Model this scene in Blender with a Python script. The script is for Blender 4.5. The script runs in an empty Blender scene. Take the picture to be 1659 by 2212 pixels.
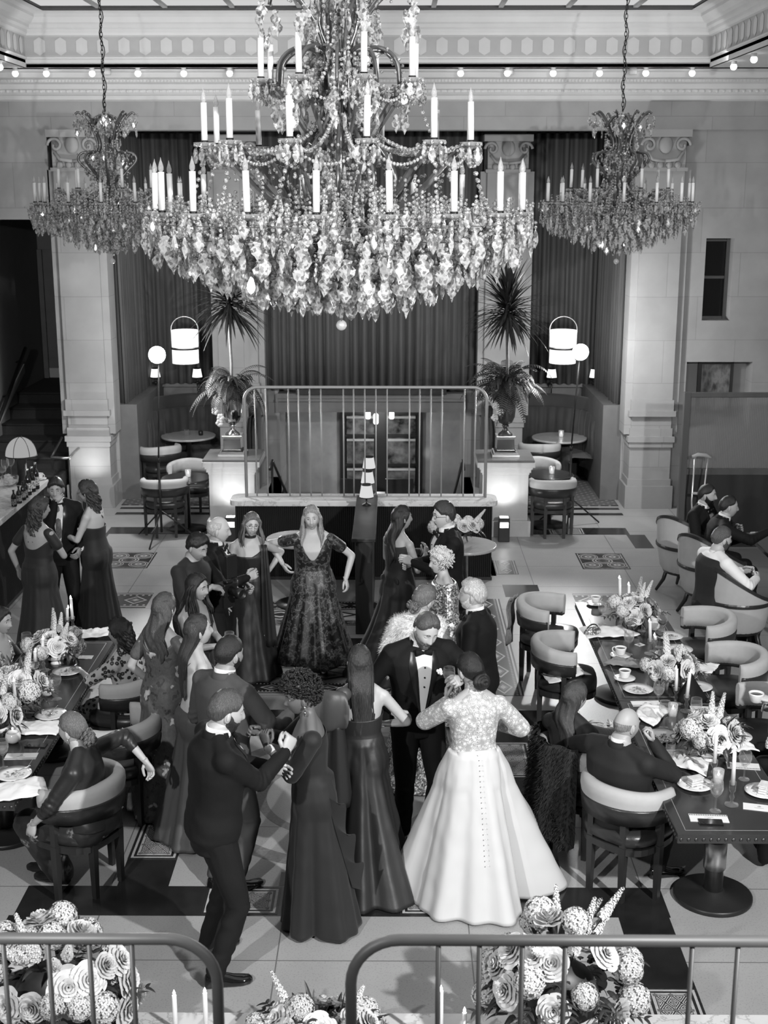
import bpy, math, random
from mathutils import Vector, Matrix, noise
R = math.radians
V = Vector
SC = bpy.context.scene
COL = SC.collection
rnd = random.Random(11)
PI = math.pi

# ------------------------------------------------------------------ camera
FPX, PITCH = 2800.0, R(13.96)
YAW = math.atan(20.5 / FPX * math.cos(PITCH))
CAM = V((0.35, 0.0, 4.59))
CF = V((-math.sin(YAW) * math.cos(PITCH), math.cos(YAW) * math.cos(PITCH), -math.sin(PITCH)))
CR = V((math.cos(YAW), math.sin(YAW), 0))
CU = CR.cross(CF)
cd = bpy.data.cameras.new('camera')
cam = bpy.data.objects.new('camera', cd)
COL.objects.link(cam)
cd.sensor_fit = 'VERTICAL'
cd.sensor_height = 36
cd.lens = FPX / 2212 * 36
cd.clip_end = 100
cam.location = CAM
cam.rotation_euler = (PI / 2 - PITCH, 0, YAW)
cd.dof.use_dof = True
cd.dof.focus_distance = 9.2
cd.dof.aperture_fstop = 5.0
SC.camera = cam


def ray(px, py):
    return CF + CR * ((px - 829.5) / FPX) + CU * (-(py - 1106) / FPX)


def atz(px, py, z=0.0):
    """where a sight line of the photograph meets the height z (a measurement)"""
    d = ray(px, py)
    return CAM + d * ((z - CAM.z) / d.z)


def aty(px, py, y):
    d = ray(px, py)
    return CAM + d * (y / d.y)


# ------------------------------------------------------------------ meshes
class MB:
    def __init__(s):
        s.v, s.f, s.m, s.s = [], [], [], []

    def add(s, vs, fs, m=0, sm=False, M=None):
        o = len(s.v)
        if M is None:
            s.v.extend(tuple(p) for p in vs)
        else:
            s.v.extend(tuple(M @ V(p)) for p in vs)
        for f in fs:
            s.f.append([i + o for i in f])
            s.m.append(m)
            s.s.append(sm)
        return s

    def box(s, x0, x1, y0, y1, z0, z1, m=0, M=None):
        vs = [(x, y, z) for z in (z0, z1) for y in (y0, y1) for x in (x0, x1)]
        return s.add(vs, [(0, 2, 3, 1), (4, 5, 7, 6), (0, 1, 5, 4), (1, 3, 7, 5), (3, 2, 6, 7), (2, 0, 4, 6)], m, False, M)

    def quad(s, a, b, c, d, m=0, M=None):
        return s.add([a, b, c, d], [(0, 1, 2, 3)], m, False, M)

    def loft(s, rings, m=0, sm=True, caps=(True, True), closed=True, M=None):
        n = len(rings[0])
        vs = [p for r in rings for p in r]
        fs = []
        for i in range(len(rings) - 1):
            for j in range(n if closed else n - 1):
                k = (j + 1) % n
                fs.append((i * n + j, i * n + k, (i + 1) * n + k, (i + 1) * n + j))
        s.add(vs, fs, m, sm, M)
        o = len(s.v) - len(vs)
        if caps[0]:
            s.f.append([o + j for j in reversed(range(n))]); s.m.append(m); s.s.append(False)
        if caps[1]:
            b = o + (len(rings) - 1) * n
            s.f.append([b + j for j in range(n)]); s.m.append(m); s.s.append(False)
        return s

    def lathe(s, prof, n=16, m=0, sm=True, M=None, caps=(True, True), c=(0, 0, 0)):
        rings = [[(c[0] + r * math.cos(2 * PI * j / n), c[1] + r * math.sin(2 * PI * j / n), c[2] + z) for j in range(n)] for r, z in prof]
        return s.loft(rings, m, sm, caps, True, M)

    def tube(s, path, rad, n=8, m=0, sm=True, caps=(True, True), M=None, flat=1.0, closed=False):
        pts = [V(p) for p in path]
        if not hasattr(rad, '__len__'):
            rad = [rad] * len(pts)
        rings = []
        up = None
        for i, p in enumerate(pts):
            a = pts[i - 1] if i else (pts[-1] if closed else p)
            b = pts[i + 1] if i < len(pts) - 1 else (pts[0] if closed else p)
            t = (b - a)
            t = t.normalized() if t.length > 1e-9 else V((0, 0, 1))
            if up is None:
                up = V((0, 0, 1)) if abs(t.z) < .95 else V((0, 1, 0))
            x = t.cross(up)
            if x.length < 1e-6:
                x = t.cross(V((1, 0, 0)))
            x.normalize()
            u = x.cross(t).normalized()
            up = u
            rings.append([p + (x * math.cos(2 * PI * j / n) * rad[i] + u * math.sin(2 * PI * j / n) * rad[i] * flat) for j in range(n)])
        if closed:
            rings.append(rings[0])
            caps = (False, False)
        return s.loft(rings, m, sm, caps, True, M)

    def cap(s, a, b, ra, rb, n=12, m=0, M=None):
        """tapered capsule"""
        a, b = V(a), V(b)
        d = b - a
        L = d.length
        if L < 1e-6:
            d = V((0, 0, 1))
        d = d.normalized()
        pts, rr = [], []
        for k in range(4):
            t = PI / 2 * (1 - k / 3)
            pts.append(a - d * math.sin(t) * ra); rr.append(max(ra * math.cos(t), 1e-4))
        for k in range(4):
            t = PI / 2 * (k / 3)
            pts.append(b + d * math.sin(t) * rb); rr.append(max(rb * math.cos(t), 1e-4))
        return s.tube(pts, rr, n, m, True, (True, True), M)

    def ball(s, c, r, nu=12, nv=8, m=0, M=None, sm=True):
        if not hasattr(r, '__len__'):
            r = (r, r, r)
        rings = []
        for i in range(nv + 1):
            t = PI * i / nv
            q = max(math.sin(t), 1e-3)
            rings.append([(c[0] + r[0] * q * math.cos(2 * PI * j / nu), c[1] + r[1] * q * math.sin(2 * PI * j / nu), c[2] - r[2] * math.cos(t)) for j in range(nu)])
        return s.loft(rings, m, sm, (True, True), True, M)

    def octa(s, c, r, rz=None, m=0):
        rz = rz or r
        x, y, z = c
        return s.add([(x + r, y, z), (x, y + r, z), (x - r, y, z), (x, y - r, z), (x, y, z + rz), (x, y, z - rz)],
                     [(0, 1, 4), (1, 2, 4), (2, 3, 4), (3, 0, 4), (1, 0, 5), (2, 1, 5), (3, 2, 5), (0, 3, 5)], m, False)

    def mesh(s, name):
        me = bpy.data.meshes.new(name)
        me.from_pydata(s.v, [], s.f)
        if s.f:
            me.polygons.foreach_set('material_index', s.m)
            me.polygons.foreach_set('use_smooth', s.s)
        me.update()
        return me

    def build(s, name, mats, parent=None, loc=None, bev=0, solid=0, rot=None):
        me = s.mesh(name)
        for m in (mats if isinstance(mats, (list, tuple)) else [mats]):
            me.materials.append(m)
        return link(name, me, parent, loc, bev, solid, rot)


def link(name, me, parent=None, loc=None, bev=0, solid=0, rot=None):
    o = bpy.data.objects.new(name, me)
    COL.objects.link(o)
    if parent:
        o.parent = parent
    if loc is not None:
        o.location = loc
    if rot is not None:
        o.rotation_euler = rot
    if bev:
        b = o.modifiers.new('bevel', 'BEVEL')
        b.width = bev; b.segments = 2; b.limit_method = 'ANGLE'; b.angle_limit = R(40)
    if solid:
        b = o.modifiers.new('thickness', 'SOLIDIFY')
        b.thickness = solid; b.offset = 0
    return o


def tag(o, label, cat, group=None, kind=None):
    o['label'] = label
    o['category'] = cat
    if group: o['group'] = group
    if kind: o['kind'] = kind
    return o


def thing(name, label, cat, loc=(0, 0, 0), rz=0, group=None):
    o = bpy.data.objects.new(name, None)
    COL.objects.link(o)
    o.location = loc
    o.rotation_euler = (0, 0, rz)
    o.empty_display_size = .1
    return tag(o, label, cat, group)


def struct(o):
    o['kind'] = 'structure'
    return o


def dup(root, loc, rz=None, label=None, group=None):
    def cp(o, par):
        c = o.copy()
        COL.objects.link(c)
        if par: c.parent = par
        for ch in KIDS.get(o.name) or [k for k in o.children]:
            cp(ch, c)
        return c
    r = cp(root, None)
    r.location = loc
    if rz is not None: r.rotation_euler = (0, 0, rz)
    if label: r['label'] = label
    if group: r['group'] = group
    return r


KIDS = {}


def remesh(mb, vox=.011, it=4, fac=.5):
    me = mb.mesh('tmp')
    o = bpy.data.objects.new('tmp', me)
    COL.objects.link(o)
    r = o.modifiers.new('r', 'REMESH'); r.mode = 'VOXEL'; r.voxel_size = vox; r.use_smooth_shade = True
    if it:
        s = o.modifiers.new('s', 'SMOOTH'); s.factor = fac; s.iterations = it
    dg = bpy.context.evaluated_depsgraph_get()
    dg.update()
    ev = o.evaluated_get(dg)
    nm = bpy.data.meshes.new_from_object(ev, depsgraph=dg)
    bpy.data.objects.remove(o)
    bpy.data.meshes.remove(me)
    out = MB()
    out.v = [tuple(v.co) for v in nm.vertices]
    out.f = [list(p.vertices) for p in nm.polygons]
    out.m = [0] * len(out.f)
    out.s = [True] * len(out.f)
    bpy.data.meshes.remove(nm)
    return out


def curve(pts, k=4):
    """smooth a path through its points"""
    P_ = [V(p) for p in pts]; out = []
    for i in range(len(P_) - 1):
        a, b, c, d = P_[max(i - 1, 0)], P_[i], P_[i + 1], P_[min(i + 2, len(P_) - 1)]
        for j in range(k):
            t = j / k
            out.append(.5 * ((2 * b) + (c - a) * t + (2 * a - 5 * b + 4 * c - d) * t * t + (3 * b - a - 3 * c + d) * t ** 3))
    return out + [P_[-1]]


def smooth01(t):
    t = max(0.0, min(1.0, t))
    return t * t * (3 - 2 * t)


def lerp(a, b, t):
    return a + (b - a) * t


def interp(tab, x):
    """piecewise linear on [(x, a, b, ..)]"""
    if x <= tab[0][0]: return tab[0][1:]
    for p, q in zip(tab, tab[1:]):
        if x <= q[0]:
            t = (x - p[0]) / (q[0] - p[0])
            return tuple(lerp(i, j, t) for i, j in zip(p[1:], q[1:]))
    return tab[-1][1:]


# ------------------------------------------------------------------ materials
class NT:
    def __init__(s, name):
        s.mat = bpy.data.materials.new(name)
        s.mat.use_nodes = True
        s.t = s.mat.node_tree
        s.t.nodes.clear()
        s.out = s.n('ShaderNodeOutputMaterial')

    def n(s, typ, **kw):
        nd = s.t.nodes.new(typ)
        for k, v in kw.items():
            setattr(nd, k, v)
        return nd

    def l(s, a, b):
        s.t.links.new(a, b)

    def set(s, nd, **kw):
        for k, v in kw.items():
            i = nd.inputs[k.replace('_', ' ')]
            if isinstance(v, bpy.types.NodeSocket):
                s.l(v, i)
            elif i.type == 'RGBA' and not hasattr(v, '__len__'):
                i.default_value = (v, v, v, 1)
            else:
                i.default_value = v
        return nd

    def coord(s, scale=(1, 1, 1), obj=True):
        c = s.n('ShaderNodeTexCoord')
        m = s.n('ShaderNodeMapping')
        m.inputs['Scale'].default_value = scale
        s.l(c.outputs['Object' if obj else 'Generated'], m.inputs['Vector'])
        return m.outputs['Vector']

    def noise(s, scale, detail=4, vec=None, rough=.55):
        n = s.n('ShaderNodeTexNoise')
        n.inputs['Scale'].default_value = scale
        n.inputs['Detail'].default_value = detail
        n.inputs['Roughness'].default_value = rough
        s.l(vec or s.coord(), n.inputs['Vector'])
        return n.outputs['Fac']

    def ramp(s, fac, stops, const=False):
        r = s.n('ShaderNodeValToRGB')
        if const: r.color_ramp.interpolation = 'CONSTANT'
        e = r.color_ramp.elements
        while len(e) < len(stops): e.new(.5)
        for k, (p, c) in zip(e, stops):
            k.position = p
            k.color = (c, c, c, 1)
        s.l(fac, r.inputs['Fac'])
        return r.outputs['Color']

    def bump(s, h, st=.3, dist=.01):
        b = s.n('ShaderNodeBump')
        b.inputs['Strength'].default_value = st
        b.inputs['Distance'].default_value = dist
        s.l(h, b.inputs['Height'])
        return b.outputs['Normal']

    def pr(s, **kw):
        p = s.n('ShaderNodeBsdfPrincipled')
        s.set(p, **kw)
        s.l(p.outputs['BSDF'], s.out.inputs['Surface'])
        return p


MATS = {}


def mat(name, c=.5, rough=.6, metal=0.0, var=.12, scale=6.0, bump=0.0, bscale=60.0, stretch=(1, 1, 1), sheen=0, coat=0, spec=.5):
    """grey principled material with a soft noise variation"""
    if name in MATS: return MATS[name]
    t = NT(name)
    kw = dict(Roughness=rough, Metallic=metal)
    kw['Specular IOR Level'] = spec
    if var:
        f = t.noise(scale, 5, t.coord(stretch))
        kw['Base Color'] = t.ramp(f, [(.25, max(c * (1 - var), 0)), (.75, min(c * (1 + var), 1))])
    else:
        kw['Base Color'] = (c, c, c, 1)
    if bump:
        kw['Normal'] = t.bump(t.noise(bscale, 4, t.coord(stretch)), bump)
    p = t.pr()
    for k, v in kw.items():
        i = p.inputs[k]
        if isinstance(v, bpy.types.NodeSocket): t.l(v, i)
        else: i.default_value = v
    if sheen: p.inputs['Sheen Weight'].default_value = sheen
    if coat: p.inputs['Coat Weight'].default_value = coat
    MATS[name] = t.mat
    return t.mat


def emis(name, c=1.0, st=5.0):
    if name in MATS: return MATS[name]
    t = NT(name)
    e = t.n('ShaderNodeEmission')
    e.inputs['Color'].default_value = (c, c, c, 1)
    e.inputs['Strength'].default_value = st
    t.l(e.outputs[0], t.out.inputs['Surface'])
    MATS[name] = t.mat
    return t.mat


def vor(t, scale, feat='F1', vec=None, rnd_=1.0, out='Distance'):
    n = t.n('ShaderNodeTexVoronoi', feature=feat)
    n.inputs['Scale'].default_value = scale
    n.inputs['Randomness'].default_value = rnd_
    t.l(vec or t.coord(), n.inputs['Vector'])
    return n.outputs[out]


def glassy(name, body=.25, edge=.85, c=.85, rough=.05, fmin=0.0, spark=0):
    """thin clear glass: mostly see-through face-on, bright and shiny at grazing angles"""
    if name in MATS: return MATS[name]
    t = NT(name)
    lw = t.n('ShaderNodeLayerWeight'); lw.inputs['Blend'].default_value = .35
    mr = t.n('ShaderNodeMapRange')
    mr.inputs['From Min'].default_value = fmin; mr.inputs['To Min'].default_value = body; mr.inputs['To Max'].default_value = edge
    t.l(lw.outputs['Facing'], mr.inputs['Value'])
    tr = t.n('ShaderNodeBsdfTransparent'); tr.inputs['Color'].default_value = (.96, .96, .96, 1)
    p = t.n('ShaderNodeBsdfPrincipled')
    t.set(p, Roughness=rough, Metallic=.25)
    p.inputs['Base Color'].default_value = (c, c, c, 1)
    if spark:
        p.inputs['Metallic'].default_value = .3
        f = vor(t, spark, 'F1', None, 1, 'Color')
        t.l(t.ramp(f, [(.25, .2), (.45, .6), (.68, .97)]), p.inputs['Base Color'])  # light and dark cells painted in for the refraction and glints of cut crystal
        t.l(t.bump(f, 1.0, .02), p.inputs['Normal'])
    mx = t.n('ShaderNodeMixShader')
    t.l(mr.outputs[0], mx.inputs[0]); t.l(tr.outputs[0], mx.inputs[1]); t.l(p.outputs[0], mx.inputs[2])
    t.l(mx.outputs[0], t.out.inputs['Surface'])
    MATS[name] = t.mat
    return t.mat


def pattern(name, fn, rough=.6, **kw):
    if name in MATS: return MATS[name]
    t = NT(name)
    col = fn(t)
    p = t.pr(Roughness=rough, **kw)
    t.l(col, p.inputs['Base Color'])
    MATS[name] = t.mat
    return t.mat


def mixv(t, a, b, fac):
    m = t.n('ShaderNodeMix', data_type='RGBA')
    for sock, v in ((m.inputs[6], a), (m.inputs[7], b)):
        if isinstance(v, bpy.types.NodeSocket): t.l(v, sock)
        else: sock.default_value = (v, v, v, 1)
    if isinstance(fac, bpy.types.NodeSocket): t.l(fac, m.inputs[0])
    else: m.inputs[0].default_value = fac
    return m.outputs[2]


SKIN = lambda c: mat('skin_%d' % int(c * 100), c * .84, .5, var=.05, scale=9, bump=.05, bscale=120)
BLK = mat('black_wool', .005, .8, var=.25, scale=4, bump=.25, bscale=14, spec=.3)
LINEN = mat('white_linen', .82, .7, var=.04, bump=.05, bscale=200)
CHINA = mat('white_china', .8, .18, var=.02)
STEEL = mat('brushed_steel', .55, .3, 1.0, var=.1, scale=20)
SILVER = mat('polished_silver', .8, .12, 1.0, var=.05)
DARKM = mat('dark_metal', .03, .4, .6, var=.1)
GLASS = glassy('clear_glass', .03, .7, .95, .04, .35)
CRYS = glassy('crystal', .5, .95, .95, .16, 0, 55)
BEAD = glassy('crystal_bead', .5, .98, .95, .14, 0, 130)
STONE = mat('lobby_stone', .34, .75, var=.16, scale=2.2, bump=.05, bscale=40)
PLASTER = mat('cornice_plaster', .54, .7, var=.05, scale=3)
WOODD = mat('dark_wood', .022, .35, var=.3, scale=8, stretch=(1, 1, .15))
LEATHER = mat('dark_leather', .025, .32, var=.15, scale=10, bump=.1, bscale=90)
UPHOL = mat('pale_upholstery', .42, .8, var=.06, scale=10, bump=.12, bscale=260)
BULB = emis('warm_bulb', 1, 6)
FLAME = emis('candle_flame', 1, 14)
WAX = mat('ivory_wax', .72, .45, var=.03)
# ================================================================== setting
def f_ashlar(t):
    c = t.n('ShaderNodeTexCoord')
    sp = t.n('ShaderNodeSeparateXYZ'); t.l(c.outputs['Object'], sp.inputs[0])
    ad = t.n('ShaderNodeMath', operation='ADD'); t.l(sp.outputs[0], ad.inputs[0]); t.l(sp.outputs[1], ad.inputs[1])
    cb = t.n('ShaderNodeCombineXYZ'); t.l(ad.outputs[0], cb.inputs[0]); t.l(sp.outputs[2], cb.inputs[1])
    b = t.n('ShaderNodeTexBrick')
    b.inputs['Scale'].default_value = 1
    b.inputs['Brick Width'].default_value = 1.15
    b.inputs['Row Height'].default_value = .62
    b.inputs['Mortar Size'].default_value = .006
    for k, v in (('Color1', .27), ('Color2', .31), ('Mortar', .2)):
        b.inputs[k].default_value = (v, v, v, 1)
    t.l(cb.outputs[0], b.inputs['Vector'])
    n = t.noise(1.7, 6)
    return mixv(t, b.outputs['Color'], t.ramp(n, [(.3, .2), (.7, .37)]), .4)


def f_terrazzo(t):
    v = t.coord()
    n = t.ramp(t.noise(90, 2, v), [(.36, .06), (.44, .28)])
    m = t.ramp(t.noise(1.3, 5, v), [(.3, .31), (.7, .40)])
    b = t.n('ShaderNodeTexBrick', offset=0.0)
    b.inputs['Scale'].default_value = 1
    b.inputs['Brick Width'].default_value = 1.2
    b.inputs['Row Height'].default_value = .86
    b.inputs['Mortar Size'].default_value = .0045
    for k, c in (('Color1', 1), ('Color2', 1), ('Mortar', 0)):
        b.inputs[k].default_value = (c, c, c, 1)
    mp = t.n('ShaderNodeMapping'); mp.inputs['Location'].default_value = (.36, -7.05, 0)
    t.l(v, mp.inputs[0]); t.l(mp.outputs[0], b.inputs['Vector'])
    x = mixv(t, m, n, .28)
    return mixv(t, .13, x, b.outputs['Color'])


def f_marble(t):
    v = t.coord()
    n1 = t.noise(2.2, 8, v, .62)
    return t.ramp(n1, [(.40, .62), (.485, .66), (.5, .42), (.515, .66), (.7, .7)])


ASHLAR = pattern('ashlar_stone', f_ashlar, .8)
TERRAZZO = pattern('terrazzo', f_terrazzo, .42)
MARBLE = pattern('veined_marble', f_marble, .18)
FBLACK = mat('black_marble_inlay', .018, .16, var=.5, scale=3)
MOSL = mat('pale_mosaic', .42, .4, var=.18, scale=60)
MOSD = mat('dark_mosaic', .022, .3, var=.4, scale=60)
MOSM = mat('grey_mosaic', .14, .4, var=.3, scale=40)
GREYWALL = mat('grey_plaster', .2, .85, var=.08, scale=2)
DARKWALL = mat('charcoal_wall', .05, .7, var=.1)


def mos_tri(mb, x0, x1, y0, y1, nx, ny, z=.003):
    """panel of nested triangles in a double border"""
    mb.box(x0, x1, y0, y1, .0006, z, 2)
    w = x1 - x0; h = y1 - y0
    e = min(w, h) * .05
    for k, mm in ((1, 1), (2, 2), (3.1, 1), (4.2, 2)):
        zz = z + .0004 * k
        mb.quad((x0 + e * k, y0 + e * k, zz), (x1 - e * k, y0 + e * k, zz), (x1 - e * k, y1 - e * k, zz), (x0 + e * k, y1 - e * k, zz), mm)
    zb = z + .0022
    ix0, ix1, iy0, iy1 = x0 + e * 4.4, x1 - e * 4.4, y0 + e * 4.4, y1 - e * 4.4
    cw = (ix1 - ix0) / nx; ch = (iy1 - iy0) / ny
    for i in range(nx):
        for j in range(ny):
            a = V((ix0 + i * cw, iy0 + j * ch)); b = a + V((cw, 0)); c = a + V((cw, ch)); d = a + V((0, ch)); o = (a + c) / 2
            for p, q in ((a, b), (b, c), (c, d), (d, a)):
                g = (p + q + o) / 3
                for k, (s, mm) in enumerate(((.86, 1), (.62, 2), (.42, 1), (.2, 2))):
                    T = [g + (w_ - g) * s for w_ in (p, q, o)]
                    zz = zb + .0003 * k
                    mb.add([(v.x, v.y, zz) for v in T], [(0, 1, 2)], mm)
    r = min(cw, ch) * .2
    for i in range(nx + 1):
        for j in range(ny + 1):
            cx, cy = ix0 + i * cw, iy0 + j * ch
            pts = []
            for k in range(12):
                rr = r if k % 2 else r * .6
                pts.append((cx + rr * math.cos(k * PI / 6), cy + rr * math.sin(k * PI / 6), zb + .0016))
            mb.add(pts, [tuple(range(12))], 3)


def ring2(mb, cx, cy, r0, r1, z, m, n=32, arc=(0, 2 * PI)):
    vs = []
    for k in range(n + 1):
        a = arc[0] + (arc[1] - arc[0]) * k / n
        vs += [(cx + r0 * math.cos(a), cy + r0 * math.sin(a), z), (cx + r1 * math.cos(a), cy + r1 * math.sin(a), z)]
    mb.add(vs, [(2 * k, 2 * k + 1, 2 * k + 3, 2 * k + 2) for k in range(n)], m)


def mos_circ(mb, x0, x1, y0, y1, z=.003):
    """quincunx of ringed roundels"""
    mb.box(x0, x1, y0, y1, .0006, z, 2)
    w = x1 - x0; h = y1 - y0; cx, cy = (x0 + x1) / 2, (y0 + y1) / 2
    for k, mm in ((.03, 1), (.045, 2)):
        mb.quad((x0 + w * k, y0 + h * k, z + k * .01), (x1 - w * k, y0 + h * k, z + k * .01), (x1 - w * k, y1 - h * k, z + k * .01), (x0 + w * k, y1 - h * k, z + k * .01), mm)
    zz = z + .001
    for sx in (-1, 1):
        for sy in (-1, 1):
            px_, py_ = cx + sx * w * .26, cy + sy * h * .26
            for i, (a, b, mm) in enumerate(((.21, .19, 1), (.165, .14, 1), (.12, .09, 3), (.08, .03, 1))):
                ring2(mb, px_, py_, b * w, a * w, zz + .0003, mm)
    for i, (a, b, mm) in enumerate(((.22, .19, 1), (.18, .165, 2), (.16, .13, 1), (.125, .0, 2), (.10, .07, 3))):
        ring2(mb, cx, cy, b * w, a * w, zz + .0006 + i * .0003, mm)


def mos_band(mb, x0, x1, y0, y1, n, along='x', z=.003):
    """dark border with a chain of pale lozenges"""
    mb.box(x0, x1, y0, y1, .0006, z, 2)
    e = min(x1 - x0, y1 - y0)
    zz = z + .0006
    L = (x1 - x0) if along == 'x' else (y1 - y0)

    def q(u, v):
        return (x0 + u, y0 + v * e, zz) if along == 'x' else (x0 + v * e, y0 + u, zz)
    for v0, v1 in ((.05, .1), (.9, .95)):
        mb.add([q(0, v0), q(L, v0), q(L, v1), q(0, v1)], [(0, 1, 2, 3) if along == 'x' else (3, 2, 1, 0)], 1)
    for side in (.17, .83):
        m_ = int(L / (e * .12))
        for k in range(m_):
            u = (k + .5) * L / m_; d = e * .035
            mb.add([q(u - d, side), q(u, side - .045), q(u + d, side), q(u, side + .045)], [(0, 1, 2, 3)], 1)
    for k in range(n):
        u = (k + .5) * L / n
        for s, mm in ((1, 1), (.78, 2), (.55, 3), (.3, 1)):
            a = L / n * .42 * s; b = .26 * s
            zz += .0002
            mb.add([q(u - a, .5), q(u, .5 - b), q(u + a, .5), q(u, .5 + b)], [(0, 1, 2, 3)], mm)
        zz = z + .0006


fl = MB()
for a in ((-7, 7, 3, 15.35), (-7, -1.5, 15.35, 22), (1.5, 7, 15.35, 22)):
    fl.box(a[0], a[1], a[2], a[3], -.3, 0, 0)
st = []
def stripe(x0, x1, y0, y1): fl.box(x0, x1, y0, y1, -.01, .0008, 2 if False else 4)
stripe(-2.12, 2.16, 7.55, 7.92)
for s in (-1, 1):
    a, b = sorted((s * 1.82, s * 2.15)); stripe(a, b, 5.2, 7.55)
    a, b = sorted((s * 1.17, s * 1.52)); stripe(a, b, 7.92, 10.66)
    a, b = sorted((s * 1.66, s * 2.08)); stripe(a, b, 14.38, 14.86)
    a, b = sorted((s * 1.66, s * 3.6)); stripe(a, b, 17.19, 17.56)
    a, b = sorted((s * 1.6, s * 3.7)); stripe(a, b, 18.28, 18.42); stripe(a, b, 18.62, 18.74)
    a, b = sorted((s * 3.55, s * 3.8)); stripe(a, b, 16.5, 17.19)
stripe(-2.0, 2.0, 10.66, 11.0)
stripe(2.4, 3.9, 10.4, 10.75)
stripe(3.1, 3.45, 7.0, 10.4)
for s in (-1, 1):
    a, b = sorted((s * .40, s * .90)); mos_tri(fl, a, b, 7.57, 7.90, 3, 2)
    a, b = sorted((s * 1.17, s * 1.52)); mos_tri(fl, a, b, 8.28, 8.94, 2, 4)
    mos_tri(fl, a, b, 9.6, 10.3, 2, 4)
    a, b = sorted((s * 1.82, s * 2.15)); mos_tri(fl, a, b, 6.05, 6.78, 2, 4)
    a, b = sorted((s * 2.72, s * 3.32)); mos_circ(fl, a, b, 15.53, 16.25)
    a, b = sorted((s * 2.45, s * 3.1)); mos_band(fl, a, b, 13.95, 14.5, 2)
    a, b = sorted((s * 2.5, s * 3.0)); mos_tri(fl, a, b, 17.2, 17.54, 4, 2)
    a, b = sorted((s * 1.22, s * 1.58)); mos_band(fl, a, b, 11.35, 14.3, 7, 'y')
    a, b = sorted((s * 1.62, s * 1.9)); mos_band(fl, a, b, 15.3, 15.9, 2, 'y')
for y0, y1, n in ((11.4, 11.68, 9), (12.06, 12.24, 14), (13.36, 13.54, 14), (13.9, 14.2, 9)):
    mos_band(fl, -1.2, 1.2, y0, y1, n)
for y0, y1 in ((11.74, 12.0), (13.58, 13.86)):
    for k in range(4):
        cx = -.9 + k * .6
        for s, mm in ((1, 2), (.72, 1), (.4, 2)):
            fl.add([(cx - .28 * s, (y0 + y1) / 2, .002 + .001 * (1 - s)), (cx, y0 + (1 - s) * .13, .002 + .001 * (1 - s)), (cx + .28 * s, (y0 + y1) / 2, .002 + .001 * (1 - s)), (cx, y1 - (1 - s) * .13, .002 + .001 * (1 - s))], [(0, 1, 2, 3)], mm)
fl.box(-.3, .42, 12.36, 12.94, .0006, .002, 4)
for s, mm in ((1, 1), (.93, 2), (.8, 3), (.74, 4)):
    fl.add([(.06 - .2 * s, 12.62, .003 + (1 - s) * .003), (.06, 12.62 - .15 * s, .003 + (1 - s) * .003), (.06 + .2 * s, 12.62, .003 + (1 - s) * .003), (.06, 12.62 + .15 * s, .003 + (1 - s) * .003)], [(0, 1, 2, 3)], mm)
# dance-floor ring of curved bands and roundels
for cx, cy, r in ((0, 9.3, 1.15),):
    ring2(fl, cx, cy, r - .13, r, .0012, 3, 64)
    ring2(fl, cx, cy, r * .55, r * .62, .0012, 3, 48)
for k in range(7):
    ring2(fl, -.3 + k * .2, 8.02, .05, .085, .0022, 1, 24); ring2(fl, -.3 + k * .2, 8.02, .0, .03, .0022, 1, 16)
fl.box(-.42, 1.02, 7.93, 8.11, .0004, .0015, 4)
# pale stone kerb along the near edge
fl.box(-3, 3, 5.0, 6.48, 0, .035, 5)
struct(fl.build('floor', [TERRAZZO, MOSL, MOSD, MOSM, FBLACK, MARBLE]))

# niche carpets with a trellis pattern
def f_trellis(t):
    v = t.coord()
    w1 = t.n('ShaderNodeTexBrick', offset=0.5); w1.inputs['Scale'].default_value = 3.2; w1.inputs['Mortar Size'].default_value = .06
    for k, c in (('Color1', .02), ('Color2', .05), ('Mortar', .16)): w1.inputs[k].default_value = (c, c, c, 1)
    t.l(v, w1.inputs['Vector'])
    return w1.outputs['Color']
TRELLIS = pattern('trellis_carpet', f_trellis, .9)
for s in (-1, 1):
    a, b = sorted((s * 1.75, s * 3.72))
    o = MB().box(a, b, 18.85, 20.8, 0.0, .008).build('carpet', TRELLIS)
    tag(o, 'dark trellis-pattern carpet in the %s seating niche' % ('left' if s < 0 else 'right'), 'carpet')

# ------------------------------------------------------------------ walls
wb = MB()
wb.box(-7, 7, 18.8, 19.2, 5.40, 6.16)                 # plain band above the bays
wb.box(-7, -4.5, 18.8, 19.1, 4.18, 5.40)              # stone over the stair opening
wb.box(-7, -5.9, 18.8, 19.1, 0, 4.18)
# right of the bays, with a slit window recess and a low picture opening
def holes(mb, x0, x1, z0, z1, hs, y0, y1):
    xs = sorted({x0, x1, *[h[0] for h in hs], *[h[1] for h in hs]})
    zs = sorted({z0, z1, *[h[2] for h in hs], *[h[3] for h in hs]})
    for a, b in zip(xs, xs[1:]):
        for c, d in zip(zs, zs[1:]):
            if not any(h[0] <= a and b <= h[1] and h[2] <= c and d <= h[3] for h in hs):
                mb.box(a, b, y0, y1, c, d)
WIN = (4.80, 5.20, 2.76, 3.92)
NIC = (4.62, 5.58, 1.2, 2.16)
holes(wb, 4.45, 7, 0, 5.40, [WIN, NIC], 18.85, 19.25)
for s in (-1, 1):
    a, b = sorted((s * 3.78, s * 4.45)); wb.box(a, b, 19.2, 22, 0, 5.4)     # sides of the bays
wb.box(-4.3, -1.5, 21.8, 22, 0, 5.6); wb.box(1.5, 4.3, 21.8, 22, 0, 5.6); wb.box(-2.4, -1.5, 20.85, 21.8, 0, 5.5); wb.box(1.5, 2.4, 20.85, 21.8, 0, 5.5)
wb.box(-1.5, 1.5, 20.95, 21.2, 1.12, 5.6)
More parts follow.
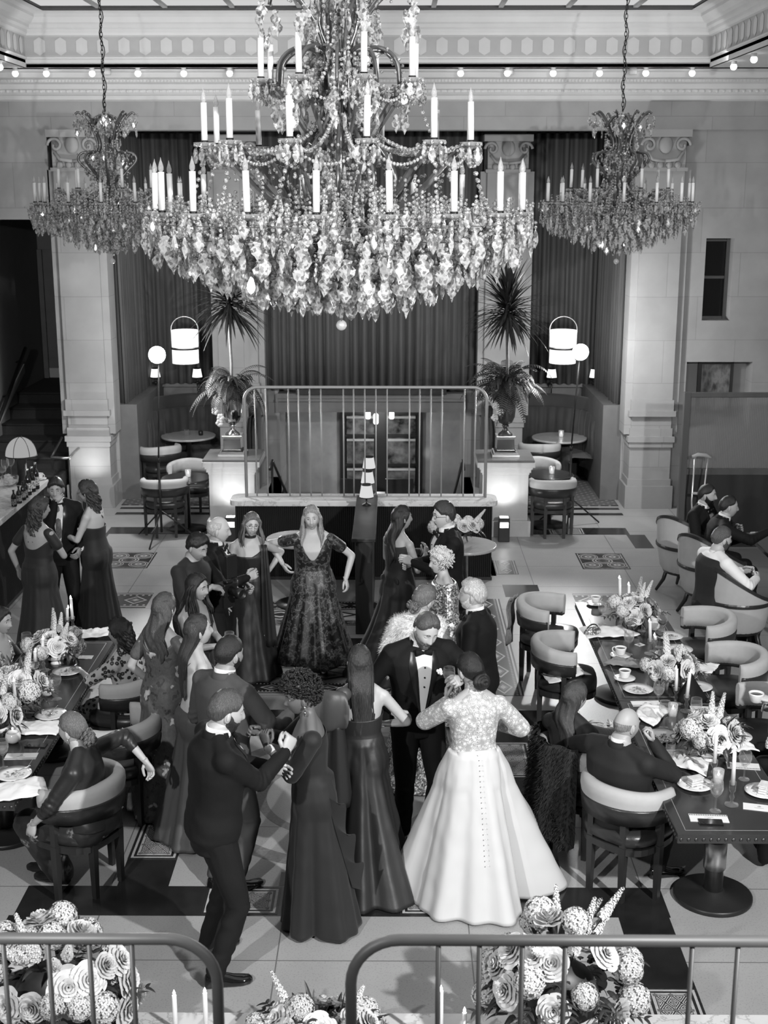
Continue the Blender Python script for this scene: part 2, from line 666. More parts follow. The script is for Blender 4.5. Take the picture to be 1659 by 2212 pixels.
wb.box(-4.3, 4.3, 19.2, 22, 5.5, 5.62)
struct(wb.build('wall_back', ASHLAR))
# panelling under the bay curtains and the beam under the centre curtain
pn = MB()
for s in (-1, 1):
    a, b = sorted((s * 2.4, s * 3.78)); pn.box(a, b, 21.57, 21.8, 0, 1.4); pn.box(a, b, 21.47, 21.8, 1.4, 1.46)
    a, b = sorted((s * 3.5, s * 3.78)); pn.box(a, b, 19.25, 21.8, 0, 1.46); 
pn.box(-1.5, 1.5, 20.6, 20.95, 1.12, 1.42); pn.box(-1.5, 1.5, 20.55, 20.95, 1.3, 1.34)
struct(pn.build('trim_1', mat('grey_panelling', .12, .6)))
o = MB().box(-1.2, 1.2, 20.5, 20.6, 1.42, 1.5).build('trim_2', DARKM); struct(o)

w = MB(); w.box(-7.2, -7, 2, 24, -.3, 6.2); struct(w.build('wall_left', GREYWALL))
w = MB(); w.box(7, 7.2, 2, 24, -.3, 6.2); struct(w.build('wall_right', GREYWALL))

# pilasters: base block, shaft with edge mouldings, carved capital
def pilaster(x0, x1, yf, n, base=True):
    m = MB()
    d = .45
    m.box(x0, x1, yf, yf + d, .3, 4.86)
    for e in (.0, .05, .1):
        m.box(x1 - .02 - e * .2, x1 + .10 - e, yf + .05 + e, yf + d, 1.1, 4.86)
        m.box(x0 - .10 + e, x0 + .02, yf + .05 + e, yf + d, 1.1, 4.86)
    if base:
        m.box(x0 - .06, x1 + .06, yf - .06, yf + d, 0, .34)
        m.box(x0 - .03, x1 + .03, yf - .03, yf + d, .34, .44)
        m.box(x0 - .012, x1 + .012, yf - .012, yf + d, .44, 1.02)
        m.box(x0 - .03, x1 + .03, yf - .04, yf + d, .92, 1.0)
        m.box(x0 - .05, x1 + .05, yf - .06, yf + d, 1.0, 1.08)
        m.box(x0 - .02, x1 + .02, yf - .02, yf + d, 1.08, 1.2)
        m.box(x0 - .05, x1 + .05, yf - .06, yf + d, 1.38, 1.46)
        m.box(x0 - .02, x1 + .02, yf - .03, yf + d, 1.46, 1.62)
    # capital
    xc = (x0 + x1) / 2; hw = (x1 - x0) / 2
    m.box(x0 - .03, x1 + .03, yf - .04, yf + d, 4.84, 4.89)
    m.box(x0 - .06, x1 + .06, yf - .09, yf + d, 5.30, 5.40)
    m.box(x0 + .0, x1 - .0, yf - .02, yf + d, 4.89, 5.30)
    for s in (-1, 1):
        pts = []
        for k in range(26):
            a = k / 25 * 2.2 * PI
            r = .11 * (1 - k / 30)
            pts.append((xc + s * (hw - .06) - s * r * math.cos(a + PI), yf - .06, 5.19 + r * math.sin(a)))
        m.tube(pts, .022, 6)
        m.tube([(xc + s * (hw - .04), yf - .04, 5.10), (xc + s * hw * .6, yf - .05, 5.0), (xc, yf - .05, 4.98)], .025, 6)
    m.ball((xc, yf - .04, 5.2), (.1, .06, .12), 12, 8)
    for k in range(4):
        m.ball((xc + (k - 1.5) * hw * .42, yf - .03, 4.93), (.05, .04, .05), 8, 6)
    struct(m.build('trim_%d' % n, ASHLAR))

pilaster(-4.42, -3.84, 18.75, 3)
pilaster(3.84, 4.42, 18.75, 4)
pilaster(-2.4, -1.78, 20.4, 5)
pilaster(1.78, 2.4, 20.4, 6)

# cornice, soffit lip and coffer sides (one profile, run along the back and both sides)
def run(prof, m, x0, x1, name, mts):
    mb = MB()
    rings = [[(x, y, z) for (y, z) in prof] for x in (x0, x1)]
    mb.loft(rings, 0, False, (False, False), False)
    return mb

corn = [(18.8, 5.78), (18.74, 5.80), (18.74, 5.85), (18.70, 5.86), (18.66, 5.89), (18.66, 5.92), (18.62, 5.93), (18.58, 5.99), (18.52, 6.01), (18.52, 6.05), (18.46, 6.07), (18.42, 6.13), (18.36, 6.14), (18.36, 6.17), (18.2, 6.17)]
cm = MB()
cm.loft([[(x, y, z) for y, z in corn] for x in (-7, 7)], 0, False, (False, False), False)
for k in range(150):
    x = -6.9 + k * .092
    cm.ball((x, 18.675, 5.905), (.035, .03, .026), 6, 4)
for k in range(300):
    cm.box(-6.95 + k * .0465, -6.925 + k * .0465, 18.5, 18.53, 6.012, 6.045)
struct(cm.build('trim_7', PLASTER))
BX = 4.55
cof = [(0, 6.17), (.03, 6.17), (.03, 6.215), (.0, 6.23), (.0, 6.27), (-.03, 6.28), (-.03, 6.30), (0, 6.31), (0, 6.56), (-.04, 6.57), (-.06, 6.60), (-.06, 6.64), (-.1, 6.66), (-.1, 6.70), (-.15, 6.72), (-.2, 6.78), (-.2, 6.82), (-.26, 6.84), (-.26, 6.84), (-.36, 6.84)]
m = MB()
Yc = 18.15; Y0 = 3.0
rows = []
for o_, z in cof:
    x = BX + o_; y = Yc + o_
    rows.append([(-x, Y0, z), (-x, y, z), (x, y, z), (x, Y0, z)])
m.loft(rows, 0, False, (False, False), False)
fz = []
m.add([(-BX - .003 + .006, Y0, 6.315), (-BX + .003, Yc - .003, 6.315), (BX - .003, Yc - .003, 6.315), (BX - .003, Y0, 6.315),
       (-BX + .003, Y0, 6.555), (-BX + .003, Yc - .003, 6.555), (BX - .003, Yc - .003, 6.555), (BX - .003, Y0, 6.555)],
      [(0, 1, 5, 4), (1, 2, 6, 5), (2, 3, 7, 6)], 1)
hexs = [(-.075, -.07), (0, -.115), (.075, -.07), (.075, .07), (0, .115), (-.075, .07)]
k = 0
x = -BX + .2
while x < BX:
    m.add([(x + a, Yc - .008, 6.435 + b) for a, b in hexs], [tuple(range(6))], 2)
    x += .281
y = Yc - .2
while y > 8:
    for s in (-1, 1):
        m.add([(s * (BX - .008), y + a, 6.435 + b) for a, b in hexs], [tuple(range(6))], 2)
    y -= .281
struct(m.build('trim_8', [PLASTER, mat('frieze_grey', .36, .8, var=.04), mat('frieze_pale', .50, .8, var=.04)]))
# flat soffit around the coffer
c = MB()
c.box(-7, 7, 18.18, 18.8, 6.17, 6.3); c.box(-7, -BX, 3, 18.18, 6.17, 6.3); c.box(BX, 7, 3, 18.18, 6.17, 6.3)
struct(c.build('trim_9', mat('soffit', .5, .85, var=.05)))
# laylight ceiling: lit panels between dark beams
cb = MB()
xx = [-4.3 + i * .86 for i in range(11)]
cb.box(-4.4, 4.4, 3, 18.0, 6.88, 7.0, 0)
for x in xx: cb.box(x - .03, x + .03, 3, 17.79, 6.85, 6.885, 2)
y = 17.35
while y > 3:
    cb.box(-4.3, 4.3, y - .6, y - .54, 6.86, 6.885, 1); y -= 1.9
cb.box(-4.45, 4.45, 17.66, 17.95, 6.845, 6.885, 1)
for s in (-1, 1): cb.box(s * 4.3 - .12, s * 4.3 + .12, 3, 17.9, 6.85, 6.885, 1)
LAY = emis('laylight_panel', .85, .75)
struct(cb.build('ceiling', [LAY, mat('ceiling_beam_dark', .03, .6), mat('ceiling_beam_grey', .3, .6)]))

# cornice bulbs (a row of bare bulbs under the coffer lip) and soffit spots
def bulb(p, lab):
    e = thing('cornice_bulb', lab, 'light bulb', p, 0, 'bare bulbs along the ceiling coffer')
    MB().ball((0, 0, 0), .042, 12, 8).build('globe', BULB_C, e)
    MB().lathe([(.03, .025), (.034, .035), (.034, .07), (.03, .075)], 10).build('socket', PLASTER, e)
BULB_C = emis('cornice_bulb', 1, 7)
for px in (33, 100, 199, 298, 397, 496, 995, 1096, 1195, 1295, 1395, 1495):
    p = aty(px, 158, 18.22); bulb((p.x, 18.22, 6.1), 'small round bare bulb glowing on the back cornice')
for s in (-1, 1):
    for y in (17.3, 16.35, 15.4, 14.45):
        bulb((s * (BX + .1), y, 6.1), 'small round bare bulb glowing on the %s return of the cornice' % ('left' if s < 0 else 'right'))
for px in (232, 497, 1100, 1366):
    p = aty(px, 172, 18.32)
    e = thing('ceiling_spotlight', 'short white cylinder spotlight under the back cornice soffit', 'spotlight', (p.x, 18.3, 6.09), 0, 'cylinder spots under the cornice')
    MB().lathe([(.055, 0), (.055, .08)], 16).build('housing', PLASTER, e)
    MB().lathe([(.045, -.002), (.045, .002)], 16).build('lens', mat('spot_lens', .5, .3), e)

# ------------------------------------------------------------------ slit window and picture niche on the stone wall
m = MB(); m.box(WIN[0], WIN[1], 19.15, 19.25, WIN[2], WIN[3], 0)
for a in (WIN[0], WIN[1] - .05): m.box(a, a + .05, 19.08, 19.15, WIN[2], WIN[3], 1)
for z in (WIN[2], WIN[3] - .05, (WIN[2] + WIN[3]) / 2 + .0): m.box(WIN[0], WIN[1], 19.1, 19.15, z, z + .04, 1)
struct(m.build('window_1', [mat('dark_window_glass', .01, .1, var=0), mat('window_frame_dark', .06, .5)]))
m = MB(); m.box(NIC[0], NIC[1], 19.2, 19.3, NIC[2], NIC[3], 0); struct(m.build('trim_10', GREYWALL))
pt = thing('framed_picture', 'dark framed picture in the low opening of the stone wall', 'picture', (5.12, 19.15, 1.35))
MB().box(-.26, .26, -.02, .03, 0, .8).build('frame', WOODD, pt)
pc = MB().box(-.21, .21, -.028, -.02, .06, .74)
pc.build('canvas', pattern('picture_canvas', lambda t: t.ramp(t.noise(7, 6, t.coord((1, 1, .5))), [(.35, .02), (.5, .16), (.65, .04)])), pt)

# ------------------------------------------------------------------ stair on the left
def atx(px, py, x):
    d = ray(px, py); return CAM + d * ((x - CAM.x) / d.x)
s_ = MB()
CARP = mat('stair_carpet', .028, .95, var=.2, scale=30)
N = 8
for k in range(N):
    s_.box(-5.75, -4.52, 17.6 + k * .46, 22.6, k * .175, (k + 1) * .175)
    s_.tube([(-5.75, 17.6 + k * .46, (k + 1) * .175 - .015), (-4.52, 17.6 + k * .46, (k + 1) * .175 - .015)], .02, 6)
tag(s_.build('staircase', CARP), 'dark carpeted steps climbing behind the bar counter', 'staircase')
w = MB()
w.box(-5.95, -5.75, 16.9, 22.6, 0, 4.18); w.box(-5.95, -4.3, 22.6, 22.8, 0, 4.5); w.box(-4.5, -4.3, 19.1, 22.6, 0, 4.3); w.box(-6, -4.3, 18.9, 22.8, 4.18, 4.3)
struct(w.build('wall_stair', GREYWALL))
w = MB(); w.add([(-5.745, 17.3, .28), (-5.745, 21.3, 1.8), (-5.745, 21.3, 1.66), (-5.745, 17.3, .14)], [(0, 1, 2, 3)]); w.box(-5.75, -4.5, 22.56, 22.6, 1.4, 1.56)
struct(w.build('baseboard_stair', PLASTER, None, None, 0, .02))
d = MB(); d.box(-5.74, -5.66, 22.5, 22.6, 1.4, 3.6); d.box(-5.66, -5.2, 22.56, 22.6, 1.4, 3.6)
struct(d.build('door_1', mat('stair_door', .16, .6)))
h = thing('stair_handrail', 'dark sloping handrail fixed to the stair wall', 'handrail', (-5.64, 17.5, 0))
A = atx(55, 752, -5.64); B = atx(-20, 955, -5.64)
MB().tube([(0, A.y - 17.5, A.z), (0, B.y - 17.5, B.z)], .03, 8).build('rail', DARKM, h)
q = MB()
for t in (.12, .5, .85):
    p = A.lerp(B, t); q.tube([(0, p.y - 17.5, p.z - .02), (-.1, p.y - 17.5, p.z - .06)], .012, 6)
q.build('bracket', DARKM, h)
h = thing('newel_rail', 'short metal grab rail beside the lit pilaster base', 'handrail', (-4.5, 18.2, 0))
p1, p2, p3 = aty(110, 988, 18.1), aty(148, 990, 18.1), aty(170, 968, 18.6)
loc = V((-4.5, 18.2, 0))
MB().tube([p1 - loc, p2 - loc, p3 - loc], .022, 8).build('rail', STEEL, h)
p0 = aty(133, 945, 18.6)
MB().tube([p0 - loc, p1 - loc], .02, 8).build('brace', DARKM, h)
MB().tube([p2 - loc, (p2.x + 4.5, p2.y - 18.2, 0)], .016, 8).build('post', DARKM, h)

# ------------------------------------------------------------------ stairwell and vestibule behind the partition
w = MB()
for s in (-1, 1):
    a, b = sorted((s * 1.5, s * 1.62)); w.box(a, b, 15.35, 21, -1.5, 0.0)
w.box(-1.62, 1.62, 15.23, 15.35, -1.5, 0)
struct(w.build('wall_stairwell', GREYWALL))
w = MB(); w.box(-2.6, 2.6, 15.3, 24, -1.5, -1.4); struct(w.build('floor_lower', mat('lower_floor', .1, .4)))
w = MB()
w.box(-2.6, -.62, 23.4, 23.6, -1.4, 1.3); w.box(.86, 2.6, 23.4, 23.6, -1.4, 1.3); w.box(-.62, .86, 23.4, 23.6, .72, 1.3)
w.box(-1.9, -1.62, 21.2, 23.4, -1.4, 1.3); w.box(1.62, 1.9, 21.2, 23.4, -1.4, 1.3); w.box(-2, 2, 21.0, 23.6, 1.22, 1.35)
struct(w.build('wall_vestibule', mat('vestibule_plaster', .36, .8)))
d = MB()
d.box(-.62, .86, 23.42, 23.5, -1.4, .72, 0)
for a in (-.62, .02, .12, .78): d.box(a, a + .1, 23.3, 23.42, -1.4, .72, 0)
for z in (-.9, -.35, .2, .62):
    d.box(-.62, .86, 23.32, 23.42, z, z + .05, 0)
for a, b in ((-.5, .0), (.24, .76)):
    for z, zz in ((-.85, -.37), (-.3, .18), (.25, .6)):
        d.box(a, b, 23.38, 23.40, z, zz, 1); d.box(a, b, 23.36, 23.385, zz - .06, zz - .02, 2)
struct(d.build('door_2', [DARKM, pattern('door_glass', lambda t: t.ramp(t.noise(5, 4), [(.35, .02), (.65, .22)]), .2), mat('door_shelf', .5, .5)]))
mi = thing('wall_mirror', 'tall dark framed panel leaning in the vestibule', 'mirror', (-1.58, 22.2, -1.2))
MB().box(0, .05, -.5, .5, 0, 2.0).build('frame', WOODD, mi)
MB().box(.05, .055, -.4, .4, .1, 1.9).build('pane', mat('mirror_dark', .05, .1, .6), mi)
for i, (px, py, hh, lab) in enumerate(((795, 897, .13, 'shortest-hung of three white vestibule pendants, on the door side'), (812, 905, .18, 'longest white tube pendant, middle of the vestibule three'), (846, 897, .13, 'white tube pendant set apart from the other two in the vestibule'))):
    p = aty(px, py, 22.4)
    e = thing('vestibule_pendant', lab, 'pendant lamp', (p.x, 22.4, p.z - hh / 2))
    MB().lathe([(.03, 0), (.045, .02), (.045, hh - .02), (.03, hh)], 12).build('shade', emis('vestibule_glow', 1, 3), e)
    MB().tube([(0, 0, hh), (0, 0, 1.22 - p.z + hh / 2)], .006, 6).build('cord', DARKM, e)
dk = thing('reception_desk', 'pale curved reception desk with black top below the railing', 'desk', (.1, 19.9, -1.4))
rings = []
for z in (0, 1.16):
    rr = []
    for k in range(25):
        a = PI + PI * k / 24
        rr.append((1.0 * math.cos(a), .75 * math.sin(a), z))
    rings.append(rr)
MB().loft(rings, 0, True, (False, False), False).build('front', mat('desk_white', .62, .4), dk, None, 0, .05)
m = MB(); m.lathe([(1.0, 1.16), (1.0, 1.2)], 32, M=Matrix.Diagonal((1, .75, 1, 1))); m.build('worktop', mat('desk_top', .03, .3), dk)
for i, (x, lab) in enumerate(((-.35, 'black monitor on the left of the curved desk'), (.35, 'black till screen on the right of the curved desk'))):
    e = thing('monitor', lab, 'monitor', (.1 + x, 19.9, -.2))
    MB().box(-.22, .22, -.02, .02, .08, .38).build('screen', mat('black_plastic', .015, .35), e)
    MB().box(-.08, .08, -.06, .06, 0, .015).box(-.02, .02, -.02, .02, 0, .1).build('stand', mat('black_plastic', .015, .35), e)
for s, lab in ((-1, 'dark stair handrail against the left stairwell wall'), (1, 'dark stair handrail against the right stairwell wall')):
    e = thing('stairwell_handrail', lab, 'handrail', (s * 1.3, 17.0, 0))
    MB().tube([(0, 0, 0.95), (0, .35, 1.0), (0, 3.3, -.3)], .02, 8).build('rail', DARKM, e)
    MB().tube([(0, .3, -.02), (0, .3, 1.0)], .016, 8).build('post', DARKM, e)
    MB().tube([(0, 2.9, -1.4), (0, 2.9, -.12)], .016, 8).build('post', DARKM, e)
# flight of steps down
s_ = MB()
for k in range(8): s_.box(-1.5, 1.5, 16.2 + k * .3, 16.5 + k * .3, -1.4, -.0 - (k + 1) * .175)
s_.box(-1.5, 1.5, 15.35, 16.2, -1.4, -.02)
tag(s_.build('stair_flight', CARP), 'dark steps going down behind the railed partition', 'staircase')

# ------------------------------------------------------------------ railed partitions
def fluted(mb, x0, x1, y, z0, z1, n, amp=.012, m=0):
    vs = []
    N_ = n * 4
    for k in range(N_ + 1):
        x = lerp(x0, x1, k / N_); yy = y - amp * abs(math.sin(k * PI / 4))
        vs += [(x, yy, z0), (x, yy, z1)]
    mb.add(vs, [(2 * k, 2 * k + 2, 2 * k + 3, 2 * k + 1) for k in range(N_)], m)

FLUTE = mat('fluted_black', .016, .45, var=.1)
pt = thing('partition', 'low black fluted partition with a pale marble cap below the far railing', 'partition', (0, 15.06, 0))
m = MB(); m.box(-1.54, 1.54, .015, .24, 0, .93); fluted(m, -1.54, 1.54, .01, .04, .93, 130); m.box(-1.55, 1.55, -.01, .24, 0, .04)
m.build('body', FLUTE, pt)
m = MB()
ring = []
for sx, sy in ((1, 1), (-1, 1), (-1, -1), (1, -1)):
    for k in range(5):
        a = {(1, 1): 0, (-1, 1): PI / 2, (-1, -1): PI, (1, -1): 1.5 * PI}[(sx, sy)] + PI / 2 * k / 4
        ring.append((sx * 1.5 + .1 * math.cos(a), .12 + sy * .1 + .1 * math.sin(a)))
m.loft([[(x, y, z) for x, y in ring] for z in (.93, 1.0)], 0, False); m.build('marble_cap', MARBLE, pt, None, .012)

def railing(x0, x1, y, zb, zt, lab, xbars, r=.019, rb=.0085, ends=(True, True)):
    e = thing('railing', lab, 'railing', ((x0 + x1) / 2, y, zb))
    c = (x0 + x1) / 2; cr = .16
    pts = []
    if ends[0]:
        pts += [(x0 - c, 0, 0), (x0 - c, 0, zt - zb - cr)]
        pts += [(x0 - c + cr - cr * math.cos(a), 0, zt - zb - cr + cr * math.sin(a)) for a in [PI / 2 * k / 8 for k in range(1, 9)]]
    else: pts += [(x0 - c, 0, zt - zb)]
    if ends[1]:
        pts += [(x1 - c - cr + cr * math.sin(a), 0, zt - zb - cr + cr * math.cos(a)) for a in [PI / 2 * k / 8 for k in range(9)]]
        pts += [(x1 - c, 0, 0)]
    else: pts += [(x1 - c, 0, zt - zb)]
    RM = mat('bronze_rail', .34, .5, .35, var=.06)
    MB().tube(pts, r, 12).build('frame', RM, e)
    for x in xbars:
        MB().tube([(x - c, 0, 0), (x - c, 0, zt - zb)], rb, 8).build('baluster', RM, e)
    m = MB().box(x0 - c, x1 - c, -.015, .015, -.005, .012).build('bottom_rail', RM, e)
    return e
cx = lambda px: aty(500 + px * .3978, 1000, 15.18).x
xs = [cx(p) for p in (135, 195, 315, 370, 430, 490, 610, 665, 725, 785, 845, 965, 1020, 1080, 1140, 1260, 1320)]
railing(cx(78), cx(1380), 15.18, 1.0, 2.33, 'slim round-cornered metal railing standing on the black fluted partition', xs)
YR = 3.72
bx = lambda px: aty(px, 2130, YR).x
railing(bx(758), bx(2100), YR, 1.0, 2.245, 'near metal railing whose rounded end rises by the middle flowers', [bx(p) for p in (946, 1034, 1126, 1218, 1490, 1588)], ends=(True, False))
railing(bx(-500), bx(470), YR, 1.0, 2.245, 'near metal railing whose rounded end rises by the black-suited dancer', [bx(p) for p in (14, 110, 198, 289)], ends=(False, True))
for s in (-1, 1):
    a, b = (bx(740), bx(2200)) if s > 0 else (bx(-600), bx(490))
    pt = thing('partition', 'black fluted balcony partition below the near railing, %s half' % ('right' if s > 0 else 'left'), 'partition', ((a + b) / 2, YR - .12, 0))
    h = (b - a) / 2
    MB().box(-h, h, .02, .22, 0, .93).build('body', FLUTE, pt); MB().box(-h, h, 0, .24, .93, 1.0).build('marble_cap', MARBLE, pt, None, .012)

# dark divider between the two stair flights and the booths
dv = thing('divider', 'dark timber divider wall running back under the three small lamps', 'divider', (.045, 13.07, 0))
MB().box(-.09, .09, 0, 1.97, 0, 1.02).box(-.06, .06, 1.9, 4.2, -1.3, 1.02).build('panel', mat('divider_wood', .03, .4, var=.25, stretch=(6, 6, .4)), dv, None, .006)
MB().box(-.125, .125, -.03, 1.97, 1.02, 1.06).box(-.09, .09, 2.2, 4.2, 1.02, 1.06).build('capping', mat('divider_cap', .05, .35, var=.2), dv, None, .006)

def small_lamp(p, lab, s=1.0, lit=3.0, group=None):
    e = thing('table_lamp', lab, 'lamp', p, 0, group)
    MB().lathe([(.055 * s, 0), (.055 * s, .015 * s), (.012 * s, .03 * s), (.012 * s, .09 * s), (.05 * s, .1 * s)], 16).build('base', DARKM, e)
    m = MB(); n = 32
    for r_, z in ():
        pass
    rings = []
    for r0, z in ((.085, .10), (.06, .25)):
        rings.append([((r0 + .003 * (-1) ** j) * s * math.cos(2 * PI * j / n), (r0 + .003 * (-1) ** j) * s * math.sin(2 * PI * j / n), z * s) for j in range(n)])
    m.loft(rings, 0, False, (False, False)); m.build('shade', emis('lampshade_glow_%d' % int(lit * 100), .9, lit), e)
    MB().lathe([(.052 * s, .248 * s), (.062 * s, .248 * s), (.062 * s, .262 * s), (.052 * s, .262 * s)], 16).lathe([(.084 * s, .095 * s), (.088 * s, .095 * s), (.088 * s, .106 * s), (.084 * s, .106 * s)], 16).build('trim_ring', DARKM, e)
    return e
for px, py, lab in ((782, 1091, 'pleated little lamp nearest the dance floor on the dark divider'), (785, 1060, 'middle one of three pleated little lamps along the divider'), (789, 1027, 'pleated little lamp furthest back along the divider, behind the railing')):
    p = atz(px, py, 1.06); small_lamp((.045, p.y, 1.06), lab, .95, .8)

# ------------------------------------------------------------------ pedestals with uplights
SPOTS = []
def pedestal(xc, y, lab):
    e = thing('pedestal', lab, 'pedestal', (xc, y, 0))
    m = MB(); hw = .31
    m.box(-hw - .04, hw + .04, -.04, .66, 0, .22); m.box(-hw, hw, 0, .62, .22, .86)
    for k, (o, z0, z1) in enumerate(((.01, .86, .89), (.03, .89, .94), (.05, .94, .97), (.08, .97, 1.04))):
        m.box(-hw - o, hw + o, -o, .62 + o, z0, z1)
    m.build('block', mat('pedestal_stone', .5, .7, var=.08), e, None, .006)
    MB().box(-hw - .07, hw + .07, -.07, .69, 1.04, 1.07).build('top_slab', mat('pedestal_top', .14, .35), e)
pedestal(-1.83, 17.1, 'stone pedestal carrying the urn on the stair side, behind the white-haired bald man')
pedestal(1.87, 17.1, 'stone pedestal carrying the fern-draped urn at the right of the railing')
def uplight(p, lab, az=0, pw=60):
    e = thing('uplight', lab, 'uplight', p, az)
    MB().box(-.075, .075, -.06, .06, 0, .3).box(-.075, .075, -.06, .06, .3, .33).build('housing', mat('black_plastic', .015, .35), e, None, .008)
    MB().box(-.055, .055, -.066, -.058, .20, .27).build('lens', emis('uplight_lens', 1, 12), e); MB().box(-.055, .055, -.045, .045, .331, .335).build('top_lens', emis('uplight_lens', 1, 12), e)
    ld = bpy.data.lights.new('uplight_beam', 'SPOT'); ld.energy = pw * .32; ld.spot_size = R(125); ld.spot_blend = 1.0; ld.shadow_soft_size = .04
    lo = bpy.data.objects.new('uplight_beam', ld); COL.objects.link(lo); lo.parent = e
    lo.location = (0, -.05, .36); lo.rotation_euler = (R(180 - 20), 0, 0)
uplight((-1.83, 16.86, 0), 'black uplight box at the foot of the pedestal behind the bald man')
uplight((1.84, 16.86, 0), 'black uplight box at the foot of the right-hand pedestal')
uplight((-4.1, 18.4, 0), 'black uplight box at the foot of the pilaster by the stair', 0, 90)

# ------------------------------------------------------------------ curtains
def f_curtain(c):
    def f(t):
        n = t.noise(3, 4, t.coord((12, 12, .4)))
        return t.ramp(n, [(.3, c * .75), (.7, c * 1.2)])
    return f
CURT = pattern('velvet_curtain', f_curtain(.085), .85)
def curtain(path, z0, z1, lab, folds, amp=.05, grp=None):
    """pleated drape along a plan path"""
    L = [0]
    for p, q in zip(path, path[1:]): L.append(L[-1] + (V(q) - V(p)).length)
    tot = L[-1]; N_ = folds * 8
    rr = random.Random(folds)
    ph = [rr.uniform(-.6, .6) for _ in range(folds + 2)]
    am = [rr.uniform(.5, 1.25) for _ in range(folds + 2)]
    base = []
    for k in range(N_ + 1):
        d = tot * k / N_
        i = max(j for j in range(len(path) - 1) if L[j] <= d + 1e-6)
        t = (d - L[i]) / (L[i + 1] - L[i]); p = V(path[i]).lerp(V(path[i + 1]), t)
        dr = (V(path[i + 1]) - V(path[i])).normalized(); nr = V((dr.y, -dr.x))
        base.append((p, nr, k / 8))
    mb = MB(); rows = []
    for r in range(5):
        z = lerp(z0, z1, r / 4); row = []
        for p, nr, u in base:
            j = int(u); f = u - j
            a = math.sin(2 * PI * u + lerp(ph[j], ph[j + 1], f) * (1 - r * .15)) * amp * lerp(am[j], am[j + 1], f) * (1.15 - r * .1)
            q = p + nr * a
            row.append((q.x, q.y, z))
        rows.append(row)
    mb.loft(rows, 0, True, (False, False), False)
    o = thing('curtain', lab, 'curtain', (0, 0, 0), 0, grp)
    mb.build('drape', CURT, o, None, 0, .012)
    m = MB().tube([(p[0], p[1], z1 + .02) for p in path], .02, 6); m.build('track', DARKM, o)
curtain([(-3.72, 19.3), (-3.70, 21.4), (-2.46, 21.5)], 1.46, 5.46, 'tall dark pleated curtain in the bay by the stair, behind the left palm', 22)
curtain([(-1.72, 20.72), (1.72, 20.72)], 1.47, 5.46, 'wide dark pleated curtain across the middle bay above the railing', 24)
curtain([(2.46, 21.5), (3.70, 21.4), (3.72, 19.3)], 1.46, 5.46, 'tall dark pleated curtain in the bay by the slit window, behind the right palm', 22)

# ------------------------------------------------------------------ lantern pendants, sconces, flash stands
def lantern(px, lab):
    p = aty(px, 748, 19.9)
    e = thing('lantern_pendant', lab, 'pendant lamp', (p.x, 19.9, aty(px, 785, 19.9).z))
    zz = lambda py: aty(px, py, 19.9).z - e.location.z
    n = 40
    for a, b in ((zz(784), zz(755)), (zz(749), zz(713))):
        rings = [[((.2 + .004 * (-1) ** j) * math.cos(2 * PI * j / n), (.2 + .004 * (-1) ** j) * math.sin(2 * PI * j / n), z) for j in range(n)] for z in (a, b)]
        MB().loft(rings, 0, False, (True, False)).build('shade', emis('lantern_glow', 1, 1.35), e)
    MB().tube([(.21 * math.cos(2 * PI * k / 24), .21 * math.sin(2 * PI * k / 24), zz(752)) for k in range(24)], .014, 6, closed=True).build('band', DARKM, e)
    pts = [(-.21, 0, zz(752)), (-.21, 0, zz(715))] + [(.21 * -math.cos(a), 0, zz(712) + .2 * math.sin(a)) for a in [PI * k / 14 for k in range(1, 14)]] + [(.21, 0, zz(715)), (.21, 0, zz(752))]
    MB().tube(pts, .008, 6).build('hoop', STEEL, e)
    MB().tube([(0, 0, zz(712) + .2), (0, 0, 5.5 - e.location.z)], .004, 5).build('cord', DARKM, e)
lantern(400, 'two-tier pleated lantern glowing beside the left flash light')
lantern(1216, 'two-tier pleated lantern glowing beside the right flash light')
for px, lab in ((337, 'small glowing wall lamp half lost behind the left flash light'), (427, 'small glowing wall lamp under the left lantern'), (1191, 'small glowing wall lamp under the right lantern, nearer the palm'), (1283, 'small glowing wall lamp at the far right of its niche')):
    p = aty(px, 822, 21.25)
    e = small_lamp((p.x, 21.25, 1.50), lab, .95, 1.6)
    e.name = 'niche_lamp'; e.location.y = 21.22
    MB().tube([(0, 0, -.22), (0, 0, .02)], .012, 8).build('stem', DARKM, e)

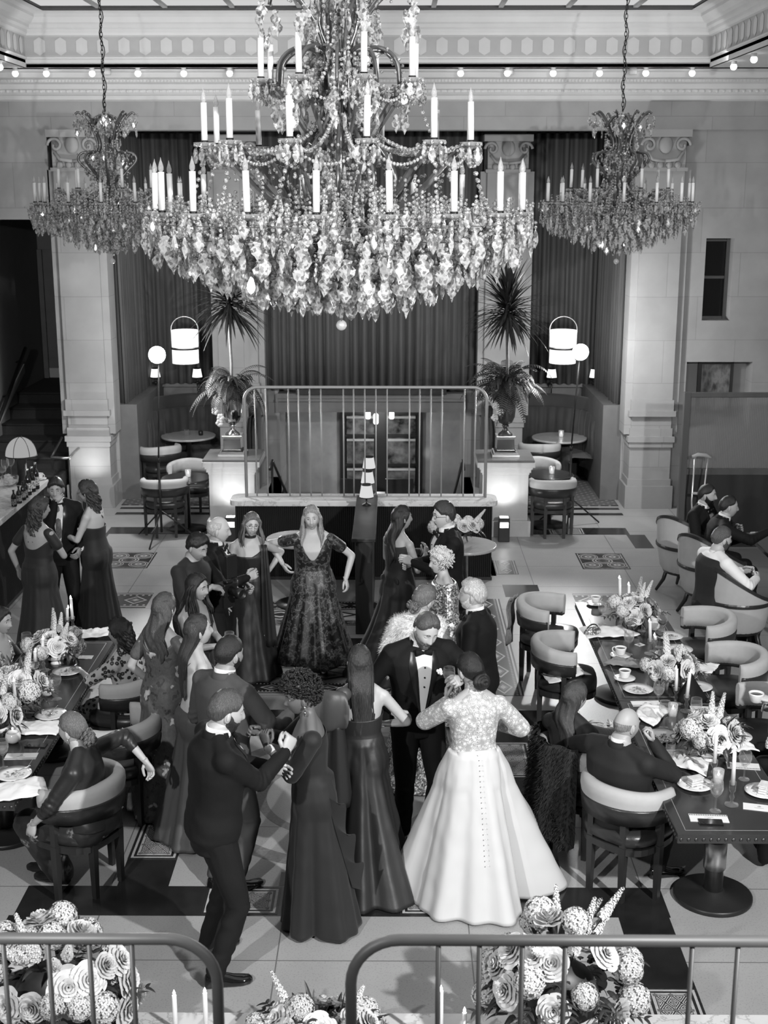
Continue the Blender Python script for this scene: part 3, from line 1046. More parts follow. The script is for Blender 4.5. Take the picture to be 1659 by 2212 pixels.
def flash(px, py, fpx, fpy, lab):
    f = atz(fpx, fpy, 0); h = aty(px, py, f.y)
    e = thing('light_stand', lab, 'light stand', (f.x, f.y, 0))
    top = h.z
    MB().tube([(0, 0, .12), (0, 0, 1.1)], .016, 8).tube([(0, 0, 1.1), (h.x - f.x, 0, top - .1)], .011, 8).lathe([(.022, 1.08), (.022, 1.14)], 10).build('pole', DARKM, e)
    for k in range(3):
        a = R(20 + 120 * k)
        MB().tube([(0, 0, .42), (.48 * math.cos(a), .48 * math.sin(a), .012)], .011, 8).build('leg', DARKM, e)
    MB().box(h.x - f.x - .05, h.x - f.x + .05, -.03, .06, top - .1, top + .05).build('flash_body', mat('black_plastic', .015, .35), e)
    MB().ball((h.x - f.x, -.09, top + .02), .11, 20, 14).build('flash_tube', emis('flash_burst', 1, 45), e)
    ld = bpy.data.lights.new('flash_beam', 'SPOT'); ld.energy = 430; ld.spot_size = R(92); ld.spot_blend = .5; ld.shadow_soft_size = .07
    lo = bpy.data.objects.new('flash_beam', ld); COL.objects.link(lo); lo.parent = e
    lo.location = (h.x - f.x, -.22, top + .02)
    lp = bpy.data.lights.new('flash_spill', 'POINT'); lp.energy = 185; lp.shadow_soft_size = .12
    l2 = bpy.data.objects.new('flash_spill', lp); COL.objects.link(l2); l2.parent = e; l2.location = (h.x - f.x, .14, top + .1)
    d = V((h.x * -.15, 8.0, 1.9)) - V((h.x, f.y, top))
    lo.rotation_euler = d.to_track_quat('-Z', 'Y').to_euler()
flash(342, 768, 350, 1168, 'black tripod light stand with a blazing flash head by the left niche')
flash(1252, 762, 1228, 1136, 'black tripod light stand with a blazing flash head by the right niche')

# ------------------------------------------------------------------ ribbed glass booth screen on the right
e = thing('booth_screen', 'dark wooden booth screen with a ribbed glass upper panel', 'screen', (4.1, 16.6, 0))
m = MB(); m.box(0, .08, -.05, .05, 0, 2.06); m.box(.08, 2.8, -.045, .045, 2.0, 2.055); m.box(.08, 2.8, -.045, .045, .98, 1.06); m.build('frame', mat('screen_wood', .07, .4, var=.2, stretch=(1, 1, .2)), e, None, .004)
MB().box(.08, 2.8, -.03, .03, 0, .98).build('lower_panel', WOODD, e)
m = MB()
vs = []
for k in range(481):
    x = lerp(.08, 2.8, k / 480); y = .012 * abs(math.sin(k * PI / 4))
    vs += [(x, y, 1.06), (x, y, 2.0)]
m.add(vs, [(2 * k, 2 * k + 2, 2 * k + 3, 2 * k + 1) for k in range(480)], 0, True)
m.build('ribbed_glass', glassy('ribbed_glass', .72, .95, .2, .35), e)

# ------------------------------------------------------------------ lamps of the room
def light(name, typ, loc, energy, target=None, **kw):
    ld = bpy.data.lights.new(name, typ); ld.energy = energy
    for k, v in kw.items(): setattr(ld, k, v)
    o = bpy.data.objects.new(name, ld); COL.objects.link(o); o.location = loc
    if target: o.rotation_euler = (V(target) - V(loc)).to_track_quat('-Z', 'Y').to_euler()
    return o
light('balcony_flash_right', 'SPOT', (4.6, 1.5, 5.6), 3500, (-.6, 12, 2.2), spot_size=R(80), spot_blend=.6, shadow_soft_size=.10)
light('balcony_flash_left', 'SPOT', (-3.2, .6, 5.5), 1700, (.6, 14, 3.2), spot_size=R(85), spot_blend=.6, shadow_soft_size=.10)
light('vestibule_light', 'POINT', (.05, 22.2, .55), 28, shadow_soft_size=.12)
light('camera_flash', 'SPOT', (-1.4, .4, 3.7), 900, (0, 9.5, 4.3), spot_size=R(46), spot_blend=.7, shadow_soft_size=.08)
for x in (-2.6, 2.6):
    light('cove_light', 'AREA', (x, 17.2, 6.2), 9, (x, 18.8, 6.6), shape='RECTANGLE', size=4.0, size_y=.1)
wd = bpy.data.worlds.new('world'); SC.world = wd; wd.use_nodes = True
wd.node_tree.nodes['Background'].inputs[0].default_value = (.5, .5, .5, 1)
wd.node_tree.nodes['Background'].inputs[1].default_value = .05
SC.view_settings.view_transform = 'Standard'; SC.view_settings.look = 'None'; SC.view_settings.exposure = 0; SC.view_settings.gamma = 1
cy = SC.cycles
cy.max_bounces = 5; cy.diffuse_bounces = 2; cy.glossy_bounces = 2; cy.transmission_bounces = 2; cy.transparent_max_bounces = 10
cy.caustics_reflective = False; cy.caustics_refractive = False; cy.sample_clamp_indirect = 4
cy.use_adaptive_sampling = True; cy.adaptive_threshold = .02; cy.use_denoising = True
# ================================================================== chandeliers
ARMM = mat('chandelier_arm', .16, .3, .55, var=.2, scale=12)
BRASS = mat('chandelier_frame', .5, .25, .9, var=.15, scale=10)
PAN = glassy('drip_pan_glass', .5, .92, .62, .15)
CANDLE = mat('white_candle_sleeve', .85, .4, var=.03)

def pendant_into(m, p, w, h, a, kind=0, mi=0):
    """flat faceted drop hanging from p, turned by a"""
    if kind == 0:
        out = [(0, 0), (.32, -.12), (.2, -.26), (.5, -.45), (.42, -.66), (.2, -.78), (0, -1), (-.2, -.78), (-.42, -.66), (-.5, -.45), (-.2, -.26), (-.32, -.12)]
    elif kind == 1:
        out = [(0, 0), (.2, -.15), (.36, -.45), (.42, -.65), (.22, -.9), (0, -1), (-.22, -.9), (-.42, -.65), (-.36, -.45), (-.2, -.15)]
    else:
        out = [(0, 0), (.22, -.3), (.28, -.55), (.16, -.85), (0, -1), (-.16, -.85), (-.28, -.55), (-.22, -.3)]
    ca, sa = math.cos(a), math.sin(a)
    n = len(out)
    vs = []
    for u, v in out:
        vs.append((p[0] + ca * u * w, p[1] + sa * u * w, p[2] + v * h))
    for s in (-1, 1):
        for u, v in out:
            uu, vv = u * .55, -.52 + (v + .52) * .6
            vs.append((p[0] + ca * uu * w - sa * s * w * .14, p[1] + sa * uu * w + ca * s * w * .14, p[2] + vv * h))
    fs = []
    for s in (0, 1):
        o = n * (1 + s)
        for k in range(n):
            j = (k + 1) % n
            f = (k, j, o + j, o + k)
            fs.append(f if s else tuple(reversed(f)))
        fs.append(tuple(range(o, o + n)) if not s else tuple(range(o + n - 1, o - 1, -1)))
    m.add(vs, fs, mi)

def bead_string(m, a, b, sag, r, step=None, mi=0):
    a, b = V(a), V(b)
    L = math.sqrt((a - b).length ** 2 + (2 * sag) ** 2)
    n = max(3, int(L / (step or r * 2.15)))
    for k in range(n + 1):
        t = k / n
        p = a.lerp(b, t); p.z -= sag * 4 * t * (1 - t)
        m.ball(p, r, 6, 4, mi)

def chandelier(label, loc, tiers, ribs, rings, inner, zc, pend, top, beadr, seed, group=None, chain=None):
    e = thing('chandelier', label, 'chandelier', loc, 0, group)
    rr = random.Random(seed)
    cs = pend
    allp = []          # (priority, point, w, h, angle, kind)
    beads = MB(); strings = []
    def pol(r, a, z): return V((r * math.cos(a), r * math.sin(a), z))
    cand_me = MB().lathe([(cs * .02 / .15, 0), (cs * .02 / .15, cs * 1.55)], 14).lathe([(cs * .024 / .15, -cs * .12), (cs * .024 / .15, 0.001)], 14, 1).mesh('candle')
    cand_me.materials.append(CANDLE); cand_me.materials.append(DARKM)
    bulb_me = MB().lathe([(.06 * cs, 0), (.11 * cs, .08 * cs), (.115 * cs, .2 * cs), (.07 * cs, .36 * cs), (.03 * cs, .47 * cs), (.006 * cs, .58 * cs)], 10).mesh('flame_bulb')
    bulb_me.materials.append(glassy('bulb_glass', .3, .8, .8))
    pm = MB()
    n = 20
    prof = [(.06, -.16), (.12, -.14), (.3, -.08), (.46, .06)]
    ringsP = []
    for r_, z in prof + [(.44, .07), (.28, -.04), (.1, -.09)]:
        ringsP.append([((r_ * cs * (1 + (.07 * (-1) ** j if r_ > .4 else 0))) * math.cos(2 * PI * j / n), (r_ * cs * (1 + (.07 * (-1) ** j if r_ > .4 else 0))) * math.sin(2 * PI * j / n), z * cs) for j in range(n)])
    pm.loft(ringsP, 0, False, (True, True))
    pan_me = pm.mesh('drip_pan'); pan_me.materials.append(PAN)
    prev = None
    for ti, (r, z, num, ph, arm) in enumerate(tiers):
        am = MB()
        am.tube(curve([(x, 0, y) for x, y in arm]), cs * .075, 6, 0, False, flat=1.9)
        arm_me = am.mesh('arm'); arm_me.materials.append(ARMM)
        tips = []
        for k in range(num):
            a = ph + 2 * PI * k / num
            p = pol(r, a, z); tips.append(p)
            link('arm', arm_me, e, None, rot=(0, 0, a))
            pn_ = link('drip_pan', pan_me, e, p + V((0, 0, -cs * .05)))
            c_ = link('candle', cand_me, e, p + V((0, 0, cs * .1)), rot=(rr.uniform(-.02, .02), rr.uniform(-.02, .02), 0))
            link('flame_bulb', bulb_me, c_, (0, 0, cs * 1.55))
            for j in range(7):
                b = 2 * PI * j / 7
                q = p + V((cs * .43 * math.cos(b), cs * .43 * math.sin(b), -cs * .08))
                beads.ball(q, beadr * .8, 6, 4)
                allp.append((.5 if q.y < .3 else .1, q - V((0, 0, beadr)), cs * .42, cs * rr.uniform(.6, .8), rr.uniform(0, PI), rr.choice((0, 1, 1))))
            # beads and hung strings along the arm
            for t in range(3, len(arm)):
                q = pol(arm[t][0], a, arm[t][1])
                for _ in range(7):
                    beads.ball(q + V((rr.uniform(-.06, .06), rr.uniform(-.06, .06), rr.uniform(-.1, .03))) * (cs / .15), beadr * rr.uniform(.6, 1), 6, 4)
        for k in range(num):
            s = MB(); bead_string(s, tips[k] + V((0, 0, -cs * .2)), tips[(k + 1) % num] + V((0, 0, -cs * .2)), cs * .75, beadr * .8); strings.append(s)
            s = MB(); q = tips[k] * .93; q.z = z - cs * .1
            bead_string(s, q, pol(.1, ph + 2 * PI * k / num, z + cs * (1.6 if ti == 0 else 1.2)), cs * (1.2 if ti == 0 else .8), beadr); strings.append(s)
        if prev:
            for k in range(num):
                s = MB(); q = min(prev, key=lambda w: (w - tips[k]).length)
                bead_string(s, tips[k] + V((0, 0, -cs * .2)), V(q) + V((0, 0, -cs * .1)) - V((q.x, q.y, 0)) * .1, cs * 1.0, beadr); strings.append(s)
        prev = tips
    for (path, num, rad) in ribs:
        rm = MB(); rm.tube(curve([(x, 0, y) for x, y in path]), rad, 6, 0, True, flat=1.4)
        me = rm.mesh('scroll_rib'); me.materials.append(BRASS if rad < cs * .07 else ARMM)
        for k in range(num):
            a = 2 * PI * (k + .5) / num
            link('scroll_rib', me, e, None, rot=(0, 0, a))
            for x, y in path:
                q = pol(x, a, y)
                for _ in range(3): beads.ball(q + V((rr.uniform(-.3, .3), rr.uniform(-.3, .3), rr.uniform(-.35, .1))) * cs, beadr * .75, 6, 4)
            q = pol(path[-1][0], a, path[-1][1])
            for j in range(4):
                allp.append((.3, q + V((rr.uniform(-.35, .35), rr.uniform(-.35, .35), -.15 - j * .35)) * cs, cs * .5, cs * .8, rr.uniform(0, PI), 0))
    # hanging rings of drops
    for (r, z, num, s) in rings:
        for k in range(num):
            a = 2 * PI * (k + rr.uniform(-.2, .2)) / num
            q = pol(r * rr.uniform(.97, 1.02), a, z + rr.uniform(-.03, .03))
            L = rr.randint(1, 3)
            for j in range(L): beads.ball(q + V((0, 0, beadr * 2 * (j + .3))), beadr * .8, 6, 4)
            allp.append((2 - math.sin(a), q, cs * s * rr.uniform(.5, .72), cs * s * rr.uniform(.8, 1.2), a + PI / 2 + rr.uniform(-.9, .9), rr.choice((0, 0, 0, 1, 2))))
            for _ in range(2):
                q2 = pol(r * rr.uniform(.86, 1.04), a + rr.uniform(-.08, .08), z + rr.uniform(.02, .16))
                beads.ball(q2, beadr * rr.uniform(.7, 1.1), 6, 4); beads.ball(q2 + V((rr.uniform(-.04, .04), rr.uniform(-.04, .04), beadr * 2)), beadr * rr.uniform(.6, 1), 6, 4)
                allp.append((.15, q2, cs * rr.uniform(.35, .55), cs * rr.uniform(.5, .8), rr.uniform(0, PI), rr.choice((0, 1))))
        m = MB(); m.tube([pol(r, 2 * PI * k / 48, z + .05) for k in range(48)], cs * .016, 5, closed=True)
        m.build('hoop', ARMM, e)
    # inner strings filling the basket
    for _ in range(inner):
        a = rr.uniform(0, 2 * PI); u = rr.random() ** .6
        rmax = rings[0][0] * .97
        r = u * rmax
        zt = tiers[0][1] + cs * rr.uniform(-.5, .6) + (1 - u) * cs * rr.uniform(0, 1.5)
        n_ = rr.randint(3, 8)
        for j in range(n_): beads.ball(pol(r, a, zt - j * beadr * 2.1), beadr * rr.uniform(.7, 1.0), 6, 4)
        allp.append((.2, pol(r, a, zt - n_ * beadr * 2.1), cs * .5, cs * rr.uniform(.7, 1), rr.uniform(0, PI), rr.choice((0, 1))))
    # column of drops up the stem
    for _ in range(inner // 2):
        z = rr.uniform(zc, top); a = rr.uniform(0, 2 * PI); r = rr.uniform(.04, .26) * (cs / .15)
        for j in range(rr.randint(1, 5)): beads.ball(pol(r, a, z - j * beadr * 2.1), beadr * .9, 6, 4)
        allp.append((.1, pol(r, a, z - .08), cs * .5, cs * .8, rr.uniform(0, PI), rr.choice((0, 1))))
    allp.sort(key=lambda t: -t[0])
    for pr_, q, w, h, a, k in allp[:96]:
        m = MB(); pendant_into(m, (0, 0, 0), w, h, a, k); m.octa((0, 0, .01), beadr * .6)
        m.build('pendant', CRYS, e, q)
    m = MB()
    for pr_, q, w, h, a, k in allp[96:]: pendant_into(m, q, w, h, a, k)
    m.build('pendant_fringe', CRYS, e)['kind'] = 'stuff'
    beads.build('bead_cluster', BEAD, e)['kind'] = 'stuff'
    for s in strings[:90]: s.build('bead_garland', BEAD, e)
    m = MB(); m.lathe([(.02, zc - .1), (.05, zc), (.03, zc + .1), (.022, zc + .2), (.022, top - .1), (.06, top - .05), (.02, top)], 14); m.build('stem', STEEL, e)
    m = MB(); m.ball((0, 0, rings[-1][1] - cs * 1.45), cs * .24, 16, 12); m.build('ball_finial', glassy('finial_glass', .4, .9, .9), e)
    if chain:
        m = MB(); z = top; k = 0
        while z < chain:
            c = V((0, 0, z + .03)); pts = []
            for j in range(10):
                a = 2 * PI * j / 10
                x = .014 * math.cos(a); y = .032 * math.sin(a)
                pts.append((c.x + (x if k % 2 else 0), c.y + (0 if k % 2 else x), c.z + y))
            m.tube(pts, .0045, 5, closed=True); z += .048; k += 1
        m.build('chain', DARKM, e)
        MB().tube([(.03 * math.sin(j * .9), -.01, lerp(top, chain, j / 30)) for j in range(31)], .006, 6).build('cord', DARKM, e)
    else:
        MB().tube([(0, 0, top - .1), (0, 0, 7.1)], .03, 10).build('rod', DARKM, e)
    return e

chandelier('huge tiered crystal chandelier of white candle tubes hanging over the dancers', (0, 8.8, 0),
    [(1.21, 4.45, 18, .1, [(.1, 4.32), (.35, 4.15), (.65, 4.14), (.92, 4.24), (1.1, 4.38), (1.21, 4.41)]),
     (.88, 4.88, 12, .22, [(.1, 4.46), (.3, 4.44), (.52, 4.56), (.7, 4.74), (.8, 4.83), (.88, 4.84)]),
     (.52, 5.27, 8, .33, [(.08, 4.85), (.2, 4.9), (.32, 5.06), (.42, 5.2), (.48, 5.235), (.52, 5.235)])],
    [([(.05, 4.36), (.28, 4.46), (.38, 4.66), (.27, 4.86), (.14, 5.0), (.1, 5.2), (.12, 5.36)], 10, .013),
     ([(.08, 5.38), (.18, 5.46), (.3, 5.46), (.39, 5.38), (.41, 5.24)], 10, .011),
     ([(.1, 5.36), (.11, 5.5), (.2, 5.68), (.34, 5.82), (.46, 5.84), (.5, 5.76)], 8, .012),
     ([(.07, 5.34), (.05, 5.42), (.13, 5.62), (.1, 5.9)], 8, .01)],
    [(1.27, 4.33, 62, .95), (1.17, 4.24, 52, 1.05), (1.04, 4.18, 50, 1.1), (.9, 4.12, 46, 1.1), (.76, 4.07, 42, 1.1), (.62, 4.02, 36, 1.1), (.48, 3.985, 30, 1.1), (.34, 3.955, 24, 1.05), (.2, 3.93, 16, 1.0), (.08, 3.92, 7, 1.0)],
    420, 4.02, .15, 5.95, .0145, 3)
SMALL = dict(
    tiers=[(.85, 4.445, 14, .12, [(.08, 4.38), (.25, 4.24), (.46, 4.22), (.66, 4.3), (.78, 4.4), (.85, 4.41)]),
           (.57, 4.6, 7, .5, [(.08, 4.42), (.2, 4.4), (.34, 4.44), (.47, 4.53), (.57, 4.56)])],
    ribs=[([(.06, 4.4), (.2, 4.44), (.12, 4.56), (.1, 4.66), (.22, 4.8), (.33, 4.92), (.3, 5.0), (.2, 5.02)], 8, .012),
          ([(.13, 5.02), (.1, 5.1), (.14, 5.24), (.22, 5.38), (.3, 5.46), (.34, 5.44)], 8, .011),
          ([(.2, 5.3), (.12, 5.4), (.03, 5.44)], 8, .01)],
    rings=[(.9, 4.28, 46, .9), (.8, 4.22, 40, .9), (.68, 4.15, 38, .9), (.55, 4.1, 32, .9), (.42, 4.05, 26, .9), (.29, 4.01, 20, .9), (.16, 3.98, 12, .9), (.05, 3.96, 5, .9)],
    inner=230, zc=4.02, pend=.135, top=5.47, beadr=.0145)
c1 = chandelier('smaller crystal chandelier on a long chain beside the slit window', (3.0, 15.7, 0), seed=5, group=None, chain=7.1, **SMALL)
c2 = dup(c1, (-3.0, 15.7, 0), 2.9, 'smaller crystal chandelier on a long chain above the bar stair')
# ================================================================== furniture
def arc_pt(a, rx, ry): return V((rx * math.cos(a), -ry * math.sin(a), 0))

def make_chair():
    e = thing('dining_chair', '', 'chair')
    m = MB(); n = 28
    def seat_ring(s, z):
        out = []
        for k in range(n):
            a = 2 * PI * k / n
            c_, s_ = math.cos(a), math.sin(a)
            x = .27 * s * math.copysign(abs(c_) ** .6, c_); y = .26 * s * math.copysign(abs(s_) ** (.55 if s_ > 0 else .85), s_)
            out.append((x, y + .01, z))
        return out
    m.loft([seat_ring(.93, .40), seat_ring(1, .42), seat_ring(1.01, .46), seat_ring(.96, .492), seat_ring(.8, .508), seat_ring(.4, .514)], 0, True)
    m.build('seat', LEATHER, e)
    m = MB(); m.loft([seat_ring(.96, .345), seat_ring(.99, .35), seat_ring(.99, .395), seat_ring(.94, .40)], 0, False); m.build('seat_frame', WOODD, e)
    # pale padded backrest running round into short arms
    def prof(t):
        d = 1 - smooth01(abs(t - .5) * 2) * .16
        z1 = .62 + .20 * d
        return z1
    rows = []; N_ = 36
    for k in range(N_ + 1):
        t = k / N_; a = lerp(R(-12), R(192), t)
        z1 = prof(t); z0 = .60
        th = .034
        endt = min(t, 1 - t) * N_
        sh = .55 if endt < .5 else 1
        row = []
        for (dr, z) in ((-.028, z0), (-.036, lerp(z0, z1, .4)), (-.04, z1 - .035), (-.028, z1 - .008), (0, z1), (.03, z1 - .008), (.046, z1 - .035), (.048, z1 - .075), (.036, lerp(z0, z1, .3)), (.03, z0)):
            row.append(arc_pt(a, .285 + dr * sh, .285 + dr * sh) + V((0, .02, z)))
        rows.append(row)
    MB().loft(rows, 0, True).build('backrest', UPHOL, e)
    rows = []
    for k in range(N_ + 1):
        t = k / N_; a = lerp(R(-10), R(190), t)
        rows.append([arc_pt(a, .285 + dr, .285 + dr) + V((0, .02, z)) for dr, z in ((-.03, .575), (.034, .575), (.046, lerp(.6, prof(t), .36)), (.04, lerp(.6, prof(t), .46)), (.0, .66), (-.028, .61))])
    MB().loft(rows, 0, True).build('back_band', LEATHER, e)
    for a in (R(8), R(62), R(118), R(172)):
        p = arc_pt(a, .275, .265) + V((0, .015, 0)); t = p.normalized()
        m = MB()
        for z0, z1, w0, w1 in ((0, .05, .017, .018), (.05, .40, .018, .024),):
            m.loft([[(p.x * (1 + .0) + dx * w, p.y + dy * w, z) for dx, dy in ((-1, -1), (1, -1), (1, 1), (-1, 1))] for z, w in ((z0, w0), (z1, w1))], 0, False)
        m.build('leg', WOODD, e)
        MB().box(p.x - .022, p.x + .022, p.y - .02, p.y + .02, .39, .6).build('back_post', WOODD, e)
    return e
CH = make_chair()
used = [False]
def chair(px, py, rz, lab, z=.82, grp='barrel dining chairs', xy=None):
    p = V(xy) if xy else atz(px, py, z)
    if not used[0]:
        used[0] = True
        o = CH; o.location = (p[0], p[1], 0); o.rotation_euler = (0, 0, R(rz)); o['label'] = lab; o['group'] = grp
        return o
    return dup(CH, (p[0], p[1], 0), R(rz), lab, grp)

# chair centres come from the middle of each seat; the facing is the way a sitter would look
chair(0, 0, -112, 'pale barrel chair with a fringed shawl over its arm, beyond the black-suited old man', xy=(1.84, 11.78))
chair(0, 0, -96, 'pale barrel chair with a white napkin on its seat, at the long table edge', xy=(1.86, 10.66))
chair(0, 0, -28, 'pale barrel chair with the dark fur coat hung over it', xy=(1.69, 8.55))
chair(0, 0, -45, 'pale barrel chair under the bald seated man', xy=(1.93, 7.98))
chair(0, 0, 100, 'empty pale barrel chair across the right table, next to the big shell chairs', xy=(3.20, 11.36))
chair(0, 0, 105, 'empty pale barrel chair across the right table, second from the shell chairs', xy=(3.22, 10.38))
chair(0, 0, 100, 'pale barrel chair cut by the right frame edge beside the hand with a cup', xy=(3.22, 9.42))
chair(0, 0, 62, 'pale barrel chair under the seated woman with the low blonde bun', xy=(-1.76, 7.98))
chair(0, 0, 70, 'empty pale barrel chair between the bun woman and the floral dress', xy=(-1.68, 8.97))
chair(0, 0, 75, 'pale barrel chair under the woman in leopard print', xy=(-1.82, 9.88))
GN = 'chairs at the niche tables'
chair(355, 1075, 10, 'pale-backed chair at the dark niche table, in front of the left light stand', .8, GN, xy=(-2.76, 17.2))
chair(400, 1000, 188, 'pale-backed chair on the far side of the dark round table in the stair-side niche', .8, GN, xy=(-2.56, 18.15))
chair(1185, 1065, 4, 'pale-backed chair seen from behind at the dark niche table by the right pedestal', .8, GN, xy=(2.52, 17.2))
chair(1178, 1000, 178, 'pale-backed chair on the far side of the dark round table in the right niche', .8, GN, xy=(2.44, 18.3))
chair(315, 965, 30, 'pale-backed chair half hidden behind the left light stand by the booth', .8, GN, xy=(-3.22, 19.5))
chair(1205, 955, 0, 'pale-backed chair tucked against the marble round table in the right booth', .8, GN, xy=(2.62, 19.75))

# round tables
def round_table(x, y, r, lab, topm, z=.74):
    e = thing('round_table', lab, 'table', (x, y, 0))
    MB().lathe([(r - .01, z - .035), (r, z - .03), (r, z - .005), (r - .008, z)], 40).build('tabletop', topm, e)
    MB().lathe([(.045, .03), (.045, z - .05), (.12, z - .04)], 16).build('column', STEEL, e)
    MB().lathe([(.26, 0), (.26, .018), (.05, .035)], 32).build('base', DARKM, e)
PALE = mat('pale_marble_top', .36, .2, var=.2, scale=3); DTOP = mat('dark_tabletop', .03, .18, var=.2)
tabs = {}
for px, py, r, lab, m_ in ((407, 940, .44, 'round pale-topped table in the curved booth by the stair', PALE), (1208, 944, .44, 'round pale-topped table in the right-hand curved booth', PALE),
                           (402, 1031, .34, 'small dark round table in the niche behind the left light stand', DTOP), (1187, 1024, .34, 'small dark round table in the niche behind the right pedestal', DTOP)):
    p = atz(px, py, .74); round_table(p.x, p.y, r, lab, m_); tabs[px] = p
p = (.98, 13.2)
round_table(1.14, 13.85, .36, 'pale round cocktail table against the fluted partition behind the man in glasses', PALE, .78)
round_table(-.72, 14.1, .36, 'pale round cocktail table against the fluted partition behind the blonde woman', PALE, .78)

def votive(p, lab, grp=None, s=1.0):
    e = thing('votive_candle', lab, 'candle', p, 0, grp)
    MB().lathe([(.03 * s, 0), (.034 * s, .085 * s), (.031 * s, .085 * s), (.027 * s, .008 * s)], 16, caps=(True, True)).build('holder', glassy('votive_glass', .25, .8, .8), e)
    MB().lathe([(.025 * s, .008 * s), (.025 * s, .045 * s)], 12).build('wax', emis('lit_wax', .9, 1.6), e)
    MB().lathe([(.004, .046 * s), (.007, .055 * s), (.001, .075 * s)], 8).build('flame', FLAME, e)
    return e
for px, py, k, lab in ((406, 1022, 402, 'votive candle on the dark niche table by the left stand'), (1186, 1024, 1187, 'votive candle on the dark niche table by the right pedestal'),
                       (1209, 946, 1208, 'votive candle in the middle of the right booth table')):
    votive((tabs[k].x + .03, tabs[k].y, .74), lab, None, 1.25)
e = thing('tumbler', 'clear tumbler on the pale booth table by the stair', 'glass', (tabs[407].x - .02, tabs[407].y - .05, .74))
MB().lathe([(.03, 0), (.038, .1), (.035, .1), (.027, .006)], 16).build('bowl', GLASS, e)
e = MB().lathe([(.035, 0), (.038, .07)], 14).build('dark_cup', DARKM, None, (tabs[407].x + .2, tabs[407].y, .74)); tag(e, 'small black cup on the pale booth table by the stair', 'cup')

# curved banquettes
def banquette(s, lab):
    cx, cy = s * 2.72, 20.2
    e = thing('banquette', lab, 'booth seat', (cx, cy, 0))
    N_ = 120
    def arc(r, z, rip=0, ry=None):
        out = []
        for k in range(N_ + 1):
            a = lerp(R(-14), R(194), k / N_)
            rr = r + rip * abs(math.sin(k * PI / 6))
            out.append((rr * math.cos(a), rr * 1.16 * math.sin(a), z))
        return out
    VEL = mat('booth_velvet', .035, .8, var=.15, sheen=.15)
    MB().loft([arc(.98, 0), arc(.98, 1.28), arc(.95, 1.33), arc(.88, 1.34), arc(.84, 1.30), arc(.84, 1.14), ], 0, True, (False, False), False).build('back_shell', VEL, e)
    MB().loft([arc(.85, 1.14), arc(.83, 1.12, -.035), arc(.80, .9, -.035), arc(.80, .5, -.035), arc(.85, .46)], 0, True, (False, False), False).build('channelled_back', VEL, e)
    MB().loft([arc(.86, .49), arc(.5, .49), arc(.44, .47), arc(.42, .42), arc(.44, .36), arc(.46, .02)], 0, True, (False, False), False).build('seat', VEL, e)
    return e
banquette(-1, 'dark channelled velvet booth seat curving round the table by the stair')
banquette(1, 'dark channelled velvet booth seat curving round the right niche table')

# bar counter
e = thing('bar_counter', 'long bar counter with a pale marble top and dark fluted front', 'bar', (-4.4, 13.6, 0))
m = MB(); m.box(-.7, .4, -2.2, 2.05, 0, 1.03)
vs = []; N_ = 4 * 120
for k in range(N_ + 1):
    y = lerp(-2.2, 2.05, k / N_); x = .41 + .012 * abs(math.sin(k * PI / 4)); vs += [(x, y, .06), (x, y, 1.03)]
m.add(vs, [(2 * k, 2 * k + 2, 2 * k + 3, 2 * k + 1) for k in range(N_)], 0)
m.build('fluted_front', FLUTE, e)
MB().box(-.75, .47, -2.25, 2.1, 1.03, 1.10).build('marble_top', MARBLE, e, None, .008)
ZB = 1.10
def bottle(px, py, h, r, lab, glassm, labelc=.6, xy=None):
    p = atz(px, py, ZB)
    e = thing('bottle', lab, 'bottle', (p.x, p.y, ZB), rnd.uniform(0, 6), 'bottles on the bar')
    MB().lathe([(r * .95, 0), (r, .01), (r, h * .58), (r * .8, h * .68), (r * .34, h * .78), (r * .32, h * .96), (r * .38, h * .96), (r * .38, h)], 16).build('glass_body', glassm, e)
    MB().lathe([(r * 1.02, h * .15), (r * 1.02, h * .48)], 16, caps=(False, False)).build('paper_label', pattern('bottle_label_%d' % int(labelc * 10), lambda t: t.ramp(t.noise(60, 2), [(.45, labelc), (.55, labelc * .2)])), e)
    MB().lathe([(r * .4, h * .94), (r * .4, h * 1.01)], 12).build('cap', SILVER if h > .28 else DARKM, e)
BG = mat('bottle_dark_glass', .012, .08, var=0, coat=.3)
for a in ((31, 1094, .19, .032, 'small dark bottle at the front end of the bar bottle row'), (42, 1087, .20, .032, 'small dark bottle second from the front in the bar row'), (51, 1080, .22, .03, 'small dark bottle third from the front in the bar row'), (56, 1075, .22, .03, 'small dark bottle just before the foil-topped one'),
          (62, 1069, .31, .04, 'foil-topped bottle with a pale label on the bar'), (71, 1062, .30, .038, 'dark bottle with a tilted pale label behind the foil-topped one'), (79, 1056, .32, .038, 'tallest dark bottle with a square white label, next to the cup')):
    bottle(*a, BG, .65 if a[2] > .25 else .25)

def cup(p, lab, rz=0, saucer=True, s=1.0, grp='cups and saucers', coffee=True):
    e = thing('coffee_cup', lab, 'cup', p, rz, grp)
    z0 = .014 * s if saucer else 0
    MB().lathe([(.022 * s, z0), (.03 * s, z0 + .008 * s), (.042 * s, z0 + .05 * s), (.043 * s, z0 + .058 * s), (.039 * s, z0 + .058 * s), (.026 * s, z0 + .012 * s)], 20).build('bowl', CHINA, e)
    MB().tube([(.04 * s + .024 * s * math.sin(a), 0, z0 + .033 * s + .02 * s * math.cos(a)) for a in [PI * k / 8 for k in range(9)]], .0045 * s, 6).build('handle', CHINA, e)
    if saucer: MB().lathe([(.035 * s, 0), (.075 * s, .012 * s), (.076 * s, .015 * s), (.04 * s, .006 * s)], 24).build('saucer', CHINA, e)
    if coffee: MB().lathe([(.036 * s, z0 + .045 * s), (.036 * s, z0 + .047 * s)], 20).build('coffee', mat('coffee', .05, .1, var=0), e)
    return e
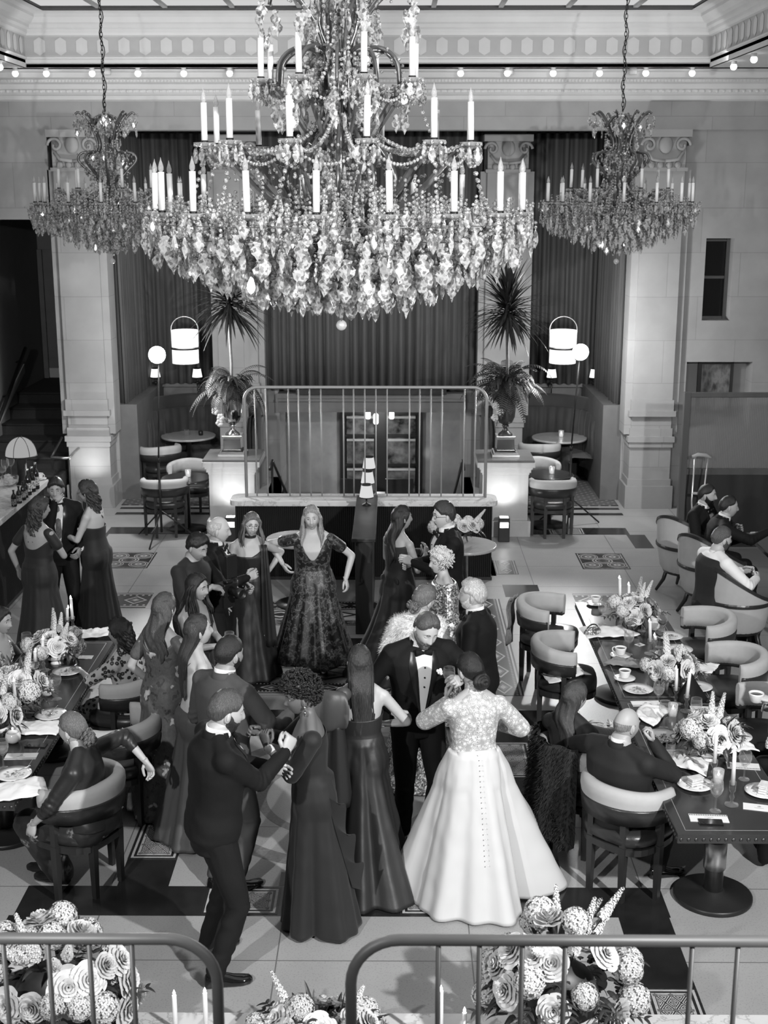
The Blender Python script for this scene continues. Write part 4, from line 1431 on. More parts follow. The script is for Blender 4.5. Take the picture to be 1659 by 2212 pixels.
p = atz(86, 1036, ZB); cup((p.x, p.y, ZB), 'white cup and saucer at the far end of the bar', -.3, True, 1.1, None)

def wineglass(p, lab, h=.19, r=.042, fill=.5, dark=False, grp='stemmed glasses', tilt=None):
    e = thing('wine_glass', lab, 'glass', p, 0, grp)
    b = h * .48
    MB().lathe([(r * .85, 0), (r * .8, .003), (.005, .008), (.0045, b - .006), (.012, b), (r * .8, b + h * .13), (r, b + h * .26), (r * .88, h), (r * .86, h), (r * .96, b + h * .26), (.01, b + .008)], 18, caps=(True, True)).build('bowl_and_stem', GLASS, e)
    if fill:
        zt = b + h * .5 * fill
        m = MB().lathe([(.008, b + .008), (r * .72, b + h * .13), (r * .93, min(zt, b + h * .25)), (r * .9, zt)], 16)
        m.build('drink', mat('red_wine', .03, .08, var=0) if dark else glassy('water_drink', .05, .5, .9, .04, .3), e)
    return e
for px, py, lab, h in ((25, 1030, 'tallest empty wine glass on the bar, beside the mushroom lamp', .27), (13, 1033, 'empty wine glass on the bar between its two neighbours', .24), (6, 1036, 'low coupe-shaped glass at the bar edge by the frame border', .17)):
    p = atz(px, py, ZB); wineglass((p.x, p.y, ZB), lab, h, .05, 0, grp='glasses on the bar')
p = atz(22, 1050, ZB)
e = thing('ice_bowl', 'clear glass bowl of ice on the bar below the wine glasses', 'bowl', (p.x, p.y, ZB))
MB().lathe([(.06, 0), (.1, .05), (.11, .12), (.105, .12), (.09, .05)], 20).build('bowl', GLASS, e)
m = MB()
for k in range(18): m.box(-.02, .02, -.02, .02, -.02, .02, 0, Matrix.Translation((rnd.uniform(-.06, .06), rnd.uniform(-.06, .06), rnd.uniform(.04, .11))) @ Matrix.Rotation(rnd.random() * 3, 4, (1, .4, .7)))
m.build('ice', glassy('ice', .5, .9, .8, .2), e)['kind'] = 'stuff'
p = atz(50, 1045, ZB)
e = thing('mushroom_lamp', 'white dome lamp with dark ribs on the bar', 'lamp', (p.x, p.y, ZB))
zt = aty(52, 944, p.y).z - ZB; zb = aty(52, 984, p.y).z - ZB; rr = 33 / 2800 * 15.7
MB().lathe([(.0 + rr * math.sin(a) + .001, zb + (zt - zb) * math.cos(a)) for a in [PI / 2 * k / 12 for k in range(12, -1, -1)]], 36, caps=(False, False)).build('dome_shade', emis('dome_glow', .9, .42), e)
m = MB()
for k in range(6):
    a0 = k * PI / 3 + .3
    m.tube([((rr + .003) * math.sin(a) * math.cos(a0), (rr + .003) * math.sin(a) * math.sin(a0), zb + (zt - zb + .003) * math.cos(a)) for a in [PI / 2 * j / 10 for j in range(11)]], .004, 5)
m.tube([((rr + .004) * math.cos(2 * PI * k / 32), (rr + .004) * math.sin(2 * PI * k / 32), zb) for k in range(32)], .007, 6, closed=True)
m.build('ribs', DARKM, e)
MB().lathe([(.09, 0), (.09, .02), (.06, .03), (.06, zb + .02), (.02, zb + .03)], 20).build('column', DARKM, e)

# ------------------------------------------------------------------ big shell chairs and the far right table
def make_shell():
    e = thing('shell_chair', '', 'chair')
    N_ = 40
    def hz(t):
        d = abs(t - .5) * 2
        return .64 + .34 * (1 - smooth01(d * .95))
    outer = []; trim_ = []; inner = []; band = []
    for k in range(N_ + 1):
        t = k / N_; a = lerp(R(-35), R(215), t); z = hz(t)
        p = arc_pt(a, .36, .36); q = arc_pt(a, .33, .33); b = arc_pt(a, .26, .26); i_ = arc_pt(a, .29, .29)
        outer.append([b + V((0, 0, .27)), arc_pt(a, .31, .31) + V((0, 0, .34)), q + V((0, 0, .45)), p + V((0, 0, .62)), arc_pt(a, .37, .37) + V((0, 0, z))])
        trim_.append([arc_pt(a, .38, .38) + V((0, 0, z - .02)), arc_pt(a, .375, .375) + V((0, 0, z + .015)), arc_pt(a, .335, .335) + V((0, 0, z + .015)), arc_pt(a, .33, .33) + V((0, 0, z - .02))])
        inner.append([arc_pt(a, .335, .335) + V((0, 0, z)), i_ + V((0, 0, .48))])
        band.append([arc_pt(a, .366, .366) + V((0, 0, .625 - .0)), arc_pt(a, .372, .372) + V((0, 0, .61)), arc_pt(a, .368, .368) + V((0, 0, .585)), arc_pt(a, .36, .36) + V((0, 0, .58))])
    MB().loft(outer, 0, True, (False, False), False).build('shell', UPHOL, e)
    MB().loft(trim_, 0, False).build('edge_trim', LEATHER, e)
    MB().loft(inner, 0, True, (False, False), False).build('inner_back', LEATHER, e)
    MB().loft(band, 0, False).build('band', LEATHER, e)
    m = MB(); m.lathe([(.27, .27), (.3, .34), (.31, .46), (.28, .49), (.1, .5)], 32); m.build('seat', LEATHER, e)
    for a in (35, 145, 215, 325):
        c, s_ = math.cos(R(a)), math.sin(R(a))
        MB().tube([(.22 * c, .22 * s_, .3), (.26 * c, .26 * s_, .15), (.34 * c, .34 * s_, 0.012)], [.026, .023, .017], 8).build('leg', WOODD, e)
    return e
SH = make_shell()
spots = [((3.78, 14.55), -50, 'pale shell chair under the bearded man by the ribbed glass screen'), ((3.85, 13.72), -55, 'pale shell chair under the man with cropped hair reaching over the table'), ((3.82, 12.52), -70, 'pale shell chair under the seated man in a waistcoat')]
for i, (xy, rz, lab) in enumerate(spots):
    o = SH if i == 0 else dup(SH, (0, 0, 0))
    o.location = (xy[0], xy[1], 0); o.rotation_euler = (0, 0, R(rz)); o['label'] = lab; o['group'] = 'big shell chairs'
o = dup(SH, (4.75, 11.85, 0), R(20), 'pale shell chair back at the right frame edge below the waistcoated man', 'big shell chairs')
e = thing('dining_table', 'dark dining table cut by the right frame edge, in front of the shell chairs', 'table', (4.95, 13.4, 0))
MB().box(-.52, .6, -1.0, 1.1, .70, .75).build('tabletop', DTOP, e, None, .006)
MB().lathe([(.06, .03), (.06, .7)], 16).build('column', STEEL, e); MB().lathe([(.26, 0), (.26, .02), (.06, .035)], 28).build('base', DARKM, e)

# crutches leaning on the screen
def crutch(x, y, tilt, lab, rz=0):
    e = thing('crutch', lab, 'crutch', (x, y, 0), rz, 'crutches against the screen')
    e.rotation_euler = (R(-6), R(tilt), rz)
    ALU = mat('aluminium', .75, .3, .8)
    for s in (-1, 1):
        MB().tube([(s * .085, 0, 1.28), (s * .07, 0, .7), (s * .012, 0, .3), (s * .01, 0, .12)], .011, 8).build('tube', ALU, e)
    MB().tube([(-.12, 0, 1.27), (-.05, 0, 1.30), (.05, 0, 1.30), (.12, 0, 1.27)], [.018, .026, .026, .018], 10).build('armpit_pad', mat('crutch_pad', .35, .8), e)
    MB().tube([(-.075, 0, .8), (.075, 0, .8)], .017, 8).build('hand_grip', mat('crutch_pad', .35, .8), e)
    MB().lathe([(.018, .0), (.02, .05), (.013, .14)], 10).build('rubber_foot', DARKM, e)
crutch(4.22, 16.2, 4, 'aluminium crutch leaning on the booth screen, behind the bearded man')

# ------------------------------------------------------------------ urns and plants
LEAF = mat('dark_leaf', .035, .45, var=.35, scale=14); FERN = mat('fern_leaf', .05, .55, var=.3, scale=14); TRUNK = mat('palm_trunk', .18, .8, var=.25, scale=30)
def blade(m, p, az, el, L, w, droop, mi=0):
    p = V(p); pts = []
    d = V((math.cos(az) * math.cos(el), math.sin(az) * math.cos(el), math.sin(el)))
    side = V((-math.sin(az), math.cos(az), 0)); n = 6; vs = []
    q = p.copy()
    for k in range(n + 1):
        t = k / n; ww = w * (1 - t) ** .6 * min(1, .45 + t * 3)
        nrm = side.cross(d).normalized()
        vs += [q - side * ww, q + nrm * ww * -.25, q + side * ww]
        d = (d + V((0, 0, -droop / n * (1 + t)))).normalized(); q = q + d * (L / n)
    fs = []
    for k in range(n):
        a = 3 * k
        fs += [(a, a + 1, a + 4, a + 3), (a + 1, a + 2, a + 5, a + 4)]
    m.add(vs, fs, mi)

def frond(m, p, az, el, L, droop, w=.075, n=20, mi=0):
    q = V(p); d = V((math.cos(az) * math.cos(el), math.sin(az) * math.cos(el), math.sin(el)))
    side = V((-math.sin(az), math.cos(az), 0)); pts = []
    for k in range(n + 1):
        t = k / n; pts.append(q.copy())
        if k > 1:
            ww = w * math.sin(PI * min(1, .12 + t * .9)) ** .7
            for s in (-1, 1):
                b = q + side * s * ww - V((0, 0, ww * .3)) + d * ww * .25
                m.add([q - d * L / n * .32, q + d * L / n * .3, b + d * .004, b - d * .006], [(0, 1, 2, 3)], mi)
        d = (d + V((0, 0, -droop / n * (.6 + t)))).normalized(); q = q + d * L / n
    m.tube(pts, .004, 4, mi)

def urn(x, y, lab, metal, seed, fern_n):
    rr = random.Random(seed)
    z = 1.07
    e = thing('urn', lab, 'urn', (x, y, z))
    MB().box(-.19, .19, -.19, .19, 0, .035).box(-.17, .17, -.17, .17, .035, .06).loft([[(sx * w, sy * w, zz) for sx, sy in ((-1, -1), (1, -1), (1, 1), (-1, 1))] for w, zz in ((.15, .06), (.12, .085), (.115, .24), (.13, .255), (.135, .28))], 0, False).build('plinth', SILVER, e, None, .004)
    MB().lathe([(.1, .28), (.095, .295), (.05, .33), (.028, .37), (.04, .39), (.05, .405), (.035, .42)], 24).build('foot', metal, e)
    MB().lathe([(.035, .42), (.09, .45), (.125, .53), (.135, .65), (.125, .85), (.12, .93), (.135, .96), (.14, .975), (.125, .975)], 28).build('bowl', metal, e)
    t = thing('dracaena_palm', ('spiky dracaena palm rising from the silver urn on the stair side' if x < 0 else 'spiky dracaena palm rising from the fern-covered right urn'), 'palm plant', (x, y, z + .95))
    zc = aty(505 if x < 0 else 1097, 648 if x < 0 else 668, y).z - (z + .95)
    m = MB(); m.tube([(0, 0, -.1), (.01, 0, .3), (-.02, .0, zc - .1), (0, 0, zc)], [.022, .02, .018, .02], 8); m.build('trunk', TRUNK, t)
    m = MB()
    for k in range(230):
        u = k / 230
        blade(m, (0, 0, zc - .12 + .2 * u + rr.uniform(-.04, .04)), rr.uniform(0, 2 * PI), R(lerp(-35, 82, u)) + rr.uniform(-.15, .15), rr.uniform(.45, .75), .026, rr.uniform(.25, .75))
    m.build('leaves', LEAF, t)['kind'] = 'stuff'
    t = thing('fern', 'dark fern spilling over the rim of the silver urn on the stair side' if x < 0 else 'large fern spilling down over the whole right urn', 'fern', (x, y, z + .93))
    for k in range(fern_n):
        m = MB(); el = rr.uniform(.1, 1.2)
        frond(m, (0, 0, .03), rr.uniform(0, 2 * PI), el, rr.uniform(.45, .8), rr.uniform(1.4, 2.9), .085, 24)
        m.build('frond', FERN, t)
    m = MB()
    for k in range(220):
        a = rr.uniform(0, 2 * PI); r = rr.uniform(.02, .26)
        blade(m, (r * math.cos(a), r * math.sin(a), rr.uniform(-.12, .18)), a + rr.uniform(-.6, .6), rr.uniform(-.6, .9), rr.uniform(.08, .22), .03, 1.2)
    m.build('foliage', LEAF, t)['kind'] = 'stuff'
    return e
urn(-1.84, 17.42, 'tall silver urn on a square plinth, on the stair-side pedestal', SILVER, 4, 26)
urn(1.88, 17.42, 'tall dark urn on a silver plinth, on the right-hand pedestal', mat('bronze_urn', .12, .3, .7), 9, 52)
# pale orchid blooms wired to the urns
def bloom(p, lab):
    e = thing('orchid_spray', lab, 'orchid', p)
    for k in range(3):
        c = V((rnd.uniform(-.05, .05), -.02, .08 - .08 * k)); m = MB()
        for j in range(5):
            a = 2 * PI * j / 5 + k
            m.ball(c + V((.028 * math.cos(a), 0, .028 * math.sin(a))), (.026, .008, .026), 8, 5)
        m.build('blossom', mat('petal', .62, .6, var=.1, scale=20), e)
    MB().tube([(0, .0, -.2), (.02, -.01, -.05), (0, -.01, .1)], .004, 5).build('stem', LEAF, e)
bloom((-2.02, 17.24, 1.62), 'pale orchid spray against the silver urn')
bloom((1.745, 17.24, 1.70), 'pale orchid spray against the dark right urn')
# ================================================================== people
MALE = [(.84, .13, .09, 0), (.90, .165, .115, -.005), (.97, .17, .118, 0), (1.06, .158, .108, .004), (1.16, .165, .112, .006), (1.27, .183, .122, .004), (1.36, .19, .118, 0), (1.42, .165, .095, -.004), (1.455, .11, .075, -.006), (1.49, .066, .064, 0), (1.56, .058, .06, .012)]
FEM = [(.82, .13, .095, 0), (.88, .172, .122, -.01), (.95, .182, .125, -.01), (1.04, .15, .103, 0), (1.12, .13, .094, .006), (1.22, .142, .108, .012), (1.29, .152, .118, .014), (1.36, .155, .1, .0), (1.415, .13, .078, -.006), (1.45, .085, .06, -.006), (1.48, .054, .054, 0), (1.55, .047, .05, .012)]
SHZ = {'m': (.185, 1.405), 'f': (.16, 1.375)}


SM = [0]


def headpt(d, inf=0.0, feat=True, female=False):
    x, y, z = d[0] * (.074 + inf), d[1] * (.095 + inf), d[2] * (.116 + inf)
    if z < 0:
        t = min(-z / .116, 1)
        x *= 1 - (.36 if female else .27) * t ** 1.6
        if y < 0: y *= 1 - .55 * smooth01((t - .15) / .8)
        else: y *= 1 + .05 * t
    if z > 0 and y < 0: y *= 1.06
    if feat and y > 0:
        g = lambda v, s: math.exp(-(v / s) ** 2)
        ax = abs(x)
        nr = smooth01((.03 - z) / .06) * smooth01((z + .046) / .014)
        y += .021 * g(x, .009 + .007 * nr * smooth01((-.005 - z) / .03)) * nr
        y += .004 * g(ax - .012, .007) * g(z + .03, .009)
        y -= .010 * g(ax - .031, .015) * g(z - .008, .012)
        y += .005 * g(ax - .03, .02) * g(z - .03, .009)
        zl = z - SM[0] * .008 * (x / .024) ** 2
        y += .0065 * g(x, .022) * g(zl + .056, .006) + .0065 * g(x, .019) * g(zl + .070, .006)
        y -= .004 * g(x, .026) * g(zl + .063, .0025)
        y += SM[0] * .006 * g(ax - .036, .012) * g(z + .036, .014)
        y += .009 * g(x, .022) * g(z + .098, .014)
        y += .004 * g(ax - .045, .018) * g(z + .02, .02)
    return V((x, y, z))


def head_mesh(m, M, female, skin=0, lip=1, open_smile=False):
    nu, nv = 64, 48
    rows = []
    SM[0] = 1 if open_smile else .25
    for i in range(nv + 1):
        ph = PI * i / nv
        rows.append([headpt((math.sin(ph) * math.sin(2 * PI * j / nu), math.sin(ph) * math.cos(2 * PI * j / nu), -math.cos(ph)), 0, True, female) for j in range(nu)])
    o = len(m.f)
    m.loft(rows, skin, True, (True, True), True, M)
    k = o
    for i in range(nv):
        for j in range(nu):
            p = rows[i][j] + rows[i + 1][(j + 1) % nu]; p /= 2
            if p.y > .04:
                p.z -= SM[0] * .008 * (p.x / .024) ** 2
                if abs(p.x) < .023 and -.076 < p.z < -.05 and ((p.x / .024) ** 2 + ((p.z + .063) / .0125) ** 2) < 1:
                    m.m[k] = lip
                    if open_smile and abs(p.z + .063) < .0045 and abs(p.x) < .017: m.m[k] = 2
            k += 1
    for s in (-1, 1):
        E_ = M @ Matrix.Translation((s * .074, -.008, -.008)) @ Matrix.Rotation(s * -.35, 4, 'Z')
        m.ball((0, 0, 0), (.009, .02, .034), 10, 8, skin, E_); m.ball((s * .006, .004, .0), (.007, .012, .022), 8, 6, skin, E_)


def frame(d, n):
    y = V(d).normalized(); z = V(n); z = (z - y * z.dot(y))
    if z.length < 1e-4: z = V((1, 0, 0)) - y * y.x
    z.normalize(); x = y.cross(z)
    return Matrix((x, y, z)).transposed().to_4x4()


def hand(m, wrist, d, back, side, curl=.35, s=1.0, spread=.1, thumb=.5):
    """palm, four fingers and a thumb; d = along the hand, back = out of the back of the hand, side = +1 right"""
    M = Matrix.Translation(wrist) @ frame(d, back) @ Matrix.Scale(s, 4)
    def pr(y, w, t, zo=0):
        return [(w * math.copysign(abs(math.cos(a)) ** .7, math.cos(a)), y, zo + t * math.copysign(abs(math.sin(a)) ** .8, math.sin(a))) for a in [2 * PI * k / 12 for k in range(12)]]
    m.loft([pr(-.03, .024, .02), pr(0, .026, .019), pr(.03, .036, .017), pr(.06, .041, .016), pr(.085, .039, .013), pr(.094, .03, .007)], 0, True, (True, True), True, M)
    sg = -side
    for k, (bx_, L, r) in enumerate(((.03, .070, .0095), (.0105, .079, .0098), (-.009, .073, .0093), (-.0275, .057, .0082))):
        p = V((sg * bx_, .086, -.001)); ang = sg * -spread * (k - 1.5) * .5
        pts = [p - V((0, .012, 0))]; rad = [r]
        th = 0
        for seg, bend in ((.45, 1.25), (.3, 1.5), (.25, 1.0)):
            th += curl * bend * (1 + .08 * k)
            d_ = V((math.sin(ang) * math.cos(th), math.cos(ang) * math.cos(th), -math.sin(th)))
            pts.append(p.copy()); rad.append(r)
            p = p + d_ * L * seg
        pts.append(p); rad.append(r * .82); pts.append(p + d_ * r * .6); rad.append(r * .4)
        m.tube(pts, rad, 8, 0, True, (True, True), M)
    a = R(52) - thumb * .5
    t0 = V((sg * .026, .018, -.006)); t1 = t0 + V((sg * math.sin(a) * .034, math.cos(a) * .034, -.012 - curl * .01)); b = a * .35 - curl * .5
    t2 = t1 + V((sg * math.sin(b) * .03, math.cos(b) * .03, -.006 - curl * .014)); t3 = t2 + V((sg * math.sin(b - curl * .4) * .024, math.cos(b - curl * .4) * .024, -.004 - curl * .01))
    m.tube([t0, t1, t2, t3, t3 + (t3 - t2) * .2], [.014, .0125, .0105, .0088, .004], 8, 0, True, (True, True), M)


def ik(a, b, l1, l2, pole):
    a, b = V(a), V(b); d = b - a; L = min(d.length, (l1 + l2) * .995); d.normalize()
    x = (l1 * l1 - l2 * l2 + L * L) / (2 * L); h = math.sqrt(max(l1 * l1 - x * x, 1e-5))
    p = V(pole); p = p - d * p.dot(d)
    if p.length < 1e-4: p = V((0, 0, -1)) - d * -d.z
    return a + d * x + p.normalized() * h, a + d * L


class Pose: pass


def solve(h=1.75, sex='m', sit=False, lean=0, side=0, twist=0, head=(0, 0, 0), RH=None, LH=None, rp=(.5, -.6, -.5), lp=(-.5, -.6, -.5), hipz=None, feet=None, wide=1.0, deep=1.0, knees=None):
    P = Pose(); P.sex = sex; P.k = h / 1.75; P.wide = wide; P.deep = deep; P.sit = sit; P.lid = max(0, min(1, (head[1] - 4) / 18))
    tab = MALE if sex == 'm' else FEM; P.tab = tab
    hz = hipz if hipz is not None else (.515 if sit else .93)
    P.hip = V((0, 0, hz)); P.dz = hz - .93
    la, sa = R(lean), R(side)
    P.up = V((math.sin(sa), math.sin(la), math.cos(la) * math.cos(sa))).normalized()
    tilt = V((0, 0, 1)).rotation_difference(P.up).to_matrix()
    def frameat(z):
        t = smooth01((z - .92) / .4)
        rot = Matrix.Rotation(R(twist) * t, 3, 'Z')
        c = P.hip + P.up * (z - .93) if z > .93 else P.hip + V((0, 0, z - .93))
        return c, (tilt @ rot if z > .93 else rot)
    P.frame = frameat
    def tp(x, y, z):
        c, m_ = frameat(z); return c + m_ @ V((x, y, 0))
    P.tp = tp
    sx, sz = SHZ[sex]; sx *= wide
    P.S = {1: tp(sx, -.005, sz), -1: tp(-sx, -.005, sz)}
    c, m_ = frameat(1.5)
    P.neck = c
    yaw, pit, rol = [R(a) for a in head]
    hm = Matrix.Rotation(R(twist) * .999 - yaw * -1, 4, 'Z') @ Matrix.Rotation(-pit, 4, 'X') @ Matrix.Rotation(rol, 4, 'Y')
    P.hm = Matrix.Translation(P.neck + P.up * .012) @ hm @ Matrix.Translation((0, .03, .100))
    P.hyaw = Matrix.Translation(P.hm.translation) @ Matrix.Rotation(R(twist) + yaw, 4, 'Z')
    P.E, P.W = {}, {}
    l1, l2 = (.29, .265) if sex == 'm' else (.27, .25)
    for s, tgt, pole in ((1, RH, rp), (-1, LH, lp)):
        if tgt is None: tgt = P.S[s] + V((s * .06, .04, -.53))
        P.E[s], P.W[s] = ik(P.S[s], tgt, l1, l2, pole)
    P.HJ = {s: P.hip + V((s * .088 * (1 if sex == 'm' else .95), 0, -.03)) for s in (1, -1)}
    P.F = {}; P.K = {}
    for i, s in enumerate((1, -1)):
        if feet: f = V(feet[i])
        elif sit: f = V((s * .1, .46, .08))
        else: f = V((s * .095, -.02, .08))
        if f.z == 0: f.z = .08
        pole = V(knees[i]) if knees else V((s * .15, 1, .6 if sit else .1))
        P.K[s], P.F[s] = ik(P.HJ[s], f, .44, .42, pole)
        P.F[s] = V((P.F[s].x, P.F[s].y, f.z))
    return P


def torso_rings(P, z0, z1, inf, n=28, extra=None, top=None):
    rings = []
    zs = sorted({z0, z1, *[t[0] for t in P.tab if z0 < t[0] < z1], *([z0 + (z1 - z0) * k / 8 for k in range(9)])})
    for z in zs:
        a, b, yo = interp(P.tab, z)
        w = P.wide if z < 1.44 else 1 + (P.wide - 1) * .3; dd = P.deep if z < 1.4 else 1
        a = a * w + inf; b = b * dd + inf
        if extra: ea, eb = extra(z); a += ea; b += eb
        c, m_ = P.frame(z)
        rings.append([c + m_ @ V((a * math.copysign(abs(math.cos(t)) ** .85, math.cos(t)), yo + b * math.copysign(abs(math.sin(t)) ** .9, math.sin(t)), 0)) for t in [2 * PI * k / n for k in range(n)]])
    return rings


def limbs_arm(m, P, s, r, end=1.0, mi=0):
    S, E_, W = P.S[s], P.E[s], P.W[s]
    W2 = E_.lerp(W, end)
    mid = S.lerp(E_, .45)
    m.ball(S, r[0] * 1.08, 12, 8)
    m.cap(S, mid, r[0], r[1], 12); m.cap(mid, E_, r[1], r[2], 12)
    f = E_.lerp(W2, .35)
    m.cap(E_, f, r[2], r[3], 12); m.cap(f, W2, r[3], r[4], 12)


def limbs_leg(m, P, s, r, end=1.0):
    H, K, F_ = P.HJ[s], P.K[s], P.F[s]
    F2 = K.lerp(F_, end)
    m.cap(H, H.lerp(K, .5), r[0], r[1], 12); m.cap(H.lerp(K, .5), K, r[1], r[2], 12)
    c = K.lerp(F2, .35)
    m.cap(K, c, r[2], r[3], 12); m.cap(c, F2, r[3], r[4], 12)


def put(mb, name, mats, e, k, hq=None):
    if k != 1: mb.v = [(x * k, y * k, z * k) for x, y, z in mb.v]
    return mb.build(name, mats, e)


LIP = mat('lip', .16, .4, var=0); TEETH = mat('teeth', .75, .3, var=0)
EYEW = mat('eye_white', .6, .2, var=0); IRIS = mat('iris', .02, .15, var=0)
HANDS = {}


def body(e, P, skin, handR=None, handL=None, smile=False, legs=True, bare=1.0):
    m = MB(); f = P.sex == 'f'
    ar = (.05, .047, .04, .039, .026) if not f else (.042, .040, .034, .033, .022)
    lr = (.088, .075, .054, .054, .037) if not f else (.086, .07, .05, .048, .033)
    w = (P.wide - 1) * .5 + 1
    ar = [a * w for a in ar]
    m.loft(torso_rings(P, .84, 1.55, 0), 0)
    for s in (1, -1):
        limbs_arm(m, P, s, ar); m.cap(P.tp(s * .03, -.012, 1.485), P.S[s] + V((0, 0, .004)), ar[0] * .8, ar[0] * .85, 12)
        if legs: limbs_leg(m, P, s, lr)
    q = P.hm @ V((0, -.012, -.05))
    m.cap(P.neck - P.up * .04, q, .054 if not f else .046, .052 if not f else .045, 14)
    b = remesh(m, .0115, 4)
    head_mesh(b, P.hm, f, 0, 1, smile)
    for s, hd in ((1, handR), (-1, handL)):
        hd = hd or {}
        d = P.W[s] - P.E[s]
        hand(b, P.W[s] - d.normalized() * .005, hd.get('d', d), hd.get('back', (s, .2, .1)), s, hd.get('curl', .3), .93 if f else 1.03, hd.get('spread', .1), hd.get('thumb', .5))
    for s in (1, -1):
        c = V((s * .0305, .0705, .008)); lid = MB(); lid.ball((0, 0, 0), (.0146, .0124, .0126), 16, 14)
        lid.f = [q for q in lid.f if sum(lid.v[i][2] for i in q) / len(q) > (.0052 - .0095 * P.lid) and sum(lid.v[i][1] for i in q) > 0]
        b.add(lid.v, lid.f, 0, True, P.hm @ Matrix.Translation(c))
        low = MB(); low.ball((0, 0, 0), (.0138, .0122, .0122), 16, 14)
        low.f = [q for q in low.f if sum(low.v[i][2] for i in q) / len(q) < -.0058 and sum(low.v[i][1] for i in q) > 0]
        b.add(low.v, low.f, 0, True, P.hm @ Matrix.Translation(c))
    o = put(b, 'body', [skin, LIP, TEETH], e, P.k)
    for s in (1, -1):
        ym = headpt((s * .4, .9, .06), 0, True, f).y
        c = V((s * .0305, .0698, .008))
        mb = MB(); mb.ball((0, 0, 0), .0112, 14, 10)
        for k in range(len(mb.f)):
            cc = sum((V(mb.v[i]) for i in mb.f[k]), V()) / len(mb.f[k])
            if cc.y > .0088: mb.m[k] = 1
        T = P.hm @ Matrix.Translation(c)
        mb.v = [tuple(T @ V(v)) for v in mb.v]
        put(mb, 'eye', [EYEW, IRIS], e, P.k)
    return o


def brows(e, P, hm_):
    for s in (1, -1):
        m = MB()
        pts = [headpt(V((s * x, .85, z)).normalized(), .002) for x, z in ((.15, .25), (.32, .285), (.5, .262))]
        m.tube([P.hm @ p for p in pts], [.0035, .0045, .002], 6)
        put(m, 'eyebrow', hm_, e, P.k)


def hair_mat(c, name=None):
    n = name or 'hair_%d' % int(c * 1000)
    if n in MATS: return MATS[n]
    t = NT(n)
    f = t.noise(26, 3, t.coord((9, 9, .9)))
    col = t.ramp(f, [(.3, c * .55), (.55, c), (.75, min(c * 1.9, .9))])
    p = t.pr(Roughness=.38)
    t.l(col, p.inputs['Base Color']); t.l(t.bump(t.noise(70, 3, t.coord((6, 6, .5))), .5), p.inputs['Normal'])
    MATS[n] = t.mat
    return t.mat


def hair_cap(e, P, hm_, thick=.012, line=None, top=.0, wav=.003, seed=1, name='hair', m=None, part=None, ztop=None):
    """scalp shell following the skull above a hairline"""
    hl = line or [(0, .068), (40, .05), (62, .012), (88, .005), (105, -.03), (140, -.07), (180, -.078)]
    nu, nv = 72, 40
    own = m is None
    m = m or MB()
    f = P.sex == 'f'
    rows = []; keep = []
    rr = random.Random(seed)
    for i in range(nv + 1):
        ph = PI * i / nv * .86
        row = []; kr = []
        for j in range(nu):
            az = 2 * PI * j / nu
            d = (math.sin(ph) * math.sin(az), math.sin(ph) * math.cos(az), math.cos(ph))
            b = headpt(d, 0, False, f)
            deg = abs((math.degrees(az) + 180) % 360 - 180)
            L = interp(hl, deg)[0]
            g = smooth01((b.z - L) / .022) * (smooth01((ztop - b.z) / .03) if ztop else 1)
            t = (thick + top * max(0, d[2]) * (.6 + .4 * d[1])) * g - .003 * (1 - g)
            t += wav * g * math.sin(j * 3.1 + 2.2 * math.sin(ph * 3 + seed)) + wav * .8 * g * noise.noise(V((d[0] * 6, d[1] * 6, d[2] * 6 + seed)))
            if part and abs(d[0] - part) < .05 and d[1] > -.3 and d[2] > 0: t -= .005
            row.append(headpt(d, t, False, f)); kr.append(b.z > L - .012 and (not ztop or b.z < ztop + .01))
        rows.append(row); keep.append(kr)
    vs = [P.hm @ p for r in rows for p in r]; fs = []
    for i in range(nv):
        for j in range(nu):
            k = (j + 1) % nu
            if keep[i][j] and keep[i + 1][j] and keep[i][k] and keep[i + 1][k]:
                fs.append((i * nu + j, (i + 1) * nu + j, (i + 1) * nu + k, i * nu + k))
    m.add(vs, fs, 0, True)
    if own: put(m, name, hm_, e, P.k)
    return m


